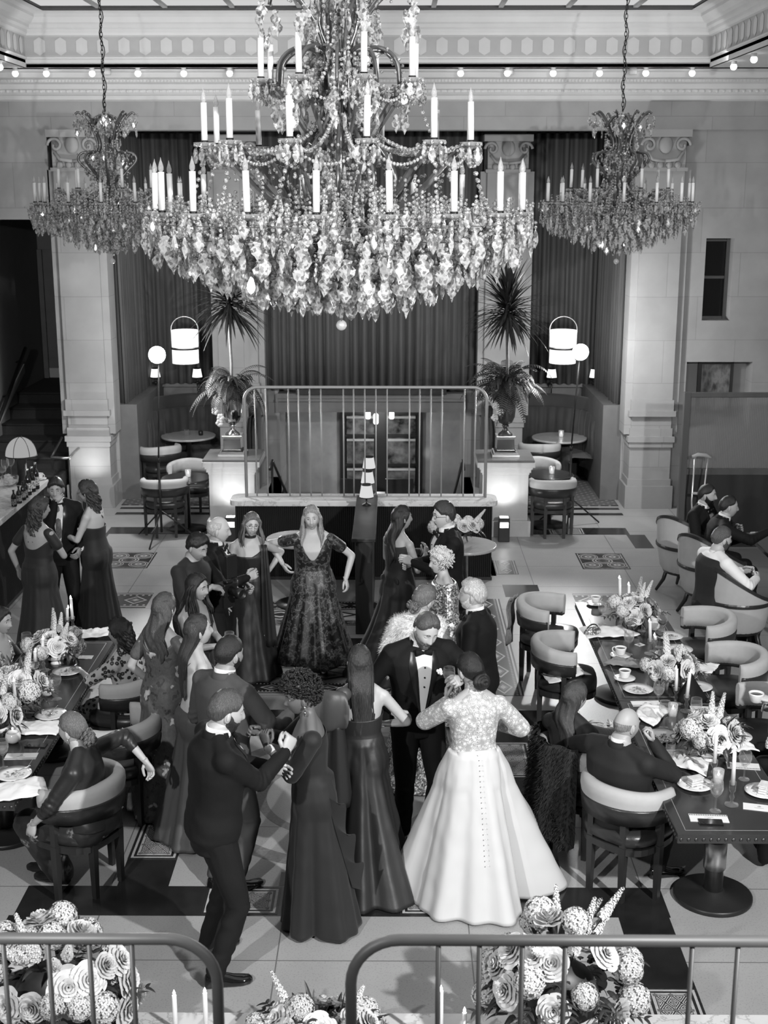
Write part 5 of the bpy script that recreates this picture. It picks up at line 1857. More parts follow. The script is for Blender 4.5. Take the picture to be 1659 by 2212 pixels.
def hair_long(e, P, hm_, L=.42, w=.1, wav=.004, seed=1, front=0.0, curl=0.0, line=None, d0=.0, thick=.014, part=None, back=0.0):
    m = MB()
    hair_cap(e, P, hm_, thick, line or [(0, .07), (35, .058), (60, .02), (80, -.03), (180, -.08)], .004, .003, seed, m=m, part=part)
    M = P.hyaw
    rr = random.Random(seed); n = 48; rows = []
    steps = 22
    for k in range(steps + 1):
        z = lerp(.085, -L, k / steps)
        t = (0.085 - z) / (.085 + L)
        if z > 0: a, b, yc = lerp(.088, .066, z / .085), lerp(.074, .05, z / .085), -.030
        else:
            q = min(-z / .22, 1)
            a, b, yc = lerp(.088, w, q), lerp(.07, .034, q), lerp(-.032, -.118 - back, smooth01(q))
            if z < -.22:
                a *= 1 - .30 * ((-z - .22) / max(L - .22, .01)) ** 2; b *= 1 - .4 * ((-z - .22) / max(L - .22, .01)) ** 2
        row = []
        for j in range(n):
            az = 2 * PI * j / n
            rip = 1 + (.05 + curl * .5) * math.sin(9 * az + seed + (z * 40 if curl else 0)) * (.4 + t) + .035 * math.sin(21 * az + seed)
            x = a * rip * math.cos(az) + curl * .03 * math.sin(z * 45 + az * 2)
            y = yc + b * rip * math.sin(az) + curl * .02 * math.cos(z * 38 + az * 3)
            row.append((x + wav * math.sin(z * 22 + seed) * t * 3, y, z + .02 * t * math.sin(5 * az + seed)))
        rows.append(row)
    m.loft(rows, 0, True, (True, True), True, M)
    if front:
        for s in (1, -1):
            for q in range(7):
                pts = []; rad = []; u = q / 6; ph = rr.uniform(0, 6)
                for k in range(14):
                    t = k / 13; z = lerp(.09, -front * rr.uniform(.92, 1.0), t)
                    x = lerp(.045, .083, smooth01(t * 4)) + .03 * smooth01((t - .3) * 1.6) * (.4 + u) + .007 * math.sin(t * (9 + 60 * curl) + ph)
                    y = lerp(.03, .035 - .075 * u, smooth01(t * 3)) + .05 * smooth01((t - .45) * 1.8) * (1 - u) + .007 * math.cos(t * (9 + 60 * curl) + ph)
                    pts.append(M @ V((s * x, y, z))); rad.append(.017 * min(1, .5 + t * 3) * (1 if t < .75 else 1 - (t - .75) * 3.2))
                m.tube(pts, rad, 8, 0, True, flat=.7)
    put(m, 'hair', hm_, e, P.k)


def bun(e, P, hm_, c=(0, -.115, -.03), r=.045, curly=False, seed=2, name='bun'):
    m = MB(); rr = random.Random(seed)
    if curly:
        for k in range(26):
            d = V((rr.gauss(0, 1), rr.gauss(0, 1), rr.gauss(0, 1))).normalized()
            q = V(c) + V((d.x * r * 1.0, d.y * r * .7, d.z * r * .9)); pts = []
            for j in range(9):
                a = j * .9; pts.append(q + V((math.cos(a) * .012, math.sin(a) * .012 * d.x, math.sin(a) * .012)))
            m.tube(pts, .0075, 6, 0, True, (True, True), P.hm)
        m.ball(c, (r * .9, r * .7, r * .8), 14, 10, 0, P.hm)
    else:
        n = 26
        for i in range(3):
            pts = []
            for j in range(14):
                a = 2 * PI * j / 14
                rr_ = r * (1 - i * .3)
                pts.append(V(c) + V((rr_ * math.cos(a), -i * .014, rr_ * .82 * math.sin(a))))
            m.tube(pts, r * .36, 8, 0, True, closed=True, M=P.hm)
        m.ball(c, (r * .95, r * .7, r * .8), 16, 10, 0, P.hm)
    put(m, name, hm_, e, P.k)


def curls(e, P, hm_, zlow=-.42, w=.1, n=120, seed=3, r=.015, front=.0):
    """loose ringlets falling behind the head"""
    m = MB(); rr = random.Random(seed)
    hair_cap(e, P, hm_, .018, [(0, .065), (40, .052), (65, .015), (85, -.04), (180, -.08)], .006, .006, seed, m=m)
    M = P.hyaw
    for k in range(n):
        az = rr.uniform(-1.25, 1.25) + PI
        u = rr.uniform(.5, 1)
        x0 = math.sin(az) * .085 * u; y0 = math.cos(az) * .085 * u
        z0 = rr.uniform(-.02, .08); z1 = rr.uniform(zlow, -.12)
        pts = []; ph = rr.uniform(0, 6); q = 16
        for j in range(q + 1):
            t = j / q; z = lerp(z0, z1, t)
            spread = 1 + t * (w / .085 - 1)
            pts.append(M @ V((x0 * spread + .016 * math.sin(ph + z * 55), min(y0 * (1 + .25 * t), -.01) - .035 * t + .016 * math.cos(ph + z * 55), z)))
        m.tube(pts, [r * (1 - .55 * (j / q) ** 3) for j in range(q + 1)], 6, 0, True)
    put(m, 'hair', hm_, e, P.k)


def afro(e, P, hm_, seed=4):
    m = MB(); rr = random.Random(seed)
    hair_cap(e, P, hm_, .03, [(0, .055), (45, .045), (70, .03), (95, .02), (125, -.03), (180, -.06)], .03, .008, seed, m=m)
    for k in range(900):
        az = rr.uniform(0, 2 * PI); ph = math.acos(rr.uniform(-.45, 1))
        d = V((math.sin(ph) * math.sin(az), math.sin(ph) * math.cos(az), math.cos(ph)))
        b = headpt(d, 0, False)
        deg = abs((math.degrees(az) + 180) % 360 - 180)
        if b.z < interp([(0, .06), (45, .05), (70, .03), (95, .025), (125, -.03), (180, -.055)], deg)[0]: continue
        top = .035 + .03 * max(0, d.z)
        q = headpt(d, top + rr.uniform(-.008, .006), False)
        pts = [q + V((.008 * math.cos(a + k), .008 * math.sin(a * 1.3 + k), .008 * math.sin(a))) for a in [j * 1.1 for j in range(5)]]
        m.tube(pts, .0055, 5, 0, True, (True, True), P.hm)
    put(m, 'hair', hm_, e, P.k)


def beard(e, P, hm_, t=.010, low=0.02, name='beard', mous=True):
    nu, nv = 64, 40; vs = []; kp = []
    for i in range(nv + 1):
        ph = PI * i / nv
        for j in range(nu):
            az = 2 * PI * j / nu
            d = (math.sin(ph) * math.sin(az), math.sin(ph) * math.cos(az), -math.cos(ph))
            b = headpt(d, 0, True)
            dg = abs((math.degrees(az) + 180) % 360 - 180)
            edge = interp([(0, -.036), (30, -.042), (50, -.040), (68, -.022), (80, .008), (95, .02)], dg)[0] + .006 * noise.noise(V((az * 8, ph * 14, 3)))
            g = smooth01((edge - b.z) / .02) * smooth01((b.y + .012) / .02)
            if abs(b.x) < .026 and -.078 < b.z < -.047: g = 0 if b.z < -.05 or not mous else g * .5
            q = headpt(d, t * g - .002 * (1 - g), True)
            q.z -= low * g * smooth01((-.07 - b.z) / .04) * (1 if b.y > .02 else .3)
            q += V((noise.noise(V((az * 9, ph * 22, 1))), 0, noise.noise(V((az * 9, ph * 22, 5))))) * .004 * g
            vs.append(P.hm @ q); kp.append(g > .02)
    fs = []
    for i in range(nv):
        for j in range(nu):
            k = (j + 1) % nu; f = (i * nu + j, i * nu + k, (i + 1) * nu + k, (i + 1) * nu + j)
            if sum(kp[a] for a in f) >= 2: fs.append(f)
    m = MB().add(vs, fs, 0, True); put(m, name, hm_, e, P.k)


# ---------------------------------------------------------------- clothing
def wrinkle(P, v):
    n = V((noise.noise(v * 7), noise.noise(v * 7 + V((9, 0, 0))), 0)) * .006
    for s in (1, -1):                     # creases gathering at the elbows
        d = (v - P.E[s]).length
        if d < .16:
            ax = (P.W[s] - P.S[s]).normalized()
            n += (v - P.E[s]).normalized() * .0055 * math.sin((v - P.E[s]).dot(ax) * 150 + 3 * noise.noise(v * 12)) * (1 - d / .16)
    t = v.z - P.hip.z
    if -.1 < t < .35: n += V((v.x, v.y, 0)).normalized() * .0022 * math.sin(t * 55 + 9 * noise.noise(v * 3) + 14 * v.x) * (1 - abs(t - .12) / .25)
    return tuple(v + n)


def jacket(e, P, mt, zlow=.80, inf=.017, sleeves=True, name='jacket', endsl=.97):
    m = MB()
    ex = (lambda z: (0, 0)) if P.sit else (lambda z: (.010 * smooth01((1.0 - z) / .2), .006 * smooth01((1.0 - z) / .2)))
    if P.sit: zlow = max(zlow, .93)
    m.loft(torso_rings(P, zlow, 1.475, inf, extra=ex), 0)
    for s in (1, -1):
        m.cap(P.S[s] + V((0, 0, .004)), P.tp(s * .045, -.012, 1.475), .058 * P.wide, .045, 12)
        if sleeves: limbs_arm(m, P, s, [a * ((P.wide - 1) * .5 + 1) for a in (.063, .061, .053, .049, .039)], endsl)
    b = remesh(m, .012, 5)
    b.v = [wrinkle(P, V(v)) for v in b.v]
    put(b, name, mt, e, P.k)
    if name == 'jacket':     # turned collar and centre seam
        rows = []
        for k in range(25):
            a = lerp(R(-40), R(220), k / 24); rows.append([P.tp(r * math.cos(a), -.004 - r * 1.0 * math.sin(a), z) for r, z in ((.062, 1.505), (.067, 1.512), (.074, 1.505), (.088, 1.462), (.082, 1.452))])
        put(MB().loft(rows, 0, True), 'jacket_collar', mt, e, P.k)


def front(P, z, x, off):
    a, b, yo = interp(P.tab, z)
    w = P.wide if z < 1.44 else 1 + (P.wide - 1) * .3; dd = P.deep if z < 1.4 else 1
    a = a * w + .017; b = b * dd + .017
    y = yo + b * max(1e-3, 1 - min(abs(x) / a, .98) ** 2.2) ** .5 + off
    c, m_ = P.frame(z); return c + m_ @ V((x, y, 0))


def shirt_front(e, P, shirt=LINEN, zb=1.10, tie='bow', tiem=None, lapelm=None, zt=1.46):
    """white shirt showing in the jacket's V, collar, tie and satin lapels"""
    m = MB(); rows = []
    for k in range(13):
        z = lerp(zb, zt, k / 12); w = lerp(.012, .062, (k / 12) ** .9)
        if z > 1.42: w = lerp(.06, .045, (z - 1.42) / .04)
        rows.append([front(P, z, w * u, .006 if z < 1.42 else .004) for u in (-1, -.5, 0, .5, 1)])
    m.loft(rows, 0, True, (False, False), False)
    put(m, 'shirt', shirt, e, P.k)
    m = MB(); c, m_ = P.frame(1.47); rr = []
    for (r, zz) in ((.066, 1.455), (.07, 1.48), (.066, 1.525), (.060, 1.52)):
        a = r if P.sex == 'm' else r * .85
        c2, m2 = P.frame(zz)
        rr.append([c2 + m2 @ V((a * math.cos(t), a * 1.02 * math.sin(t) + .004, .012 * -math.sin(t))) for t in [2 * PI * k / 24 for k in range(24)]])
    m.loft(rr, 0, True, (False, False)); put(m, 'collar', shirt, e, P.k)
    if lapelm:
        for s in (1, -1):
            m = MB(); rows = []
            for k in range(11):
                t = k / 10; z = lerp(zb - .01, 1.45, t); w0 = lerp(.012, .058, t ** .9); w1 = w0 + lerp(.012, .055, min(1, t * 1.3)) * (1 if t < .8 else 1 - (t - .8) * 2.5)
                rows.append([front(P, z, s * w0, .010), front(P, z, s * (w0 + w1) / 2, .013), front(P, z, s * w1, .006)])
            m.loft(rows, 0, True, (False, False), False); put(m, 'lapel', lapelm, e, P.k)
    if tie == 'bow':
        m = MB()
        for s in (1, -1):
            rows = []
            for x, h in ((.004, .008), (.02, .016), (.05, .025), (.056, .022)):
                rows.append([front(P, 1.452, 0, .018) + P.frame(1.45)[1] @ V((s * x, dy, dz)) for dy, dz in ((.006, h), (.014, 0), (.006, -h), (-.006, -h), (-.008, 0), (-.006, h))])
            m.loft(rows, 0, True)
        m.ball(front(P, 1.452, 0, .022), (.010, .010, .011), 10, 8)
        put(m, 'bow_tie', tiem or BLK, e, P.k)
        for z in (1.36, 1.29, 1.22):
            put(MB().ball(front(P, z, 0, .009), .006, 8, 6), 'shirt_stud', BLK, e, P.k)
    elif tie == 'long':
        m = MB(); rows = []
        for z, w in ((1.45, .014), (1.43, .018), (1.3, .026), (1.14, .034), (1.11, .002)):
            rows.append([front(P, max(z, zb), -w, .010), front(P, max(z, zb), 0, .014), front(P, max(z, zb), w, .010)])
        m.loft(rows, 0, True, (False, False), False); put(m, 'necktie', tiem or BLK, e, P.k)


def trousers(e, P, mt, name='trousers', r=(.105, .09, .07, .066, .058)):
    m = MB()
    if P.sit:
        m.ball(P.hip + V((0, -.01, 0)), (.18 * P.wide, .15 * P.deep, .12), 16, 10)
    else: m.loft(torso_rings(P, .86, 1.06, .012), 0)
    for s in (1, -1): limbs_leg(m, P, s, r, .99)
    b = remesh(m, .012, 5)
    b.v = [tuple(V(v) + V((noise.noise(V(v) * 8), noise.noise(V(v) * 8 + V((9, 0, 0))), 0)) * .006) for v in b.v]
    b.v = [tuple(V(v) + V((0, .004 * math.sin(v[2] * 60 + 4 * noise.noise(V(v) * 6)), 0))) if v[2] < .5 else tuple(v) for v in b.v]
    put(b, name, mt, e, P.k)


def shoes(e, P, mt, heads=(0, 0), heel=False):
    for s, a in zip((1, -1), heads):
        f = P.F[s]; M = Matrix.Translation((f.x, f.y, f.z - .08)) @ Matrix.Rotation(R(a), 4, 'Z')
        m = MB(); rows = []
        for y, w, h, z0 in ((-.065, .022, .05, 0), (-.055, .034, .075, 0), (-.01, .037, .09, 0), (.05, .038, .075, 0), (.10, .044, .055, 0), (.15, .045, .045, 0), (.19, .036, .036, .003), (.208, .016, .022, .006)):
            rows.append([(w * math.cos(t), y, z0 + .012 + (h - .012) * max(0, math.sin(t)) ** .8 - .012 * (math.sin(t) < -.01)) for t in [2 * PI * k / 16 for k in range(16)]])
        m.loft(rows, 0, True, (True, True), True, M); put(m, 'shoe', mt, e, P.k)


def gown(e, P, mt, top=None, waist=1.08, hem=.015, r0=.30, rip=10, amp=.06, train=(0, 0), tamp=1.4, seed=1, inf=.009, power=1.5, name='gown', n=96, zhip=.9, hemfn=None, thick=.006, aline=.5, grad=0):
    """fitted bodice from the neckline down, then a skirt flaring to the floor"""
    top = top or (lambda a: 1.30)
    rr = random.Random(seed); ph = [rr.uniform(0, 6) for _ in range(4)]
    rows = []; nz = 46; nb = 16
    def ring(fn): rows.append([fn(2 * PI * j / n, j) for j in range(n)])
    tabpt = lambda z, a, o: (lambda t: (P.frame(z)[0] + P.frame(z)[1] @ V(((t[0] * (P.wide if z < 1.44 else 1) + o) * math.copysign(abs(math.cos(a)) ** .85, math.cos(a)), t[2] + (t[1] * (P.deep if z < 1.4 else 1) + o) * math.copysign(abs(math.sin(a)) ** .9, math.sin(a)), 0))))(interp(P.tab, z))
    for k in range(nb + 1):
        t = k / nb
        ring(lambda a, j: tabpt(lerp(top(a), waist, t), a, inf))
    z1 = .93 if waist > .93 else waist - .01
    zlow = hem / P.k
    for k in range(1, nz + 1):
        t = k / nz
        z = lerp(waist, zlow, t)
        q = (waist - z) / (waist - zlow)
        def f(a, j):
            if z > .82:
                b = tabpt(z, a, inf + .006 * q); bw = tabpt(waist, a, inf); b = V((lerp(b.x, bw.x * 1.08, aline), lerp(b.y, bw.y * 1.08, aline), b.z))
            else:
                b = tabpt(.82, a, inf + .012); 
            c = P.hip
            d = V((math.cos(a), math.sin(a), 0))
            R_ = (hemfn(a) if hemfn else r0)
            zz = z + P.dz * (1 - q) if not P.sit else z
            base = V((b.x - c.x, b.y - c.y, 0))
            L = max(base.length, .13)
            g = q ** power
            rad = lerp(L, R_, g)
            w = (math.sin(rip * a + ph[0] + .8 * math.sin(2 * a + ph[1])) * .6 + math.sin((rip * 2 + 1) * a + ph[2]) * .28 + math.sin(3 * a + ph[3]) * .3)
            rad += amp * w * (q ** 1.2) + .005 * noise.noise(V((d.x * 5, d.y * 5, z * 9))) * (1 if z < 1.0 else .5)
            x = c.x + d.x * rad + train[0] * q ** 2; y = c.y + d.y * rad + train[1] * q ** 2
            zf = b.z if z > .9 else min(b.z, zz)
            return V((x, y, max(zf, zlow)))
        ring(f)
    m = MB(); m.loft(rows, 0, True, (False, False))
    if P.k != 1: m.v = [(x * P.k, y * P.k, z * P.k) for x, y, z in m.v]
    mm = m.build(name, mt, e, None, 0, thick)
    return mm


def strap(e, P, mt, s, r=.008, back=True, zf=1.29, name='strap', x=.07, flat=.5, zb=1.27):
    pts = [front(P, zf, s * x, -.004), P.tp(s * x * 1.25, .055, 1.40), P.tp(s * x * 1.35, -.0, 1.445), P.tp(s * x * 1.2, -.103, 1.38), P.tp(s * x, -.113, zb)]
    if not back: pts = pts[:3]
    m = MB().tube(pts, r, 8, 0, True, flat=flat); put(m, name, mt, e, P.k)


def sleeve(e, P, mt, s, end=.5, rad=(.056, .054, .048, .045, .036), name='sleeve', rem=True, puff=0):
    m = MB()
    S, E_, W = P.S[s], P.E[s], P.W[s]
    if end <= .5: 
        q = S.lerp(E_, end * 2); m.cap(S + V((-s * .02, 0, .005)), q, rad[0], rad[1] + puff, 14)
    else:
        limbs_arm(m, P, s, rad, (end - .5) * 2)
        if puff: m.ball(E_.lerp(S, .15), rad[2] + puff, 14, 10)
    b = remesh(m, .011, 3); put(b, name, mt, e, P.k)


def glasses_face(e, P):
    m = MB(); 
    for s in (1, -1):
        c = headpt(V((s * .36, .93, .05)).normalized(), .008)
        m.tube([P.hm @ (V((s * .031, .098, .006)) + V((.023 * math.cos(a), -abs(math.cos(a)) * .004, .017 * math.sin(a)))) for a in [2 * PI * k / 18 for k in range(18)]], .0016, 5, closed=True)
        m.tube([P.hm @ V((s * .054, .092, .01)), P.hm @ V((s * .078, .06, .012)), P.hm @ V((s * .081, -.01, .006))], .0016, 5)
    m.tube([P.hm @ V((-.009, .099, .01)), P.hm @ V((0, .102, .012)), P.hm @ V((.009, .099, .01))], .0016, 5)
    put(m, 'spectacles', DARKM, e, P.k)


def person(label, xy, face, grp=None, z=0):
    e = thing('person', label, 'person', (xy[0], xy[1], z), R(face), grp)
    return e


def place_by_head(e, P, px, py):
    """slide the figure so the crown of the head sits where the photograph shows it"""
    hp = e.matrix_basis @ ((P.hm @ V((0, 0, .125))) * P.k)
    t = atz(px, py, hp.z)
    e.location.x += t.x - hp.x; e.location.y += t.y - hp.y
# ================================================================== fabrics
SATIN = lambda n, c, r=.3: mat(n, c, r, var=.15, scale=5, sheen=.1, coat=.0, spec=.7)
SAT_D = mat('dark_satin', .02, .48, var=.2, scale=5, bump=.35, bscale=9, stretch=(1, 1, .35)); SAT_G = mat('grey_satin', .07, .48, var=.2, scale=5, bump=.3, bscale=9, stretch=(1, 1, .35)); CREPE = mat('charcoal_crepe', .010, .7, var=.15, sheen=.1)
BLKSAT = mat('black_satin_trim', .012, .3, var=.1); SUITG = mat('grey_suit_wool', .06, .8, var=.12, bump=.1, bscale=280); BLK2 = mat('black_jersey', .009, .7, var=.2, sheen=.08)
WSAT = mat('white_mikado_satin', .60, .5, var=.02, scale=3, bump=.12, bscale=5, stretch=(1, 1, .3))
PATENT = mat('patent_leather', .008, .08, var=0, coat=.5); VEST = mat('waistcoat_wool', .01, .8)
def f_floral(t):
    v0 = t.coord((1, 1, .8)); nz = t.n('ShaderNodeTexNoise'); nz.inputs['Scale'].default_value = 16; t.l(v0, nz.inputs[0])
    v = mixv(t, v0, nz.outputs['Color'], .16)
    d = vor(t, 11, 'F1', v)
    n = t.noise(28, 3, v)
    petals = t.ramp(d, [(.16, .6), (.30, .42), (.36, .05), (.42, .10)])
    sel = t.ramp(vor(t, 11, 'F1', v, 1, 'Color'), [(.42, 0), (.46, 1)], True)
    base = t.ramp(n, [(.4, .07), (.62, .14)])
    leaf = t.ramp(vor(t, 17, 'F1', v), [(.18, .012), (.28, .012), (.30, .11)])
    return mixv(t, mixv(t, base, leaf, .55), petals, mixv(t, 0.0, sel, t.ramp(d, [(.34, 1), (.37, 0)])))
FLORAL = pattern('floral_print', f_floral, .6)
def f_leo(t):
    v = t.coord(); d = vor(t, 24, 'F1', v)
    return t.ramp(mixv(t, d, t.noise(30, 3, v), .25), [(.22, .16), (.27, .015), (.42, .015), (.47, .42)])
LEO = pattern('leopard_print', f_leo, .6)
def f_dfloral(t):
    v = t.coord(); d = vor(t, 7, 'F1', v); n = t.noise(40, 4, v)
    return mixv(t, .018, t.ramp(n, [(.4, .02), (.6, .3)]), t.ramp(d, [(.2, 1), (.33, 0)]))
DFLORAL = pattern('dark_brocade', f_dfloral, .5)
def f_blace(t):
    n = t.noise(22, 5, t.coord()); return t.ramp(n, [(.44, .012), (.50, .012), (.53, .12), (.6, .02)])
BLACE = pattern('black_lace', f_blace, .45)
def f_seq(t):
    c = vor(t, 90, 'F1', None, 1, 'Color'); return t.ramp(c, [(.3, .12), (.6, .45), (.72, .95)])
SEQ = pattern('silver_sequins', f_seq, .28, Metallic=.55)
def f_lace(t):
    v = t.coord(); n = t.noise(60, 4, v, .6); d = vor(t, 34, 'F1', v)
    f = t.ramp(mixv(t, n, d, .55), [(.30, 1), (.36, .2), (.40, 1), (.44, .05), (.50, .0), (.53, .8), (.56, .05), (.66, .0)])
    return mixv(t, .36, .92, f)
LACE = pattern('ivory_lace', f_lace, .6)
FURW = mat('white_fur', .8, .9, var=.06, scale=30); FURD = mat('dark_fur', .02, .9, var=.4, scale=30)
HB = hair_mat(.016); HBR = hair_mat(.04); HMB = hair_mat(.075); HBL = hair_mat(.3); HLB = hair_mat(.15); HG = hair_mat(.5, 'hair_silver'); HW = hair_mat(.72, 'hair_white'); HGR = hair_mat(.09, 'hair_dark_blond')
SK = SKIN(.46); SKL = SKIN(.56); SKM = SKIN(.36); SKD = SKIN(.17)


def fur_shell(m, n, L, seed, droop=.4):
    """short tufts standing off a surface mesh"""
    rr = random.Random(seed); out = MB(); out.v = list(m.v); out.f = list(m.f); out.m = list(m.m); out.s = list(m.s)
    F_ = m.f
    for _ in range(n):
        f = F_[rr.randrange(len(F_))]
        a, b, c = V(m.v[f[0]]), V(m.v[f[1]]), V(m.v[f[2]])
        nr = (b - a).cross(c - a)
        if nr.length < 1e-9: continue
        nr.normalize(); p = a.lerp(c, rr.random()).lerp(b, rr.random() * .5)
        d = (nr + V((rr.gauss(0, .35), rr.gauss(0, .35), rr.gauss(0, .35) - droop))).normalized(); s = d.cross(V((rr.random(), rr.random(), 1))).normalized() * .003
        out.add([p - s, p + s, p + d * L * rr.uniform(.6, 1.2)], [(0, 1, 2)])
    return out


def tux(e, P, jm=BLK, lap=BLKSAT, tie='bow', zb=1.12, tr=None, sh=True, tiem=None, cuffs=True):
    jacket(e, P, jm); shirt_front(e, P, LINEN, zb, tie, tiem, lap); trousers(e, P, tr or jm)
    if cuffs:
        for s in (1, -1):
            d = (P.W[s] - P.E[s]).normalized()
            put(MB().cap(P.W[s] - d * .03, P.W[s] - d * .008, .036, .035, 14), 'shirt_cuff', LINEN, e, P.k)
    if sh: shoes(e, P, PATENT, (-12, 12))

SHORT = [(0, .066), (38, .05), (60, .02), (80, .02), (96, .0), (115, -.035), (140, -.055), (180, -.06)]
HI = [(0, .076), (30, .066), (52, .04), (66, .028), (96, .012), (115, -.03), (140, -.055), (180, -.06)]
HL_UP = [(0, .066), (40, .05), (65, .015), (88, .0), (110, -.035), (180, -.085)]

def earring(e, P, s, r=.009, drop=.03):
    p = P.hm @ V((s * .079, -.006, -.045))
    m = MB(); m.ball(p, r, 10, 8); m.ball(p - V((0, 0, drop)), (r * 1.4, r * .8, r * 1.7), 10, 8); put(m, 'earring', SILVER, e, P.k)


# ================================================================== the couple
# groom
P = solve(1.84, 'm', lean=7, head=(8, 27, -6), RH=(.2, .23, 1.06), LH=(-.22, .28, 1.27), rp=(.9, -.6, -.4), lp=(-.9, -.3, -.6), wide=1.04)
e = person('groom in black tuxedo and bow tie, smiling down, with a full beard', (0, 0), 193)
body(e, P, SKL, dict(curl=.85, d=(-.5, .5, -.6), back=(.5, .7, .4)), dict(curl=.6, d=(.6, .7, .2), back=(-.6, .3, .6)), True)
tux(e, P, zb=1.02); brows(e, P, HLB)
hair_cap(e, P, HGR, .008, HI, .016, .002, 3, part=.03); beard(e, P, hair_mat(.13, 'beard_brown'), .013, .028)
m = MB(); q = front(P, 1.33, -.10, .03)
for k in range(9): m.ball(q + V((.018 * math.cos(k * 2.4) * (k / 9), .008 * (k % 2), .018 * math.sin(k * 2.4) * (k / 9))), .011, 8, 6)
put(m, 'boutonniere', mat('petal_white', .85, .6, var=.04, scale=40), e, P.k)
place_by_head(e, P, 932, 1330)
GROOM = e, P

# bride
P = solve(1.72, 'f', lean=2, head=(22, 10, 0), LH=(-.10, .34, 1.30), RH=(.20, .26, 1.12), lp=(-.9, -.4, -.5), rp=(.9, -.5, -.4), wide=1.05)
e = person('bride in white satin ball gown with lace long sleeves and dark low bun', (0, 0), 12)
body(e, P, SK, dict(curl=.5), dict(curl=.75, d=(.1, .4, .5), back=(-.7, .4, .1)), legs=False)
m = MB(); m.loft(torso_rings(P, 1.02, 1.535, .010), 0)
for s in (1, -1):
    m.cap(P.S[s], P.tp(s * .05, -.01, 1.43), .056, .04, 12)
    limbs_arm(m, P, s, (.058, .066, .066, .052, .032), .96)
b = remesh(m, .0105, 4); put(b, 'lace_bodice', LACE, e, P.k)
put(MB().tube([(front(P, 1.0, 0, 0) if False else P.tp(.052 * math.cos(a), .056 * math.sin(a), 1.535 + .006 * math.cos(a * 9))) for a in [2 * PI * k / 40 for k in range(40)]], .007, 6, closed=True), 'scalloped_collar', LACE, e, P.k)
hip_ = lambda a: 1.10 - .01 * math.cos(a) ** 2
hair_cap(e, P, HB, .009, HL_UP, .006, .0015, 5); bun(e, P, HB, (.0, -.115, -.062), .05)
earring(e, P, -1, .006, .012)
place_by_head(e, P, 1012, 1408)
BRIDE = e, P
# hem outline measured on the floor
hem_px = [(868, 1905), (905, 1960), (960, 1990), (1030, 2003), (1086, 2003), (1108, 1985), (1110, 1945), (1135, 1978), (1172, 1950), (1200, 1895), (1211, 1868), (1190, 1800)]
inv = (Matrix.Translation(e.location) @ Matrix.Rotation(e.rotation_euler.z, 4, 'Z')).inverted()
hp = []
for px, py in hem_px:
    q = inv @ atz(px, py, .0); q /= P.k; hp.append((math.atan2(q.y, q.x) % (2 * PI), math.hypot(q.x, q.y)))
hp += [(R(20), .62), (R(60), .5), (R(100), .48), (R(140), .52), (R(172), .6)]
hp.sort()
def hemf(a):
    a %= 2 * PI
    for i in range(len(hp)):
        a0, r0 = hp[i]; a1, r1 = hp[(i + 1) % len(hp)]
        if i == len(hp) - 1: a1 += 2 * PI
        aa = a if a >= a0 else a + 2 * PI
        if a0 <= aa <= a1: return lerp(r0, r1, (aa - a0) / max(a1 - a0, 1e-6))
    return .6
G = gown(e, P, WSAT, hip_, 1.09, .012, rip=5, amp=.085, hemfn=hemf, power=1.0, n=144, name='gown', inf=.0115, seed=4, thick=.002, aline=.75)
m = MB()
for k in range(34):
    t = k / 33
    z = lerp(1.5, .40, t)
    if z > 1.1: q = P.tp(0, interp(FEM, z)[2] - interp(FEM, z)[1] - .015, z)
    else:
        g = (1.09 - z) / 1.09; rb = lerp(.13, hemf(R(268)), g); q = V((.0 + .02 * g, -rb - .022, z))
    m.ball(q, .0042, 8, 6)
put(m, 'button_row', CHINA, e, P.k)

# rocks glass raised between the couple
def tumbler(p, lab, h=.09, r=.038, fill=.5, grp=None, stem=False):
    g = thing('tumbler', lab, 'glass', p, 0, grp)
    MB().lathe([(r * .86, 0), (r, h), (r * .95, h), (r * .8, .01)], 20).build('bowl', GLASS, g)
    if fill: MB().lathe([(r * .78, .011), (r * .82 + r * .1 * fill, h * fill)], 20).build('drink', glassy('water_drink', .05, .5, .9, .04, .3), g)
    return g
w = BRIDE[0].matrix_basis @ ((BRIDE[1].W[-1] + V((.03, .07, .07))) * BRIDE[1].k)
wineglass((w.x - .0, w.y, w.z - .06), 'stemmed glass raised by the bride in front of the groom', .19, .042, .6, grp=None)

# ================================================================== dancers in front
P = solve(1.83, 'm', lean=4, side=2, head=(-4, 12, 0), RH=(.0, .44, 1.29), LH=(-.2, .4, 1.12), rp=(.5, -.5, -.9), lp=(-.7, -.3, -.6), feet=((.13, -.05, .08), (-.2, .0, .08)), wide=1.07, deep=1.16)
e = person('bearded man in black suit with side-parted hair dancing, back half turned', (0, 0), -66)
body(e, P, SKL, dict(curl=.95, d=(-.2, .5, .75), back=(.75, .1, -.1)), dict(curl=.3))
tux(e, P, mat('black_dinner_wool', .007, .8, var=.3, scale=3, bump=.25, bscale=14, spec=.3)); brows(e, P, HBR)
hair_cap(e, P, HMB, .011, SHORT, .014, .002, 7, part=-.25); beard(e, P, HBR, .008, .008)
place_by_head(e, P, 497, 1491)
MAN3 = e, P

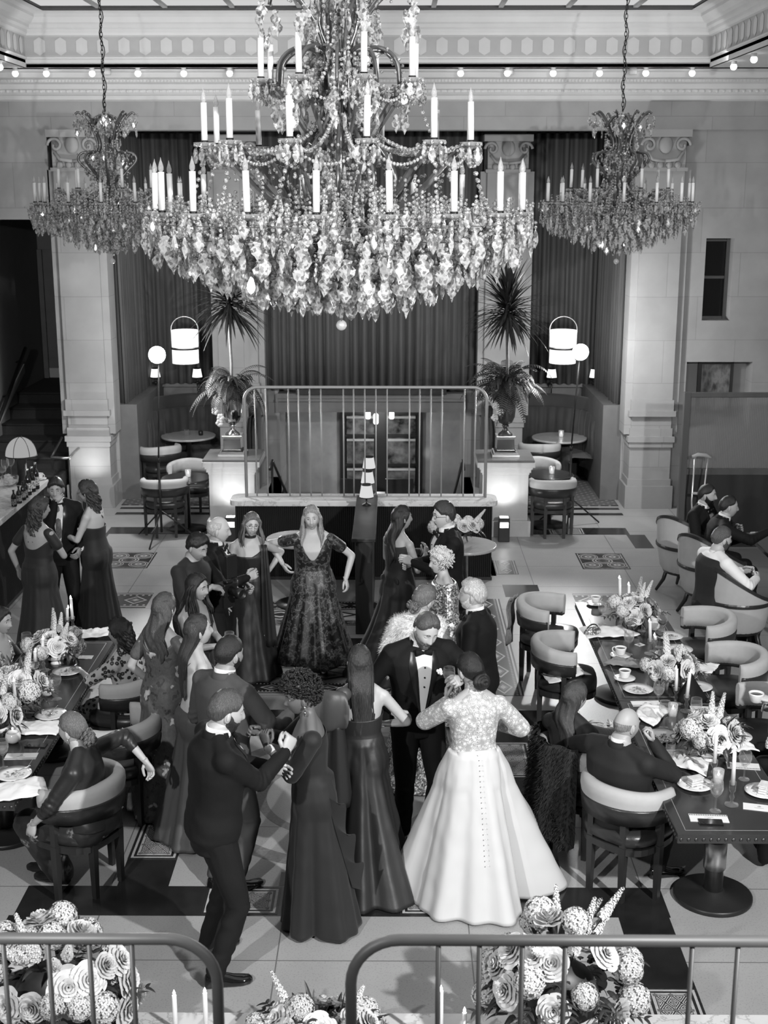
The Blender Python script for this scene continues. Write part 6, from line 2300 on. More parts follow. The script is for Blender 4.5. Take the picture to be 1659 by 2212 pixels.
P = solve(1.70, 'f', lean=3, head=(6, 8, 0), LH=(-.03, .30, 1.30), RH=(.18, .34, 1.30), lp=(-.4, -.3, -1), rp=(.6, -.2, -.7), wide=1.05)
e = person('woman with curly dark updo and drop earrings dancing in a black ruffled gown', (0, 0), 98)
body(e, P, SKD, dict(curl=.4), dict(curl=.8, d=(.1, .2, .9), back=(-.6, .5, 0)), legs=False)
ntop = lambda a: 1.37 - .13 * max(0, math.sin(a)) ** 3
def hem4(a): return .235 + .10 * max(0, math.cos(a - R(225))) ** 4 + .02 * math.cos(5 * a)
gown(e, P, CREPE, ntop, 1.08, .02, rip=7, amp=.035, hemfn=hem4, power=1.3, seed=7)
for s in (1, -1): sleeve(e, P, CREPE, s, .78, (.062, .062, .056, .05, .046), puff=.004)
# waterfall ruffle from hip to hem
m = MB(); rows = []
for k in range(90):
    t = k / 89; kk = k / 3; a = R(205 + 40 * t); z = lerp(.98, .30, t); r = lerp(.17, .26, t)
    row = []
    for j in range(10):
        u = j / 9; row.append((math.cos(a + u * .3) * (r + .07 * u + .028 * u * math.sin(kk * .62 + u * 2)), math.sin(a + u * .3) * (r + .07 * u + .02 * u * math.sin(kk * .62)), z - .04 * u + .04 * u * math.sin(kk * .62)))
    rows.append(row)
m.loft(rows, 0, True, (False, False), False); o = put(m, 'ruffle', CREPE, e, P.k)
afro(e, P, HB); earring(e, P, -1, .012, .04); brows(e, P, HB)
d_ = (P.W[-1] - P.E[-1]).normalized(); q = P.W[-1] - d_ * .035
put(MB().cap(q - d_ * .011, q + d_ * .011, .029, .029, 16), 'bracelet', CHINA, e, P.k)
for x, y, z in ((-.05, -.05, .14), (-.062, -.02, .10)):
    put(MB().box(-.012, .012, -.004, .004, -.004, .004, 0, P.hm @ Matrix.Translation((x - .03, y, z))), 'hair_clip', SILVER, e, P.k)
put(MB().ball(P.F[1] + V((.0, .08, -.05)), (.04, .09, .022), 12, 8), 'shoe', SILVER, e, P.k)
place_by_head(e, P, 643, 1466)

# woman with the big bow
P = solve(1.68, 'f', lean=1, head=(0, 4, 0), RH=(.17, .2, 1.08), LH=(-.2, .22, 1.1), rp=(.9, -.4, -.4), lp=(-.9, -.4, -.4))
e = person('woman from behind with long straight dark hair and a giant bow on her satin gown', (0, 0), 6)
body(e, P, SKL, dict(curl=.4), dict(curl=.4), legs=False)
def hem5(a): return .29 + .26 * max(0, math.cos(a - R(292))) ** 3 + .04 * max(0, math.cos(a - R(200))) ** 2
gown(e, P, SAT_D, lambda a: 1.26 + .03 * math.sin(a), 1.09, .012, rip=8, amp=.07, hemfn=hem5, power=1.35, seed=12, n=120)
hair_long(e, P, HBR, .56, .088, .003, 3, line=[(0, .07), (180, -.08)], thick=.01, part=.0)
B0 = P.tp(-.15, -.07, 1.40)
m = MB(); rows = []
for k in range(20):
    a = 2 * PI * k / 20 
    rows.append([B0 + V((-.10 + .015 * math.sin(u * 9) + (u - .5) * .25 * (1 - .2 * math.cos(a)), -.09 + .05 * math.cos(a) + .012 * math.sin(u * 13 + a), -.06 + .15 * math.sin(a) * (1 - .5 * abs(u - .62)))) for u in [j / 10 for j in range(11)]])
rows.append(rows[0])
m.loft(rows, 0, True, (False, False), False); put(m, 'bow_loop', SAT_G, e, P.k).modifiers.new('t', 'SOLIDIFY').thickness = .006
m = MB(); rows = []
for k in range(14):
    t = k / 13; w_ = lerp(.07, .16, t)
    rows.append([B0 + V((-.05 + (u - .5) * 2 * w_ - .03 * t, -.09 - .05 * t - .02 * math.sin(u * 10 + 1), -.14 - .62 * t + .01 * math.sin(u * 7))) for u in [j / 8 for j in range(9)]])
m.loft(rows, 0, True, (False, False), False); put(m, 'bow_tail', SAT_D, e, P.k).modifiers.new('t', 'SOLIDIFY').thickness = .006
m = MB(); m.ball(B0 + V((.02, -.05, .04)), (.06, .045, .055), 14, 10); put(m, 'bow_knot', SAT_G, e, P.k)
place_by_head(e, P, 777, 1393)

# grey-suited man
P = solve(1.80, 'm', lean=3, head=(-6, 6, 0), RH=(.30, .36, 1.22), LH=(-.2, .25, 1.0), rp=(.6, -.4, -.8), wide=1.05)
e = person('man in mid grey suit with cropped hair, gesturing, seen from behind', (0, 0), -38)
body(e, P, SKM, dict(curl=.25, d=(.1, .5, .8), back=(.6, .1, -.2), spread=.35), dict(curl=.4))
tux(e, P, SUITG, None, None); hair_cap(e, P, HB, .008, SHORT, .006, .001, 9); beard(e, P, HB, .004, .0); brows(e, P, HB)
place_by_head(e, P, 497, 1372)

# ================================================================== group on the left of the dance floor
P = solve(1.69, 'f', lean=1, head=(-6, -4, 0), RH=(.16, .22, 1.06), LH=(-.2, .24, 1.04), rp=(.8, -.5, -.4), lp=(-.9, -.4, -.4))
e = person('woman in profile with long straight brown hair and an open-backed dark satin gown', (0, 0), -62)
body(e, P, SKL, dict(curl=.4), dict(curl=.4), True, legs=False); brows(e, P, HBR)
gown(e, P, SAT_G, lambda a: 1.02 + .32 * max(0, math.sin(a)) ** .6, 1.0, .02, rip=8, amp=.04, r0=.36, seed=21)
hair_long(e, P, HBR, .5, .085, .003, 8, thick=.01, part=.0); strap(e, P, SAT_G, 1, .004); strap(e, P, SAT_G, -1, .004)
place_by_head(e, P, 424, 1327)

P = solve(1.71, 'f', lean=1, head=(-4, 3, 0), RH=(.2, .2, 1.1), LH=(-.22, .1, .95), rp=(.8, -.5, -.3))
e = person('woman from behind with wavy light brown hair in a long floral gown', (0, 0), -30)
body(e, P, SKL, dict(curl=.4), dict(curl=.3), legs=False); brows(e, P, HMB)
gown(e, P, FLORAL, lambda a: 1.40 - .10 * max(0, -math.sin(a)) ** 2, 1.06, .02, rip=7, amp=.035, r0=.34, seed=31)
sleeve(e, P, FLORAL, 1, .3); sleeve(e, P, FLORAL, -1, .3)
hair_long(e, P, HMB, .44, .105, .012, 2, thick=.012, part=0.0, curl=.06)
place_by_head(e, P, 355, 1280)

P = solve(1.66, 'f', lean=2, head=(0, 5, 6), RH=(.03, .30, 1.14), LH=(-.16, .25, 1.02), rp=(.7, -.4, -.8))
e = person('smiling woman with long dark hair and a deep V dark dress holding a wine glass', (0, 0), -118)
body(e, P, SKM, dict(curl=.7, d=(-.2, .6, .5), back=(.7, .2, .2)), dict(curl=.4), True, legs=False); brows(e, P, HB)
gown(e, P, BLK2, lambda a: 1.38 - .20 * max(0, math.sin(a)) ** 8, 1.08, .02, rip=7, amp=.03, r0=.30, seed=41)
strap(e, P, BLK2, 1, .016); strap(e, P, BLK2, -1, .016)
hair_long(e, P, HB, .36, .09, .006, 6, front=.26, thick=.012, part=-.15, curl=.03); earring(e, P, 1, .006, .01)
place_by_head(e, P, 425, 1239)
w = e.matrix_basis @ ((P.W[1] + V((-.01, .08, -.02))) * P.k)
wineglass((w.x, w.y, w.z - .08), 'stemmed glass held by the smiling dark-haired woman', .22, .042, .4, grp=None)

P = solve(1.75, 'm', lean=4, head=(-4, 20, 0), RH=(.10, .33, 1.30), LH=(-.10, .38, 1.18), rp=(.9, -.2, -.6), lp=(-.8, -.3, -.7))
e = person('videographer in black shirt looking down at the camera in his hands', (0, 0), -120)
body(e, P, SKM, dict(curl=.5, d=(-.3, .8, -.1), back=(.2, 0, 1)), dict(curl=.6, d=(.3, .7, .2), back=(-.4, 0, -.8))); brows(e, P, HB)
jacket(e, P, BLK2, .86, .012, True, 'shirt', .72); trousers(e, P, BLK); shoes(e, P, LEATHER, (-12, 12))
hair_cap(e, P, HB, .014, SHORT, .022, .005, 13)
put(MB().tube([P.W[1] + (P.E[1] - P.W[1]).normalized() * .03 + V((.034 * math.cos(a), .0, .034 * math.sin(a))) for a in [2 * PI * k / 16 for k in range(16)]], .007, 6, closed=True), 'wristwatch', DARKM, e, P.k)
place_by_head(e, P, 433, 1155)
w = e.matrix_basis @ (V((.0, .42, 1.26)) * P.k)
c = thing('video_camera', 'black video camera with a tall monitor held by the videographer', 'camera', w, R(-135))
BP = mat('camera_black', .012, .35)
MB().box(-.07, .07, -.04, .04, -.05, .06).box(-.035, .035, -.03, .03, .06, .085).build('camera_body', BP, c, None, .008)
MB().lathe([(.038, .04), (.04, .12), (.046, .14), (.046, .2), (.036, .2), (.03, .17)], 20, M=Matrix.Rotation(R(-90), 4, 'X')).build('lens', BP, c)
MB().box(-.09, .02, -.02, .02, .10, .30).build('monitor', BP, c, None, .006)
MB().box(-.06, .06, -.012, .012, -.16, -.05).tube([(-.09, 0, -.1), (-.09, 0, .08)], .014, 8).build('grip', BP, c)

P = solve(1.78, 'm', lean=3, head=(0, 8, 0), RH=(.1, .33, 1.2), LH=(-.16, .26, 1.05), wide=1.03, deep=1.1)
e = person('balding white-haired man in a black tuxedo, profile, behind the videographer', (0, 0), -92)
body(e, P, SKL, dict(curl=.5), dict(curl=.5)); tux(e, P); brows(e, P, HG)
hair_cap(e, P, HG, .010, [(0, .13), (55, .12), (75, .02), (100, -.005), (125, -.05), (180, -.06)], 0, .002, 4, ztop=.085)
place_by_head(e, P, 476, 1115)

P = solve(1.67, 'f', lean=1, side=-3, head=(0, 6, -6), RH=(.24, .16, .90), LH=(-.22, -.05, 1.08), lp=(-.8, -.6, 0))
e = person('woman in spectacles and choker wearing a draped dark satin gown', (0, 0), 196)
body(e, P, SKL, dict(curl=.3), dict(curl=.3), True); brows(e, P, HMB)
gown(e, P, SAT_D, lambda a: 1.30 + .10 * max(0, -math.cos(a)) * (math.sin(a) > -.4), 1.08, .03, rip=6, amp=.03, r0=.30, seed=51)
hair_long(e, P, HLB, .27, .092, .006, 4, front=.22, part=-.2, thick=.012); glasses_face(e, P)
put(MB().tube([P.tp(.052 * math.cos(a), .006 + .054 * math.sin(a), 1.485) for a in [2 * PI * k / 28 for k in range(28)]], .012, 6, closed=True, flat=1.3), 'choker', BLK2, e, P.k)
m = MB(); rows = []
for k in range(16):
    t = k / 15; z = lerp(1.42, .38, t); rows.append([P.tp(-.13 - .03 * t + (u - .5) * (.05 + .1 * t), .13 + .05 * t - .02 * math.sin(u * 9), 1.2) + V((0, 0, z - 1.2)) for u in [j / 6 for j in range(7)]])
m.loft(rows, 0, True, (False, False), False); put(m, 'sash', SAT_D, e, P.k).modifiers.new('t', 'SOLIDIFY').thickness = .008
shoes(e, P, BLKSAT, (-10, 10))
place_by_head(e, P, 546, 1107)

P = solve(1.70, 'f', lean=0, head=(0, 4, 4), LH=(-.32, .06, .98), RH=(.30, -.02, 1.12), lp=(-1, -.5, 0), rp=(1, -.4, -.2), wide=1.16, deep=1.12)
e = person('smiling blonde woman in a black beaded lace gown with open-toe heels', (0, 0), 182)
body(e, P, SKL, dict(curl=.3), dict(curl=.4, d=(-.2, .3, -.8), back=(-.8, .2, .1)), True); brows(e, P, HBL)
gown(e, P, BLACE, lambda a: 1.40 - .20 * max(0, math.sin(a)) ** 10, 1.08, .15, rip=9, amp=.045, r0=.40, seed=61, power=1.2)
for s in (1, -1): sleeve(e, P, BLACE, s, .22, (.064, .062, .05, .05, .04))
hair_long(e, P, HBL, .34, .11, .012, 5, front=.30, part=.15, curl=.05, thick=.014)
for s in (1, -1):
    f = P.F[s]; put(MB().tube([f + V((-.04, .10, -.045)), f + V((0, .11, -.015)), f + V((.04, .10, -.045))], .014, 8).box(f.x - .04, f.x + .04, f.y - .06, f.y + .17, -.0 + .0, .014), 'shoe', BLKSAT, e, P.k)
for s in (1, -1): put(MB().ball(P.F[s] + V((0, .06, -.045)), (.036, .11, .03), 12, 8), 'foot', SKL, e, P.k)
place_by_head(e, P, 671, 1092)

# ================================================================== group behind the couple
P = solve(1.71, 'f', lean=1, head=(-18, 0, 0), RH=(.10, .27, 1.22), LH=(-.1, .26, 1.2), rp=(.5, -.6, -.9), lp=(-.7, -.3, -.6))
e = person('woman with very long dark hair in a black gown with a back bow, holding hands', (0, 0), -48)
body(e, P, SKM, dict(curl=.35, d=(-.3, .5, .7), back=(.7, .2, .2), spread=.3), dict(curl=.4), legs=False); brows(e, P, HB)
gown(e, P, BLK2, lambda a: 1.38 - .03 * max(0, -math.sin(a)), 1.08, .02, rip=8, amp=.04, r0=.40, train=(-.08, -.12), seed=71)
hair_long(e, P, HB, .46, .10, .01, 9, part=.0, curl=.04, thick=.012)
m = MB()
for s in (1, -1): m.ball(P.tp(s * .065, -.112, 1.04) + V((.0, 0, -.03)), (.07, .014, .05), 12, 8)
put(m, 'waist_bow', BLK2, e, P.k)
put(MB().tube([P.W[1] + V((.028 * math.cos(a), 0, .028 * math.sin(a))) for a in [2 * PI * k / 16 for k in range(16)]], .004, 6, closed=True), 'bracelet', SILVER, e, P.k)
place_by_head(e, P, 868, 1092)

P = solve(1.84, 'm', lean=2, head=(6, 2, 0), LH=(-.04, .34, 1.22), RH=(.16, .3, 1.15), lp=(-.6, -.4, -.8))
e = person('man in spectacles and tuxedo facing the long-haired woman in black', (0, 0), 104)
body(e, P, SKL, dict(curl=.4), dict(curl=.5, d=(.1, .7, .3), back=(-.6, .1, .5))); tux(e, P, zb=1.06); brows(e, P, HBR)
hair_cap(e, P, HBR, .011, SHORT, .022, .003, 15, part=.25); glasses_face(e, P)
place_by_head(e, P, 958, 1084)

P = solve(1.58, 'f', lean=4, head=(8, 2, 0), RH=(.16, .24, 1.06), LH=(-.16, .26, 1.06), wide=1.12, deep=1.15)
e = person('elderly white-haired woman in a silver sequinned top, in profile', (0, 0), 100)
body(e, P, SKL, dict(curl=.4), dict(curl=.4), legs=False); brows(e, P, HG)
gown(e, P, SEQ, lambda a: 1.42, 1.05, .02, rip=6, amp=.02, r0=.30, seed=81, inf=.014)
for s in (1, -1): sleeve(e, P, SEQ, s, .95, (.062, .058, .052, .048, .042))
m = MB(); hair_cap(e, P, HW, .024, [(0, .062), (40, .05), (70, .02), (95, -.01), (180, -.07)], .02, .008, 5, m=m)
rr = random.Random(8)
for k in range(150):
    az = rr.uniform(0, 2 * PI); ph = math.acos(rr.uniform(-.3, 1)); d = V((math.sin(ph) * math.sin(az), math.sin(ph) * math.cos(az), math.cos(ph)))
    if d.y > .5 and d.z < .6: continue
    q = headpt(d, .035, False); m.tube([q + V((.013 * math.cos(a), .012 * math.sin(a + k), .012 * math.sin(a))) for a in [j * .9 for j in range(6)]], .006, 5, 0, True, (True, True), P.hm)
put(m, 'hair', HW, e, P.k); earring(e, P, -1, .006, .012)
place_by_head(e, P, 950, 1187)

P = solve(1.65, 'f', lean=2, head=(-34, 8, 8), RH=(.12, .24, 1.1), LH=(-.14, .25, 1.1))
e = person('woman with a curled light updo wrapped in a fluffy white fur stole', (0, 0), -14)
body(e, P, SKL, dict(curl=.4), dict(curl=.4), legs=False); brows(e, P, HLB)
gown(e, P, SEQ, lambda a: 1.30, 1.06, .02, rip=6, amp=.03, r0=.32, seed=91)
m = MB(); m.loft(torso_rings(P, .96, 1.45, .05, extra=lambda z: (.05 * smooth01((1.3 - z) / .3), .03 * smooth01((1.3 - z) / .3))), 0)
for s in (1, -1): m.cap(P.S[s], P.tp(s * .05, 0, 1.44), .085, .07, 12); m.cap(P.S[s], P.S[s].lerp(P.E[s], .9), .09, .095, 12)
b = remesh(m, .016, 4); b = fur_shell(b, 9000, .035, 3); put(b, 'fur_stole', FURW, e, P.k)
hair_cap(e, P, HLB, .014, HL_UP, .012, .004, 6, part=-.2); bun(e, P, HLB, (.0, -.105, -.055), .052, True, 4)
place_by_head(e, P, 923, 1264)

P = solve(1.75, 'm', lean=4, head=(8, -2, 0), RH=(.14, .28, 1.08), LH=(-.16, .26, 1.05), deep=1.1)
e = person('silver-haired man in tuxedo with white buttonhole, laughing in profile', (0, 0), 72)
body(e, P, SK, dict(curl=.4), dict(curl=.4), True); tux(e, P); brows(e, P, HG)
hair_cap(e, P, HG, .014, SHORT, .014, .006, 17); beard(e, P, HW, .004, .003)
m = MB(); q = front(P, 1.33, -.09, .03)
for k in range(9): m.ball(q + V((.018 * math.cos(k * 2.4) * (k / 9), .008 * (k % 2), .018 * math.sin(k * 2.4) * (k / 9))), .012, 8, 6)
put(m, 'boutonniere', mat('petal_white', .85, .6, var=.04, scale=40), e, P.k)
place_by_head(e, P, 1022, 1252)

# ================================================================== by the bar
P = solve(1.69, 'f', lean=2, head=(-22, 4, 0), LH=(-.30, .02, .92), RH=(.06, .24, 1.14), lp=(-.6, -.8, 0), rp=(.9, -.4, -.4), wide=1.06)
e = person('woman from behind with curly dark hair and an off-shoulder dark gown at the bar', (0, 0), -28)
body(e, P, SKM, dict(curl=.4), dict(curl=.5), legs=False); brows(e, P, HB)
gown(e, P, BLK2, lambda a: 1.31 - .10 * max(0, -math.sin(a)) ** 2, 1.06, .02, rip=7, amp=.03, r0=.32, seed=101)
curls(e, P, HBR, -.38, .13, 130, 5, .013); sleeve(e, P, BLK2, 1, .26, (.058, .056, .05, .05, .04)); sleeve(e, P, BLK2, -1, .26, (.058, .056, .05, .05, .04))
place_by_head(e, P, 86, 1073)

P = solve(1.76, 'm', lean=3, head=(-6, 6, 0), RH=(.02, .17, 1.50), LH=(-.2, .2, 1.0), rp=(.7, -.3, -.9))
e = person('dark-haired man in black suit and patterned tie, hand at his mouth, at the bar', (0, 0), 194)
body(e, P, SKM, dict(curl=.55, d=(-.5, -.1, .7), back=(.3, .9, .2)), dict(curl=.4)); tux(e, P, tie='long', zb=1.05, tiem=mat('grey_tie', .12, .6, var=.5, scale=60)); brows(e, P, HB)
hair_cap(e, P, HB, .011, SHORT, .016, .002, 19, part=-.2)
place_by_head(e, P, 119, 1032)

P = solve(1.71, 'f', lean=2, head=(-2, 5, 0), RH=(-.10, .24, 1.40), LH=(-.08, .34, 1.16), rp=(.8, -.2, -.7), lp=(-.5, -.5, -.9))
e = person('curly-haired woman in a dark strappy dress lifting a white cup at the bar', (0, 0), 78)
body(e, P, SKL, dict(curl=.75, d=(-.4, .8, .1), back=(.5, .1, .7)), dict(curl=.6, d=(.1, .7, .5), back=(-.5, -.2, -.5)), legs=False); brows(e, P, HB); glasses_face(e, P)
gown(e, P, BLK2, lambda a: 1.26 + .02 * math.sin(a), 1.0, .02, rip=7, amp=.03, r0=.27, seed=111, inf=.014)
curls(e, P, HBR, -.30, .10, 100, 6, .013)
place_by_head(e, P, 186, 1038)
w = e.matrix_basis @ ((P.W[1] + V((-.05, .10, -.03))) * P.k)
c = cup((w.x, w.y, w.z), 'white coffee cup lifted by the woman in the strappy dress', 1.5, False, 1.25, None)
w = e.matrix_basis @ ((P.W[-1] + V((.02, .09, .05))) * P.k)
c = thing('phone', 'dark phone in the low hand of the woman with the white cup', 'phone', w, .4); MB().box(-.037, .037, -.004, .004, -.075, .075).build('casing', mat('phone_black', .01, .12, var=0), c, None, .003)


# ================================================================== seated guests
def seat_at(e, xy): e.location = (xy[0], xy[1], 0)

P = solve(1.70, 'f', True, lean=6, side=-3, twist=8, head=(-12, 4, 0), LH=(-.24, .32, .56), RH=(.36, -.24, .82), lp=(-.9, -.6, .1), rp=(1, -.3, .3), feet=((.10, .40, .09), (.0, .28, .09)), wide=1.08, deep=1.08)
e = person('seated woman with a low blonde bun in a dark shirt, arm over her chair back', (-1.80, 7.78), 74)
body(e, P, SKL, dict(curl=.4, d=(.2, -.3, -.8), back=(.8, -.2, .2)), dict(curl=.35, d=(0, .3, -.9), back=(-.9, .1, .1))); brows(e, P, HLB)
jacket(e, P, mat('dark_silk_shirt', .022, .42, var=.2, scale=6), .86, .016, True, 'shirt', .42)
trousers(e, P, DFLORAL, 'skirt', (.13, .125, .115, .11, .10)); shoes(e, P, BLKSAT, (0, 0))
hair_cap(e, P, HLB, .010, HL_UP, .006, .002, 8); bun(e, P, HLB, (.0, -.125, -.045), .055, True, 9); earring(e, P, -1, .005, .014)
place_by_head(e, P, 152, 1538)

P = solve(1.66, 'f', True, lean=6, head=(10, 6, 0), LH=(-.10, .46, .80), RH=(.15, .30, .72), lp=(-.8, -.3, -.4), feet=((.14, .42, .09), (-.08, .44, .09)))
e = person('seated woman with dark wavy hair in a leopard-print jumpsuit', (-1.74, 9.55), 62)
body(e, P, SKM, dict(curl=.5), dict(curl=.15, d=(.2, .9, 0), back=(0, 0, 1))); brows(e, P, HB)
jacket(e, P, LEO, .86, .012, True, 'top', .25); trousers(e, P, LEO, 'trousers', (.11, .1, .085, .085, .09)); shoes(e, P, BLKSAT)
curls(e, P, HB, -.34, .10, 130, 11, .013)
place_by_head(e, P, 254, 1336)

P = solve(1.66, 'f', True, lean=10, head=(-5, 5, 0), RH=(.1, .42, .80), LH=(-.2, .36, .78), rp=(.9, -.2, -.3))
e = person('seated woman in a silver sequinned dress, cut by the left frame edge', (-2.95, 10.05), -105)
body(e, P, SKM, dict(curl=.3), dict(curl=.3)); brows(e, P, HB)
gown(e, P, SEQ, lambda a: 1.34 - .12 * max(0, math.sin(a)) ** 6, 1.0, .4, rip=4, amp=.01, r0=.24, seed=131); strap(e, P, SEQ, 1, .02); strap(e, P, SEQ, -1, .02)
trousers(e, P, SEQ, 'skirt', (.13, .12, .11, .1, .09)); hair_long(e, P, HB, .25, .085, .008, 5, part=.0, curl=.04)
place_by_head(e, P, 2, 1312)
o = dup(CH, (-3.12, 10.05, 0), R(-100), 'pale barrel chair under the woman in silver sequins', 'barrel dining chairs')

P = solve(1.62, 'f', True, lean=-1, head=(-18, 8, 0), RH=(.10, .46, .82), LH=(-.1, .42, .80), rp=(.9, -.4, -.2), lp=(-.8, -.2, -.4), wide=1.05)
e = person('seated woman with long highlighted brown hair in a black top', (1.76, 8.52), -40)
body(e, P, SKL, dict(curl=.3), dict(curl=.3)); brows(e, P, HBR)
jacket(e, P, BLK2, .86, .012, True, 'top', .55); trousers(e, P, BLK); shoes(e, P, BLKSAT)
hair_long(e, P, hair_mat(.06, 'hair_highlighted'), .44, .115, .014, 7, part=.1, curl=.07, thick=.014)
place_by_head(e, P, 1247, 1472)
# the fur coat slung over her chair
m = MB(); rows = []
for k in range(18):
    t = k / 17; z = lerp(.86, .16, t); row = []
    for j in range(22):
        a = lerp(R(60), R(200), j / 21); r = .34 + .05 * t + .02 * math.sin(j * 1.3)
        row.append((r * math.cos(a) * 1.0, -r * math.sin(a), z - .03 * math.sin(j * .9) * t))
    rows.append(row)
m.loft(rows, 0, True, (False, False), False)
rows2 = [[(p[0] * .9, p[1] * .9, p[2]) for p in r] for r in rows]; m.loft(rows2, 0, True, (False, False), False)
m = fur_shell(m, 9000, .05, 5, .6)
o = m.build('fur_coat', FURD, None, (1.69, 8.55, 0), 0, 0, (0, 0, R(-42))); tag(o, 'long dark fur coat slung over the chair of the brown-haired woman', 'coat')

P = solve(1.70, 'm', True, lean=-1, twist=-4, head=(-10, 10, 0), RH=(.09, .25, 1.03), LH=(-.30, .34, .84), rp=(.9, .1, -.9), lp=(-1, -.2, -.2), feet=((.16, .30, .08), (-.22, .62, .08)), wide=1.24, deep=1.2)
e = person('seated bald man in a dark suit resting his chin on his hand', (1.95, 7.72), -44)
body(e, P, SK, dict(curl=.7, d=(-.2, -.1, .9), back=(.6, .6, 0)), dict(curl=.3)); tux(e, P, mat('charcoal_suit', .009, .8, var=.2), BLKSAT, 'long', sh=False); brows(e, P, HG)
shoes(e, P, PATENT, (-30, 10))
hair_cap(e, P, hair_mat(.2, 'hair_stubble'), .0015, [(0, .13), (60, .12), (80, .0), (110, -.035), (150, -.055), (180, -.06)], 0, .0006, 3, ztop=.04)
place_by_head(e, P, 1360, 1528)

P = solve(1.80, 'm', True, lean=8, head=(10, 2, 0), RH=(.2, .4, .82), LH=(-.2, .4, .82), wide=1.08)
e = person('bearded man in black suit glancing at the camera, below the crutch', (3.95, 14.5), -128)
body(e, P, SK); tux(e, P, sh=False); brows(e, P, HB); hair_cap(e, P, HB, .008, HI, .01, .001, 23); beard(e, P, HB, .010, .012)
place_by_head(e, P, 1530, 1046)
P = solve(1.80, 'm', True, lean=14, head=(0, 4, 0), RH=(.12, .60, .95), LH=(-.1, .45, .82), wide=1.06)
e = person('man with close-cropped hair in black suit reaching across the far table', (4.1, 13.9), -92)
body(e, P, SK); tux(e, P, sh=False); brows(e, P, HB); hair_cap(e, P, HB, .005, HI, .006, .001, 25)
place_by_head(e, P, 1577, 1070)
P = solve(1.78, 'm', True, lean=4, head=(-4, 6, 0), RH=(.16, .40, .80), LH=(-.12, .42, .80), rp=(.9, -.3, -.5), wide=1.12, deep=1.12)
e = person('bearded man in black waistcoat and white shirt sleeves, seated in a shell chair', (3.85, 12.6), -72)
body(e, P, SKL, dict(curl=.5), dict(curl=.5)); brows(e, P, HGR)
jacket(e, P, LINEN, .88, .012, True, 'shirt', .96); trousers(e, P, BLK)
m = MB(); m.loft(torso_rings(P, .88, 1.43, .026), 0); b = remesh(m, .012, 4); put(b, 'waistcoat', VEST, e, P.k)
rows = [[P.tp(r * math.cos(a), r * 1.02 * math.sin(a) + .002, z) for a in [2 * PI * k / 24 for k in range(24)]] for r, z in ((.078, 1.45), (.07, 1.50))]
put(MB().loft(rows, 0, True, (False, False)), 'collar', LINEN, e, P.k)
hair_cap(e, P, HGR, .009, SHORT, .010, .002, 27); beard(e, P, HGR, .009, .01)
place_by_head(e, P, 1563, 1137)

P = solve(1.70, 'f', True, lean=12, head=(5, 5, 0), LH=(-.02, .40, .98), RH=(.2, .36, .82), lp=(-.8, -.2, -.5))
e = person('guest at the right frame edge, only a dark sleeve and hand with a cup showing', (3.52, 9.15), 78)
body(e, P, SKL, dict(curl=.3), dict(curl=.7, d=(.1, .9, .2), back=(-.3, 0, .9))); jacket(e, P, BLK2, .86, .012, True, 'top', .8); trousers(e, P, BLK); hair_cap(e, P, HBR, .012, HL_UP, .008, .002, 8)
w = e.matrix_basis @ ((P.W[-1] + V((.0, .10, -.01))) * P.k)
t_ = atz(1636, 1512, w.z); e.location.x += t_.x - w.x; e.location.y += t_.y - w.y
w = e.matrix_basis @ ((P.W[-1] + V((.0, .11, -.03))) * P.k)
cup((w.x, w.y, w.z), 'white cup of coffee held up at the right frame edge', 1.2, False, 1.3, None)
P = solve(1.78, 'm', True, lean=4, head=(0, 5, 0), LH=(-.15, .36, .80), RH=(.2, .36, .80))
e = person('guest in white shirt and black waistcoat cut off by the right frame edge', (3.42, 8.25), 84)
body(e, P, SKL); jacket(e, P, LINEN, .88, .012, True, 'shirt', .96); trousers(e, P, BLK); hair_cap(e, P, HB, .009, SHORT, .01, .002, 3)
m = MB(); m.loft(torso_rings(P, .88, 1.43, .026), 0); b = remesh(m, .012, 4); put(b, 'waistcoat', VEST, e, P.k)
o = dup(CH, (3.55, 8.25, 0), R(90), 'pale barrel chair of the waistcoated guest at the right frame edge', 'barrel dining chairs')
# ================================================================== dining tables and what is on them
TZ = .75
def long_table(x0, x1, y0, y1, lab, bases):
    e = thing('dining_table', lab, 'table', ((x0 + x1) / 2, (y0 + y1) / 2, 0))
    hx, hy = (x1 - x0) / 2, (y1 - y0) / 2
    MB().box(-hx, hx, -hy, hy, TZ - .06, TZ).build('tabletop', DTOP, e, None, .004)
    m = MB()
    for s in (-1, 1):
        n = int(hy * 2 / .045)
        for k in range(n): m.ball((s * (hx + .001), -hy + (k + .5) * 2 * hy / n, TZ - .032), (.006, .012, .012), 8, 5)
        n = int(hx * 2 / .045)
        for k in range(n): m.ball((-hx + (k + .5) * 2 * hx / n, s * (hy + .001), TZ - .032), (.012, .006, .012), 8, 5)
    m.build('nailhead_trim', mat('nailhead', .1, .3, .8), e)['kind'] = 'stuff'
    m = MB(); q = .06
    for s in (-1, 1):
        m.box(s * (hx - q) - .002, s * (hx - q) + .002, -hy + q, hy - q, TZ, TZ + .0012)
        m.box(-hx + q, hx - q, s * (hy - q) - .002, s * (hy - q) + .002, TZ, TZ + .0012)
    m.build('inlay_line', mat('inlay_line', .25, .5), e)
    for by in bases:
        MB().lathe([(.062, .06), (.062, TZ - .07)], 24, c=(0, by, 0)).lathe([(.07, .22), (.074, .225), (.074, .42), (.07, .425)], 24, c=(0, by, 0)).build('column', STEEL, e)
        MB().lathe([(.255, 0), (.26, .008), (.26, .03), (.25, .036), (.08, .05), (.07, .07)], 40, c=(0, by, 0)).build('base', mat('base_iron', .03, .4, .5), e)
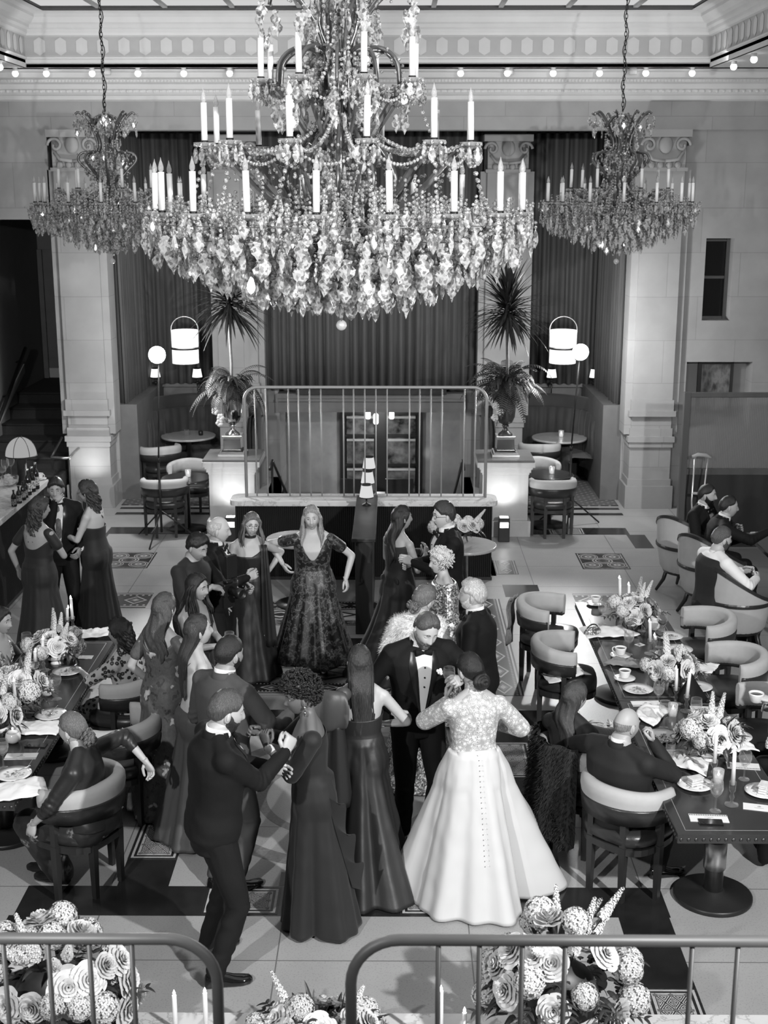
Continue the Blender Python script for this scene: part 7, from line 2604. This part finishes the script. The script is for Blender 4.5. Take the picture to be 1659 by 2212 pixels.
long_table(2.1, 2.88, 7.25, 9.4, 'near half of the dark studded table run, with the footed bowl of roses', (-.52, .6))
long_table(2.1, 2.88, 9.42, 11.87, 'far half of the dark studded table run, reaching toward the shell chairs', (-.5, .7))
long_table(-2.87, -2.09, 7.65, 9.05, 'near half of the dark table run at the seated bun woman', (.3,))
long_table(-2.87, -2.09, 9.07, 10.75, 'far half of the dark table run at the seated leopard-print woman', (.2,))

T = lambda px, py: tuple(atz(px, py, TZ)) if False else (atz(px, py, TZ + .001).x, atz(px, py, TZ + .001).y, TZ + .001)
CAKE = mat('cake', .6, .8, var=.2, scale=40); CRUMB = mat('crumbs', .3, .9, var=.5, scale=60)
def plate(px, py, lab, kind='crumbs', fork=0, s=1.0):
    e = thing('plate', lab, 'plate', T(px, py), rnd.uniform(0, 6), 'dessert plates')
    MB().lathe([(.06 * s, 0), (.085 * s, .004), (.118 * s, .014), (.12 * s, .016), (.085 * s, .008), (.05 * s, .005)], 36).build('dish', CHINA, e)
    m = MB()
    if kind == 'cake':
        for k in range(3): m.box(-.045, .05, -.028, .024, .008 + k * .017, .022 + k * .017, 0, Matrix.Rotation(.2 + .05 * k, 4, 'Z'))
        m.box(-.05, .052, -.032, .028, .058, .064, 0, Matrix.Rotation(.22, 4, 'Z'))
        m.build('cake_slice', CAKE, e, None, .006)
    if kind in ('cake', 'crumbs'):
        m = MB()
        for k in range(26): 
            a = rnd.uniform(0, 6); r = rnd.uniform(0, .07); m.ball((r * math.cos(a), r * math.sin(a), .009), rnd.uniform(.002, .008), 6, 4)
        m.build('crumbs', CRUMB, e)['kind'] = 'stuff'
    if fork is not None:
        f = MB(); M = Matrix.Translation((T(px, py)[0], T(px, py)[1], TZ + .018)) @ Matrix.Rotation(fork, 4, 'Z')
        f.tube([(0, -.13, .0), (0, -.04, .0), (0, .0, .002)], [.005, .003, .004], 6, 0, True, (True, True), None, .5)
        for x in (-.008, -.003, .003, .008): f.tube([(x * .6, .0, .002), (x, .02, .0), (x, .055, -.004)], .0014, 5)
        o = f.build('fork', STEEL, None, M.translation, 0, 0, (R(-5), 0, fork)); tag(o, ' '.join(('dessert fork on the ' + lab).split()[:16]), 'fork', 'dessert forks')
plate(1378, 1491, 'crumbed plate with one white blossom, near the long-haired seated woman', 'crumbs', .5)
plate(1431, 1593, 'crumbed plate just in front of the bald man\'s hand', 'crumbs', -.5)
plate(1501, 1697, 'plate with a slice of layer cake at the bald man\'s elbow', 'cake', 1.3)
plate(1648, 1712, 'plate with cake at the right frame edge', 'cake', None)
plate(1446, 1376, 'plate beside the red wine glass on the far side of the table', 'crumbs', -.8)
plate(1466, 1405, 'plate half hidden by the middle flowers on the far table', 'crumbs', None)
plate(1506, 1486, 'empty plate behind the black napkin peak', None, -.7)
plate(1588, 1594, 'plate behind the footed bowl of roses, under the cup', None, None)
plate(145, 1452, 'plate in front of the leopard-print woman', 'crumbs', 2.7)
plate(110, 1546, 'plate above the white napkin, by the bun woman\'s head', 'crumbs', 3.0)
plate(30, 1675, 'plate with a fork at the near end of the stair-side table', 'crumbs', 2.4)

def napkin(px, py, lab, s=1.0, rz=0, m_=None, z=None, xy=None):
    p = T(px, py)
    if xy: p = (xy[0], xy[1], z)
    m = MB(); rows = []; n = 14
    sd = int(px)
    for i in range(n + 1):
        row = []
        for j in range(n + 1):
            u, v = i / n - .5, j / n - .5
            h = .02 + .05 * abs(noise.noise(V((u * 5 + sd, v * 4, 0)))) + .022 * max(0, math.sin(u * 13 + v * 7 + sd))
            row.append((u * .26 * s * (1 - .25 * v), v * .17 * s + .03 * math.sin(u * 5 + sd), h * (1 - 1.2 * max(abs(u), abs(v))) + .004))
        rows.append(row)
    m.loft(rows, 0, True, (False, False), False)
    o = m.build('napkin', m_ or LINEN, None, (p[0], p[1], z or p[2]), 0, .004, (0, 0, rz)); tag(o, lab, 'napkin', 'napkins')
    o.modifiers['thickness'].offset = 1
napkin(1310, 1368, 'large crumpled white napkin hanging at the far corner of the long table', 1.7, .3)
napkin(1408, 1545, 'white napkin touching the bald man\'s head', 1.3, .8)
napkin(1478, 1652, 'folded white napkin beside the cake plate and tumbler', 1.3, -.5)
napkin(1500, 1440, 'white napkin draped behind the middle flowers', 1.4, -.7)
napkin(1357, 1435, 'grey folded napkin between the two cups', 1.2, -.6, mat('grey_linen', .25, .8))
napkin(1590, 1618, 'small white napkin behind the footed bowl', 1.0, 0)
napkin(200, 1370, 'white folded napkin by the leopard-print woman\'s hand', 1.3, .1)
napkin(75, 1576, 'white napkin with a knot beside the phone on the stair-side table', 1.5, -.2)
napkin(25, 1712, 'white napkin falling over the near end of the stair-side table', 1.7, .2)
napkin(190, 1478, 'white napkin lying in the lap of the leopard-print woman', 1.1, .9, None, .64)
o = MB(); rows = []
for k in range(8):
    t = k / 7; rows.append([((.12 * (1 - t) ** 1.1 + .004) * math.cos(a) * (1 + .2 * math.cos(3 * a)), (.09 * (1 - t) ** 1.1 + .004) * math.sin(a), .22 * t) for a in [2 * PI * j / 20 for j in range(20)]])
o.loft(rows, 0, True); p = T(1490, 1512); o = o.build('napkin', BLK, None, p); tag(o, 'black cloth standing in a peak behind the leaning candle', 'napkin')
napkin(1213, 1497, 'white napkin on the seat of the chair next to the brown-haired woman', 1.5, .4, None, .515, (1.82, 10.55))

MENU = pattern('menu_card', lambda t: t.ramp(t.noise(6, 2), [(.4, .74), (.7, .8)]))
INK = mat('card_ink', .05, .8, var=0)
def menu(px, py, lab, rz=0, w=.22, d=.10, key=True, script=True):
    e = thing('menu_card', lab, 'menu', T(px, py), rz, 'menu cards')
    MB().box(-w / 2, w / 2, -d / 2, d / 2, 0, .003).build('card', MENU, e)
    if key:
        m = MB(); n = 22
        for k in range(n):
            x = -w / 2 + (k + .5) * w / n
            m.add([(x - w / n * .42, -d / 2 + .004, .0036), (x + w / n * .1, -d / 2 + .004, .0036), (x + w / n * .42, -d / 2 + .02, .0036), (x - w / n * .1, -d / 2 + .02, .0036)], [(0, 1, 2, 3)])
        m.build('printed_border', INK, e)
    if script:
        m = MB(); m.tube([(.012 * math.cos(a) * (1 - a / 16), .008 + .010 * math.sin(a) * (1 - a / 20), .0034) for a in [k * .5 for k in range(18)]], .0009, 4)
        m.tube([(-.03 + .002 * k, -.012 + .003 * math.sin(k * 1.7), .0034) for k in range(30)], .0007, 4)
        m.build('monogram', INK, e)
    return e
menu(1395, 1520, 'menu card with a printed border in front of the stemmed glass and crumbed plate', .05)
menu(1470, 1626, 'menu card under the water tumbler beside the bald man', .05)
menu(1523, 1532, 'menu card behind the footed bowl of roses', -.1)
menu(1605, 1655, 'menu card under the stemmed glass behind the front candle', -.15)
menu(1531, 1768, 'menu card lying at the near edge of the table run', -.07 + PI, .24, .1)
menu(1640, 1745, 'plain white menu card cut by the right frame edge', -.25, .2, .09, False)
menu(46, 1634, 'menu card beside the phone on the stair-side table', .05)
menu(54, 1437, 'menu card between the flowers and the silver-dressed woman', .05, .18)
menu(180, 1420, 'small grey card by the leopard-print woman\'s fingers', 0, .16, .08, False, False)
menu(1519, 1448, 'white place card with handwriting behind the middle flowers', -.2, .10, .06, False)
menu(1382, 1393, 'tented place card standing beside the far wine glass', .6, .07, .06, False)
def phone(px, py, lab, rz):
    e = thing('phone', lab, 'phone', T(px, py), rz)
    MB().box(-.037, .037, -.075, .075, 0, .009).build('casing', mat('phone_black', .01, .12, var=0), e, None, .003)
    m = MB()
    for dx, dy in ((-.02, .058), (-.02, .036), (-.004, .047)): m.lathe([(.008, .009), (.008, .011)], 12, c=(dx, dy, 0))
    m.build('camera_lens', DARKM, e)
phone(1538, 1513, 'dark phone behind the black cloth peak', -1.1)
phone(78, 1611, 'dark phone face down beside the bun woman on the table', 1.5)
phone(1535, 1777, 'dark phone under the nearest menu card edge', 1.5)

for px, py, lab, h, f, dk_ in ((1301, 1348, 'stemmed water glass at the far table corner by the cup', .2, .5, 0), (1386, 1363, 'round-bowled stemmed glass below the far flowers', .2, .35, 0), (1358, 1377, 'wine glass behind the large white napkin', .21, .3, 1), (1429, 1378, 'red wine glass with a tall bowl beside the far plate', .22, .4, 1), (1357, 1414, 'stemmed glass of water beside the big white napkin', .21, .6, 0), (1424, 1398, 'small red wine glass in front of the tall one', .18, .5, 1),
                          (1421, 1530, 'stemmed glass behind the bald man by the menu card', .21, .6, 0), (1434, 1573, 'stemmed glass between the bald man and the votive', .21, .35, 0), (1502, 1560, 'glass half hidden by the roses, behind the lit votive', .19, .4, 0), (1607, 1683, 'stemmed water glass behind the front candle', .2, .6, 0), (1545, 1752, 'stemmed water glass nearest the table\'s front edge', .21, .7, 0),
                          (170, 1405, 'stemmed glass next to the leopard-print woman\'s hand', .2, .4, 0), (123, 1510, 'stemmed glass beside the white sugar bowl', .21, .6, 0), (60, 1418, 'stemmed glass in front of the woman in sequins', .21, .5, 0), (8, 1660, 'stemmed glass at the frame edge above the near plate', .21, .5, 0)):
    wineglass(T(px, py), lab, h, .044, f, bool(dk_))
p = T(1447, 1642); tumbler(p, 'straight tumbler of water on the menu card beside the bald man', .13, .034, .45)
for px, py, rz, lab in ((1286, 1306, .4, 'white cup and saucer at the far corner of the long table'), (1340, 1418, 2.6, 'white cup and saucer above the grey napkin'), (1349, 1468, .9, 'white cup of coffee below the grey napkin'), (1590, 1600, .2, 'white cup on the plate behind the footed bowl')):
    q = T(px, py); cup(q, lab, rz, px != 1590, 1.15)
# small white pots
def pot(px, py, lab):
    e = thing('sugar_bowl', lab, 'bowl', T(px, py), 0, 'white lidded bowls')
    MB().lathe([(.03, 0), (.05, .02), (.056, .045), (.048, .075), (.04, .08)], 24).build('bowl', CHINA, e)
    MB().lathe([(.043, .08), (.03, .095), (.008, .1), (.012, .112), (.003, .12)], 20).build('lid', CHINA, e)
pot(102, 1502, 'white lidded sugar bowl beside the stemmed glass and bottle'); pot(29, 1604, 'white lidded sugar bowl at the head of the phone')
e = thing('milk_jug', 'white milk jug behind the tall red wine glass', 'jug', T(1413, 1360), .5)
MB().lathe([(.032, 0), (.05, .03), (.045, .07), (.036, .1), (.042, .12), (.038, .12), (.03, .1)], 20).build('body', CHINA, e)
MB().tube([(.045 + .03 * math.sin(a), 0, .06 + .035 * math.cos(a)) for a in [PI * k / 8 for k in range(9)]], .005, 6).build('handle', CHINA, e)
e = thing('bud_bottle', 'clear glass bottle with a sprig standing by the sugar bowl', 'bottle', T(94, 1476))
MB().lathe([(.036, 0), (.038, .01), (.038, .10), (.016, .15), (.014, .2), (.018, .205), (.012, .2)], 18).build('bottle_body', GLASS, e)

def taper(px, py_top, py_base, lab, holder=True, lean=0, hz=None, base_z=None):
    """taper candle standing in a stemmed glass holder"""
    b = T(px if not isinstance(px, tuple) else px[1], py_base)
    tx = px if not isinstance(px, tuple) else px[0]
    top = aty(tx, py_top, b[1])
    h = top.z - b[2]; hh = (hz if hz is not None else .11) if holder else .0
    e = thing('taper_candle', lab, 'candle', b, 0, 'ivory taper candles')
    dx = top.x - b[0]
    MB().tube([(0, 0, hh), (dx * (h - .03 - hh) / h if h else 0, 0, h - .03)], [.0145, .0125], 12).build('wax_stick', WAX, e)
    MB().tube([(dx, 0, h - .032), (dx, 0, h - .018), (dx, 0, h)], [.004, .0075, .001], 8).build('flame', FLAME, e)
    if holder:
        MB().lathe([(.045, 0), (.044, .005), (.012, .012), (.008, .03), (.016, .055), (.008, .08), (.02, .1), (.022, hh + .02), (.017, hh + .02)], 18).build('holder', GLASS, e)
taper((1338, 1338), 1243, 1335, 'tall taper rising behind the farthest flowers, the higher of two'); taper((1358, 1357), 1257, 1336, 'shorter of the two tapers behind the farthest flowers')
taper((1403, 1403), 1336, 1412, 'taper between the far wine glasses and the middle flowers'); taper((1414, 1414), 1367, 1408, 'short taper stub beside the middle flowers')
taper((1461, 1459), 1437, 1520, 'upright taper in front of the middle flowers'); taper((1493, 1482), 1445, 1536, 'leaning taper beside the black cloth peak')
taper((1549, 1541), 1577, 1683, 'taper in front of the footed bowl of roses', hz=.12); taper((1587, 1580), 1616, 1738, 'nearest taper, in a tall glass holder at the table front', hz=.14)
taper((152, 158), 1286, 1362, 'taller taper behind the flowers nearest the bar guests'); taper((147, 147), 1307, 1364, 'shorter taper behind the flowers nearest the bar guests')
taper((93, 95), 1373, 1448, 'taper standing by the sprig bottle'); taper((76, 78), 1400, 1456, 'shorter taper by the sprig bottle')
taper((29, 36), 1463, 1560, 'taper in front of the large cream roses'); taper((5, 6), 1494, 1548, 'taper at the frame edge beside the large cream roses')
for px, py, lab in ((1453, 1545, 'lit votive glass near the bald man, behind the roses'), (1551, 1690, 'lit votive glass between the cake plate and the front taper'), (5, 1470, 'lit votive at the left frame edge')):
    votive(T(px, py), lab, 'lit votive glasses', 1.1)

# ------------------------------------------------------------------ flowers
PETAL = mat('cream_petal', .72, .6, var=.05, scale=30); PETAL2 = mat('ivory_petal', .62, .65, var=.08, scale=30)
def rose_mesh(name, seed, opened=1.0):
    m = MB(); rr = random.Random(seed)
    layers = [(.008, .035, 3, .2), (.016, .04, 4, .35), (.026, .042, 5, .55), (.036, .042, 5, .85), (.046, .038, 6, 1.15), (.055, .032, 6, 1.5)]
    for li, (r, h, n, op) in enumerate(layers):
        op *= opened
        for k in range(n):
            az0 = 2 * PI * k / n + li * .7 + rr.uniform(-.15, .15); wd = 2 * PI / n * .85
            rows = []
            for i in range(6):
                v = i / 5
                row = []
                for j in range(7):
                    u = j / 6 * 2 - 1
                    a = az0 + u * wd * (.35 + .65 * math.sin(PI * min(1, .15 + v * .75)))
                    rad = r * (.35 + .65 * math.sin(v * PI / 2)) + .018 * op * v ** 2.5 * (1 - .25 * u * u) + (.006 * max(0, v - .8) * 5 * op)
                    z = h * v * (1 - .28 * op * v) - .012 * li * .5 - .004 * u * u * v + .003 * math.sin(u * 4 + li)
                    row.append((rad * math.cos(a), rad * math.sin(a), z))
                rows.append(row)
            m.loft(rows, 0, True, (False, False), False)
    return m
def hydr_mesh(seed, r=.07, n=130):
    m = MB(); rr = random.Random(seed); m.ball((0, 0, 0), r * .86, 16, 10, 1)
    for k in range(n):
        z = 1 - 2 * (k + .5) / n; a = k * 2.39996; q = math.sqrt(1 - z * z); d = V((q * math.cos(a), q * math.sin(a), z))
        d = (d + V((rr.gauss(0, .06), rr.gauss(0, .06), rr.gauss(0, .06)))).normalized()
        x = d.cross(V((.3, .2, 1))).normalized(); y = d.cross(x); c = d * r * rr.uniform(.93, 1.06); ph = rr.uniform(0, 2)
        for j in range(4):
            t = ph + j * PI / 2; e1 = x * math.cos(t) + y * math.sin(t); e2 = x * math.cos(t + .6) + y * math.sin(t + .6); e3 = x * math.cos(t - .6) + y * math.sin(t - .6)
            m.add([c, c + e3 * .0105 + d * .003, c + e1 * .0165 + d * .0015, c + e2 * .0105 + d * .003], [(0, 1, 2, 3)], 0, True)
    return m
def stock_mesh(seed, h=.2):
    m = MB(); rr = random.Random(seed); m.tube([(0, 0, -.05), (0, 0, h)], .003, 5, 1)
    for k in range(60):
        t = k / 59; a = k * 2.4; d = V((math.cos(a), math.sin(a), .25 + t)).normalized()
        c = V((0, 0, .02 + t * (h - .03))) + d * (.024 * (1 - t * .7)); sz = 1.15 * (1 - .55 * t)
        x = d.cross(V((.3, .2, 1))).normalized(); y = d.cross(x); ph = rr.uniform(0, 2)
        for j in range(4):
            b = ph + j * PI / 2; e1 = x * math.cos(b) + y * math.sin(b); e2 = x * math.cos(b + .65) + y * math.sin(b + .65); e3 = x * math.cos(b - .65) + y * math.sin(b - .65)
            m.add([c, c + (e3 * .011 + d * .004) * sz, c + (e1 * .017 + d * rr.uniform(-.004, .004)) * sz, c + (e2 * .011 + d * .004) * sz], [(0, 1, 2, 3)], 0, True)
    return m
def mk(m, name, mts):
    me = m.mesh(name)
    for x in mts: me.materials.append(x)
    return me
ROSE = [mk(rose_mesh('rose', 1), 'rose', [PETAL]), mk(rose_mesh('rose', 5, 1.25), 'rose', [PETAL]), mk(rose_mesh('rose', 9, .6), 'rose', [PETAL2])]
HYD = [mk(hydr_mesh(2), 'hydrangea', [PETAL, mat('hydrangea_core', .52, .8)]), mk(hydr_mesh(7), 'hydrangea', [PETAL2, mat('hydrangea_core', .52, .8)])]
STK = [mk(stock_mesh(3), 'stock_spike', [PETAL, LEAF])]

def arrangement(lab, p, rx, ry, zc, rz_, nr, nh, ns, seed, vase='bowl', scale=1.0, nleaf=60, lift=0, extra=None):
    e = thing('flower_arrangement', lab, 'flowers', p, 0)
    rr = random.Random(seed)
    if vase == 'bowl':
        MB().lathe([(.05, 0), (.045, .012), (.03, .025), (.04, .035), (.085, .05), (.095, .075), (.09, .085), (.08, .06)], 28).build('footed_bowl', CHINA, e)
    elif vase == 'stand':
        MB().lathe([(.16, 0), (.17, .02), (.13, .1), (.10, .3), (.13, .45), (.12, .46)], 28).build('vase', mat('vase_grey', .3, .5), e)
    def spot(lo=.3):
        for _ in range(30):
            d = V((rr.gauss(0, 1), rr.gauss(0, 1) - .2, (abs(rr.gauss(0, .9)) if vase != 'stand' else rr.gauss(.25, .8)) + .02 - lift)).normalized()
            q = V((d.x * rx, d.y * ry, zc + d.z * rz_))
            if all((q - u).length > w for u, w in occ): return q, d
        return q, d
    occ = []
    for mesh_l, num, base, rad in ((HYD, nh, 1.0, .098), (ROSE, nr, 1.0, .08)):
        for k in range(num):
            occ2 = occ
            q, d = spot()
            occ.append((q, rad * scale))
            s = scale * base * rr.uniform(.85, 1.12)
            o = link('hydrangea' if mesh_l is HYD else 'rose', rr.choice(mesh_l), e, q)
            o.rotation_euler = d.to_track_quat('Z', 'Y').to_euler(); o.scale = (s, s, s)
    for k in range(ns):
        q, d = spot(); q = V((q.x * .6, q.y * .6, zc + rz_ * rr.uniform(.6, .85)))
        o = link('stock_spike', STK[0], e, q); d = (d + V((0, 0, 1.2))).normalized(); o.rotation_euler = d.to_track_quat('Z', 'Y').to_euler(); o.scale = (scale,) * 3
    m = MB()
    for k in range(nleaf):
        d = V((rr.gauss(0, 1), rr.gauss(0, 1), rr.gauss(.15, .7))).normalized()
        q = V((d.x * rx * .75, d.y * ry * .75, zc + d.z * rz_ * .75))
        blade(m, q, math.atan2(d.y, d.x) + rr.uniform(-.7, .7), math.asin(max(-.9, min(.9, d.z))) + rr.uniform(-.4, .4), rr.uniform(.07, .15) * scale, .02 * scale, rr.uniform(.3, 1.3))
    for k in range(nleaf // 12):
        a = rr.uniform(0, 2 * PI); q = V((math.cos(a) * rx * .7, math.sin(a) * ry * .7, zc + rz_ * rr.uniform(-.3, .3)))
        pts = [q + V((math.cos(a) * .04 * j, math.sin(a) * .04 * j, .012 * j - .003 * j * j)) * scale for j in range(5)]
        m.tube(pts, .0022, 4)
        for j in range(1, 5):
            for s in (-1, 1): blade(m, pts[j], a + s * .9, .2, .06 * scale, .012 * scale, .6)
    m.ball((0, 0, zc - .02), (rx * .55, ry * .55, rz_ * .5), 14, 8)
    m.build('foliage', LEAF, e)['kind'] = 'stuff'
    for fn in extra or (): fn(e)
    return e
arrangement('cream roses and stocks at the far end of the long table, under the two tapers', T(1368, 1350), .21, .17, .13, .14, 9, 2, 3, 11, scale=.95)
arrangement('middle cream flower bowl on the long table, beside the black cloth peak', T(1448, 1478), .2, .17, .14, .13, 8, 3, 3, 12, scale=.95)
arrangement('cream roses and pale sprays in the footed white bowl nearest the front tapers', T(1529, 1640), .22, .17, .17, .15, 7, 4, 2, 13, scale=1.05)
arrangement('cream flower bowl at the stair-side table end behind the leopard-print woman', T(122, 1432), .22, .17, .14, .14, 9, 3, 4, 14, scale=1.0)
arrangement('large cream rose bowl at the middle of the stair-side table', T(45, 1532), .22, .18, .17, .15, 9, 3, 3, 15, scale=1.1)
arrangement('cream flowers cut by the left frame edge beside the white sugar bowl', T(-6, 1590), .18, .16, .15, .16, 6, 4, 4, 16, scale=1.0)
p = atz(950, 1165, .78)
arrangement('pale hydrangea bowl on the round table behind the man in spectacles', (1.08, 13.95, .78), .30, .12, .14, .1, 3, 6, 1, 17, scale=1.0, nleaf=30)
# floor arrangements behind the near railing, on the stone kerb
def onfloor(px, y): return (aty(px, 2212, y).x, y, .035)
arrangement('huge cream hydrangea and rose arrangement in the lower corner by the railed end', onfloor(130, 6.12), .44, .30, .36, .44, 26, 20, 7, 21, 'stand', 1.12, 170)
arrangement('tall cream hydrangea and rose arrangement standing in front of the bride\'s train', onfloor(1205, 6.12), .40, .30, .38, .46, 25, 20, 8, 22, 'stand', 1.12, 170)
arrangement('low cream rose cluster between the near tapers, at the bottom middle', onfloor(690, 6.1), .36, .2, .13, .16, 12, 7, 3, 23, 'bowl', 1.1, 80)
for px, pt, lab in ((379, 2138, 'taper to the left of the near pair, inside the rounded rail end'), (445, 2133, 'taper next to the rounded rail end, the right one of that pair'), (952, 2128, 'taller taper right of the bottom-middle roses'), (1003, 2175, 'lower taper between the bottom-middle roses and the tall arrangement')):
    y = 6.15; b = onfloor(px, y); top = aty(px, pt, y)
    e = thing('taper_candle', lab, 'candle', b, 0, 'tapers on the stone kerb'); h = top.z - b[2]
    MB().tube([(0, 0, .03), (0, 0, h - .035)], [.0145, .0125], 12).build('wax_stick', WAX, e)
    MB().tube([(0, 0, h - .037), (0, 0, h - .02), (0, 0, h)], [.004, .0085, .001], 8).build('flame', FLAME, e)
    MB().lathe([(.045, 0), (.044, .005), (.018, .012), (.02, .05), (.015, .05)], 18).build('holder', GLASS, e)
# shawl with a fringe over the far chair arm
m = MB(); rows = []
for k in range(14):
    t = k / 13; rows.append([(-.33 - .03 * t + (.05 * math.sin(t * 9) * .3), -.1 + (u - .5) * (.22 - .08 * t), (.82 - .44 * max(0, t - .25) if t > .25 else .78 + .04 * t * 4) + .01 * math.sin(u * 14)) for u in [j / 8 for j in range(9)]])
m.loft(rows, 0, True, (False, False), False)
for k in range(16):
    y = -.1 + (k / 15 - .5) * .14; m.tube([(-.36, y, .49), (-.365, y + .005, .40), (-.36, y, .33)], .003, 5)
o = m.build('shawl', mat('grey_shawl', .22, .8, var=.3, scale=40, bump=.3), None, (1.84, 11.78, 0), 0, .006, (0, 0, R(-30))); tag(o, 'fringed pale shawl hanging over the arm of the farthest barrel chair', 'shawl')
# handbag at the large napkin
e = thing('handbag', 'small beaded clutch under the large white napkin on the far table corner', 'handbag', T(1279, 1374), .5)
MB().ball((0, 0, .045), (.09, .045, .045), 16, 10).build('pouch', SEQ, e); MB().tube([(.06 * math.cos(a), 0, .06 + .05 * math.sin(a)) for a in [PI * k / 10 for k in range(11)]], .006, 6).build('handle', DARKM, e)
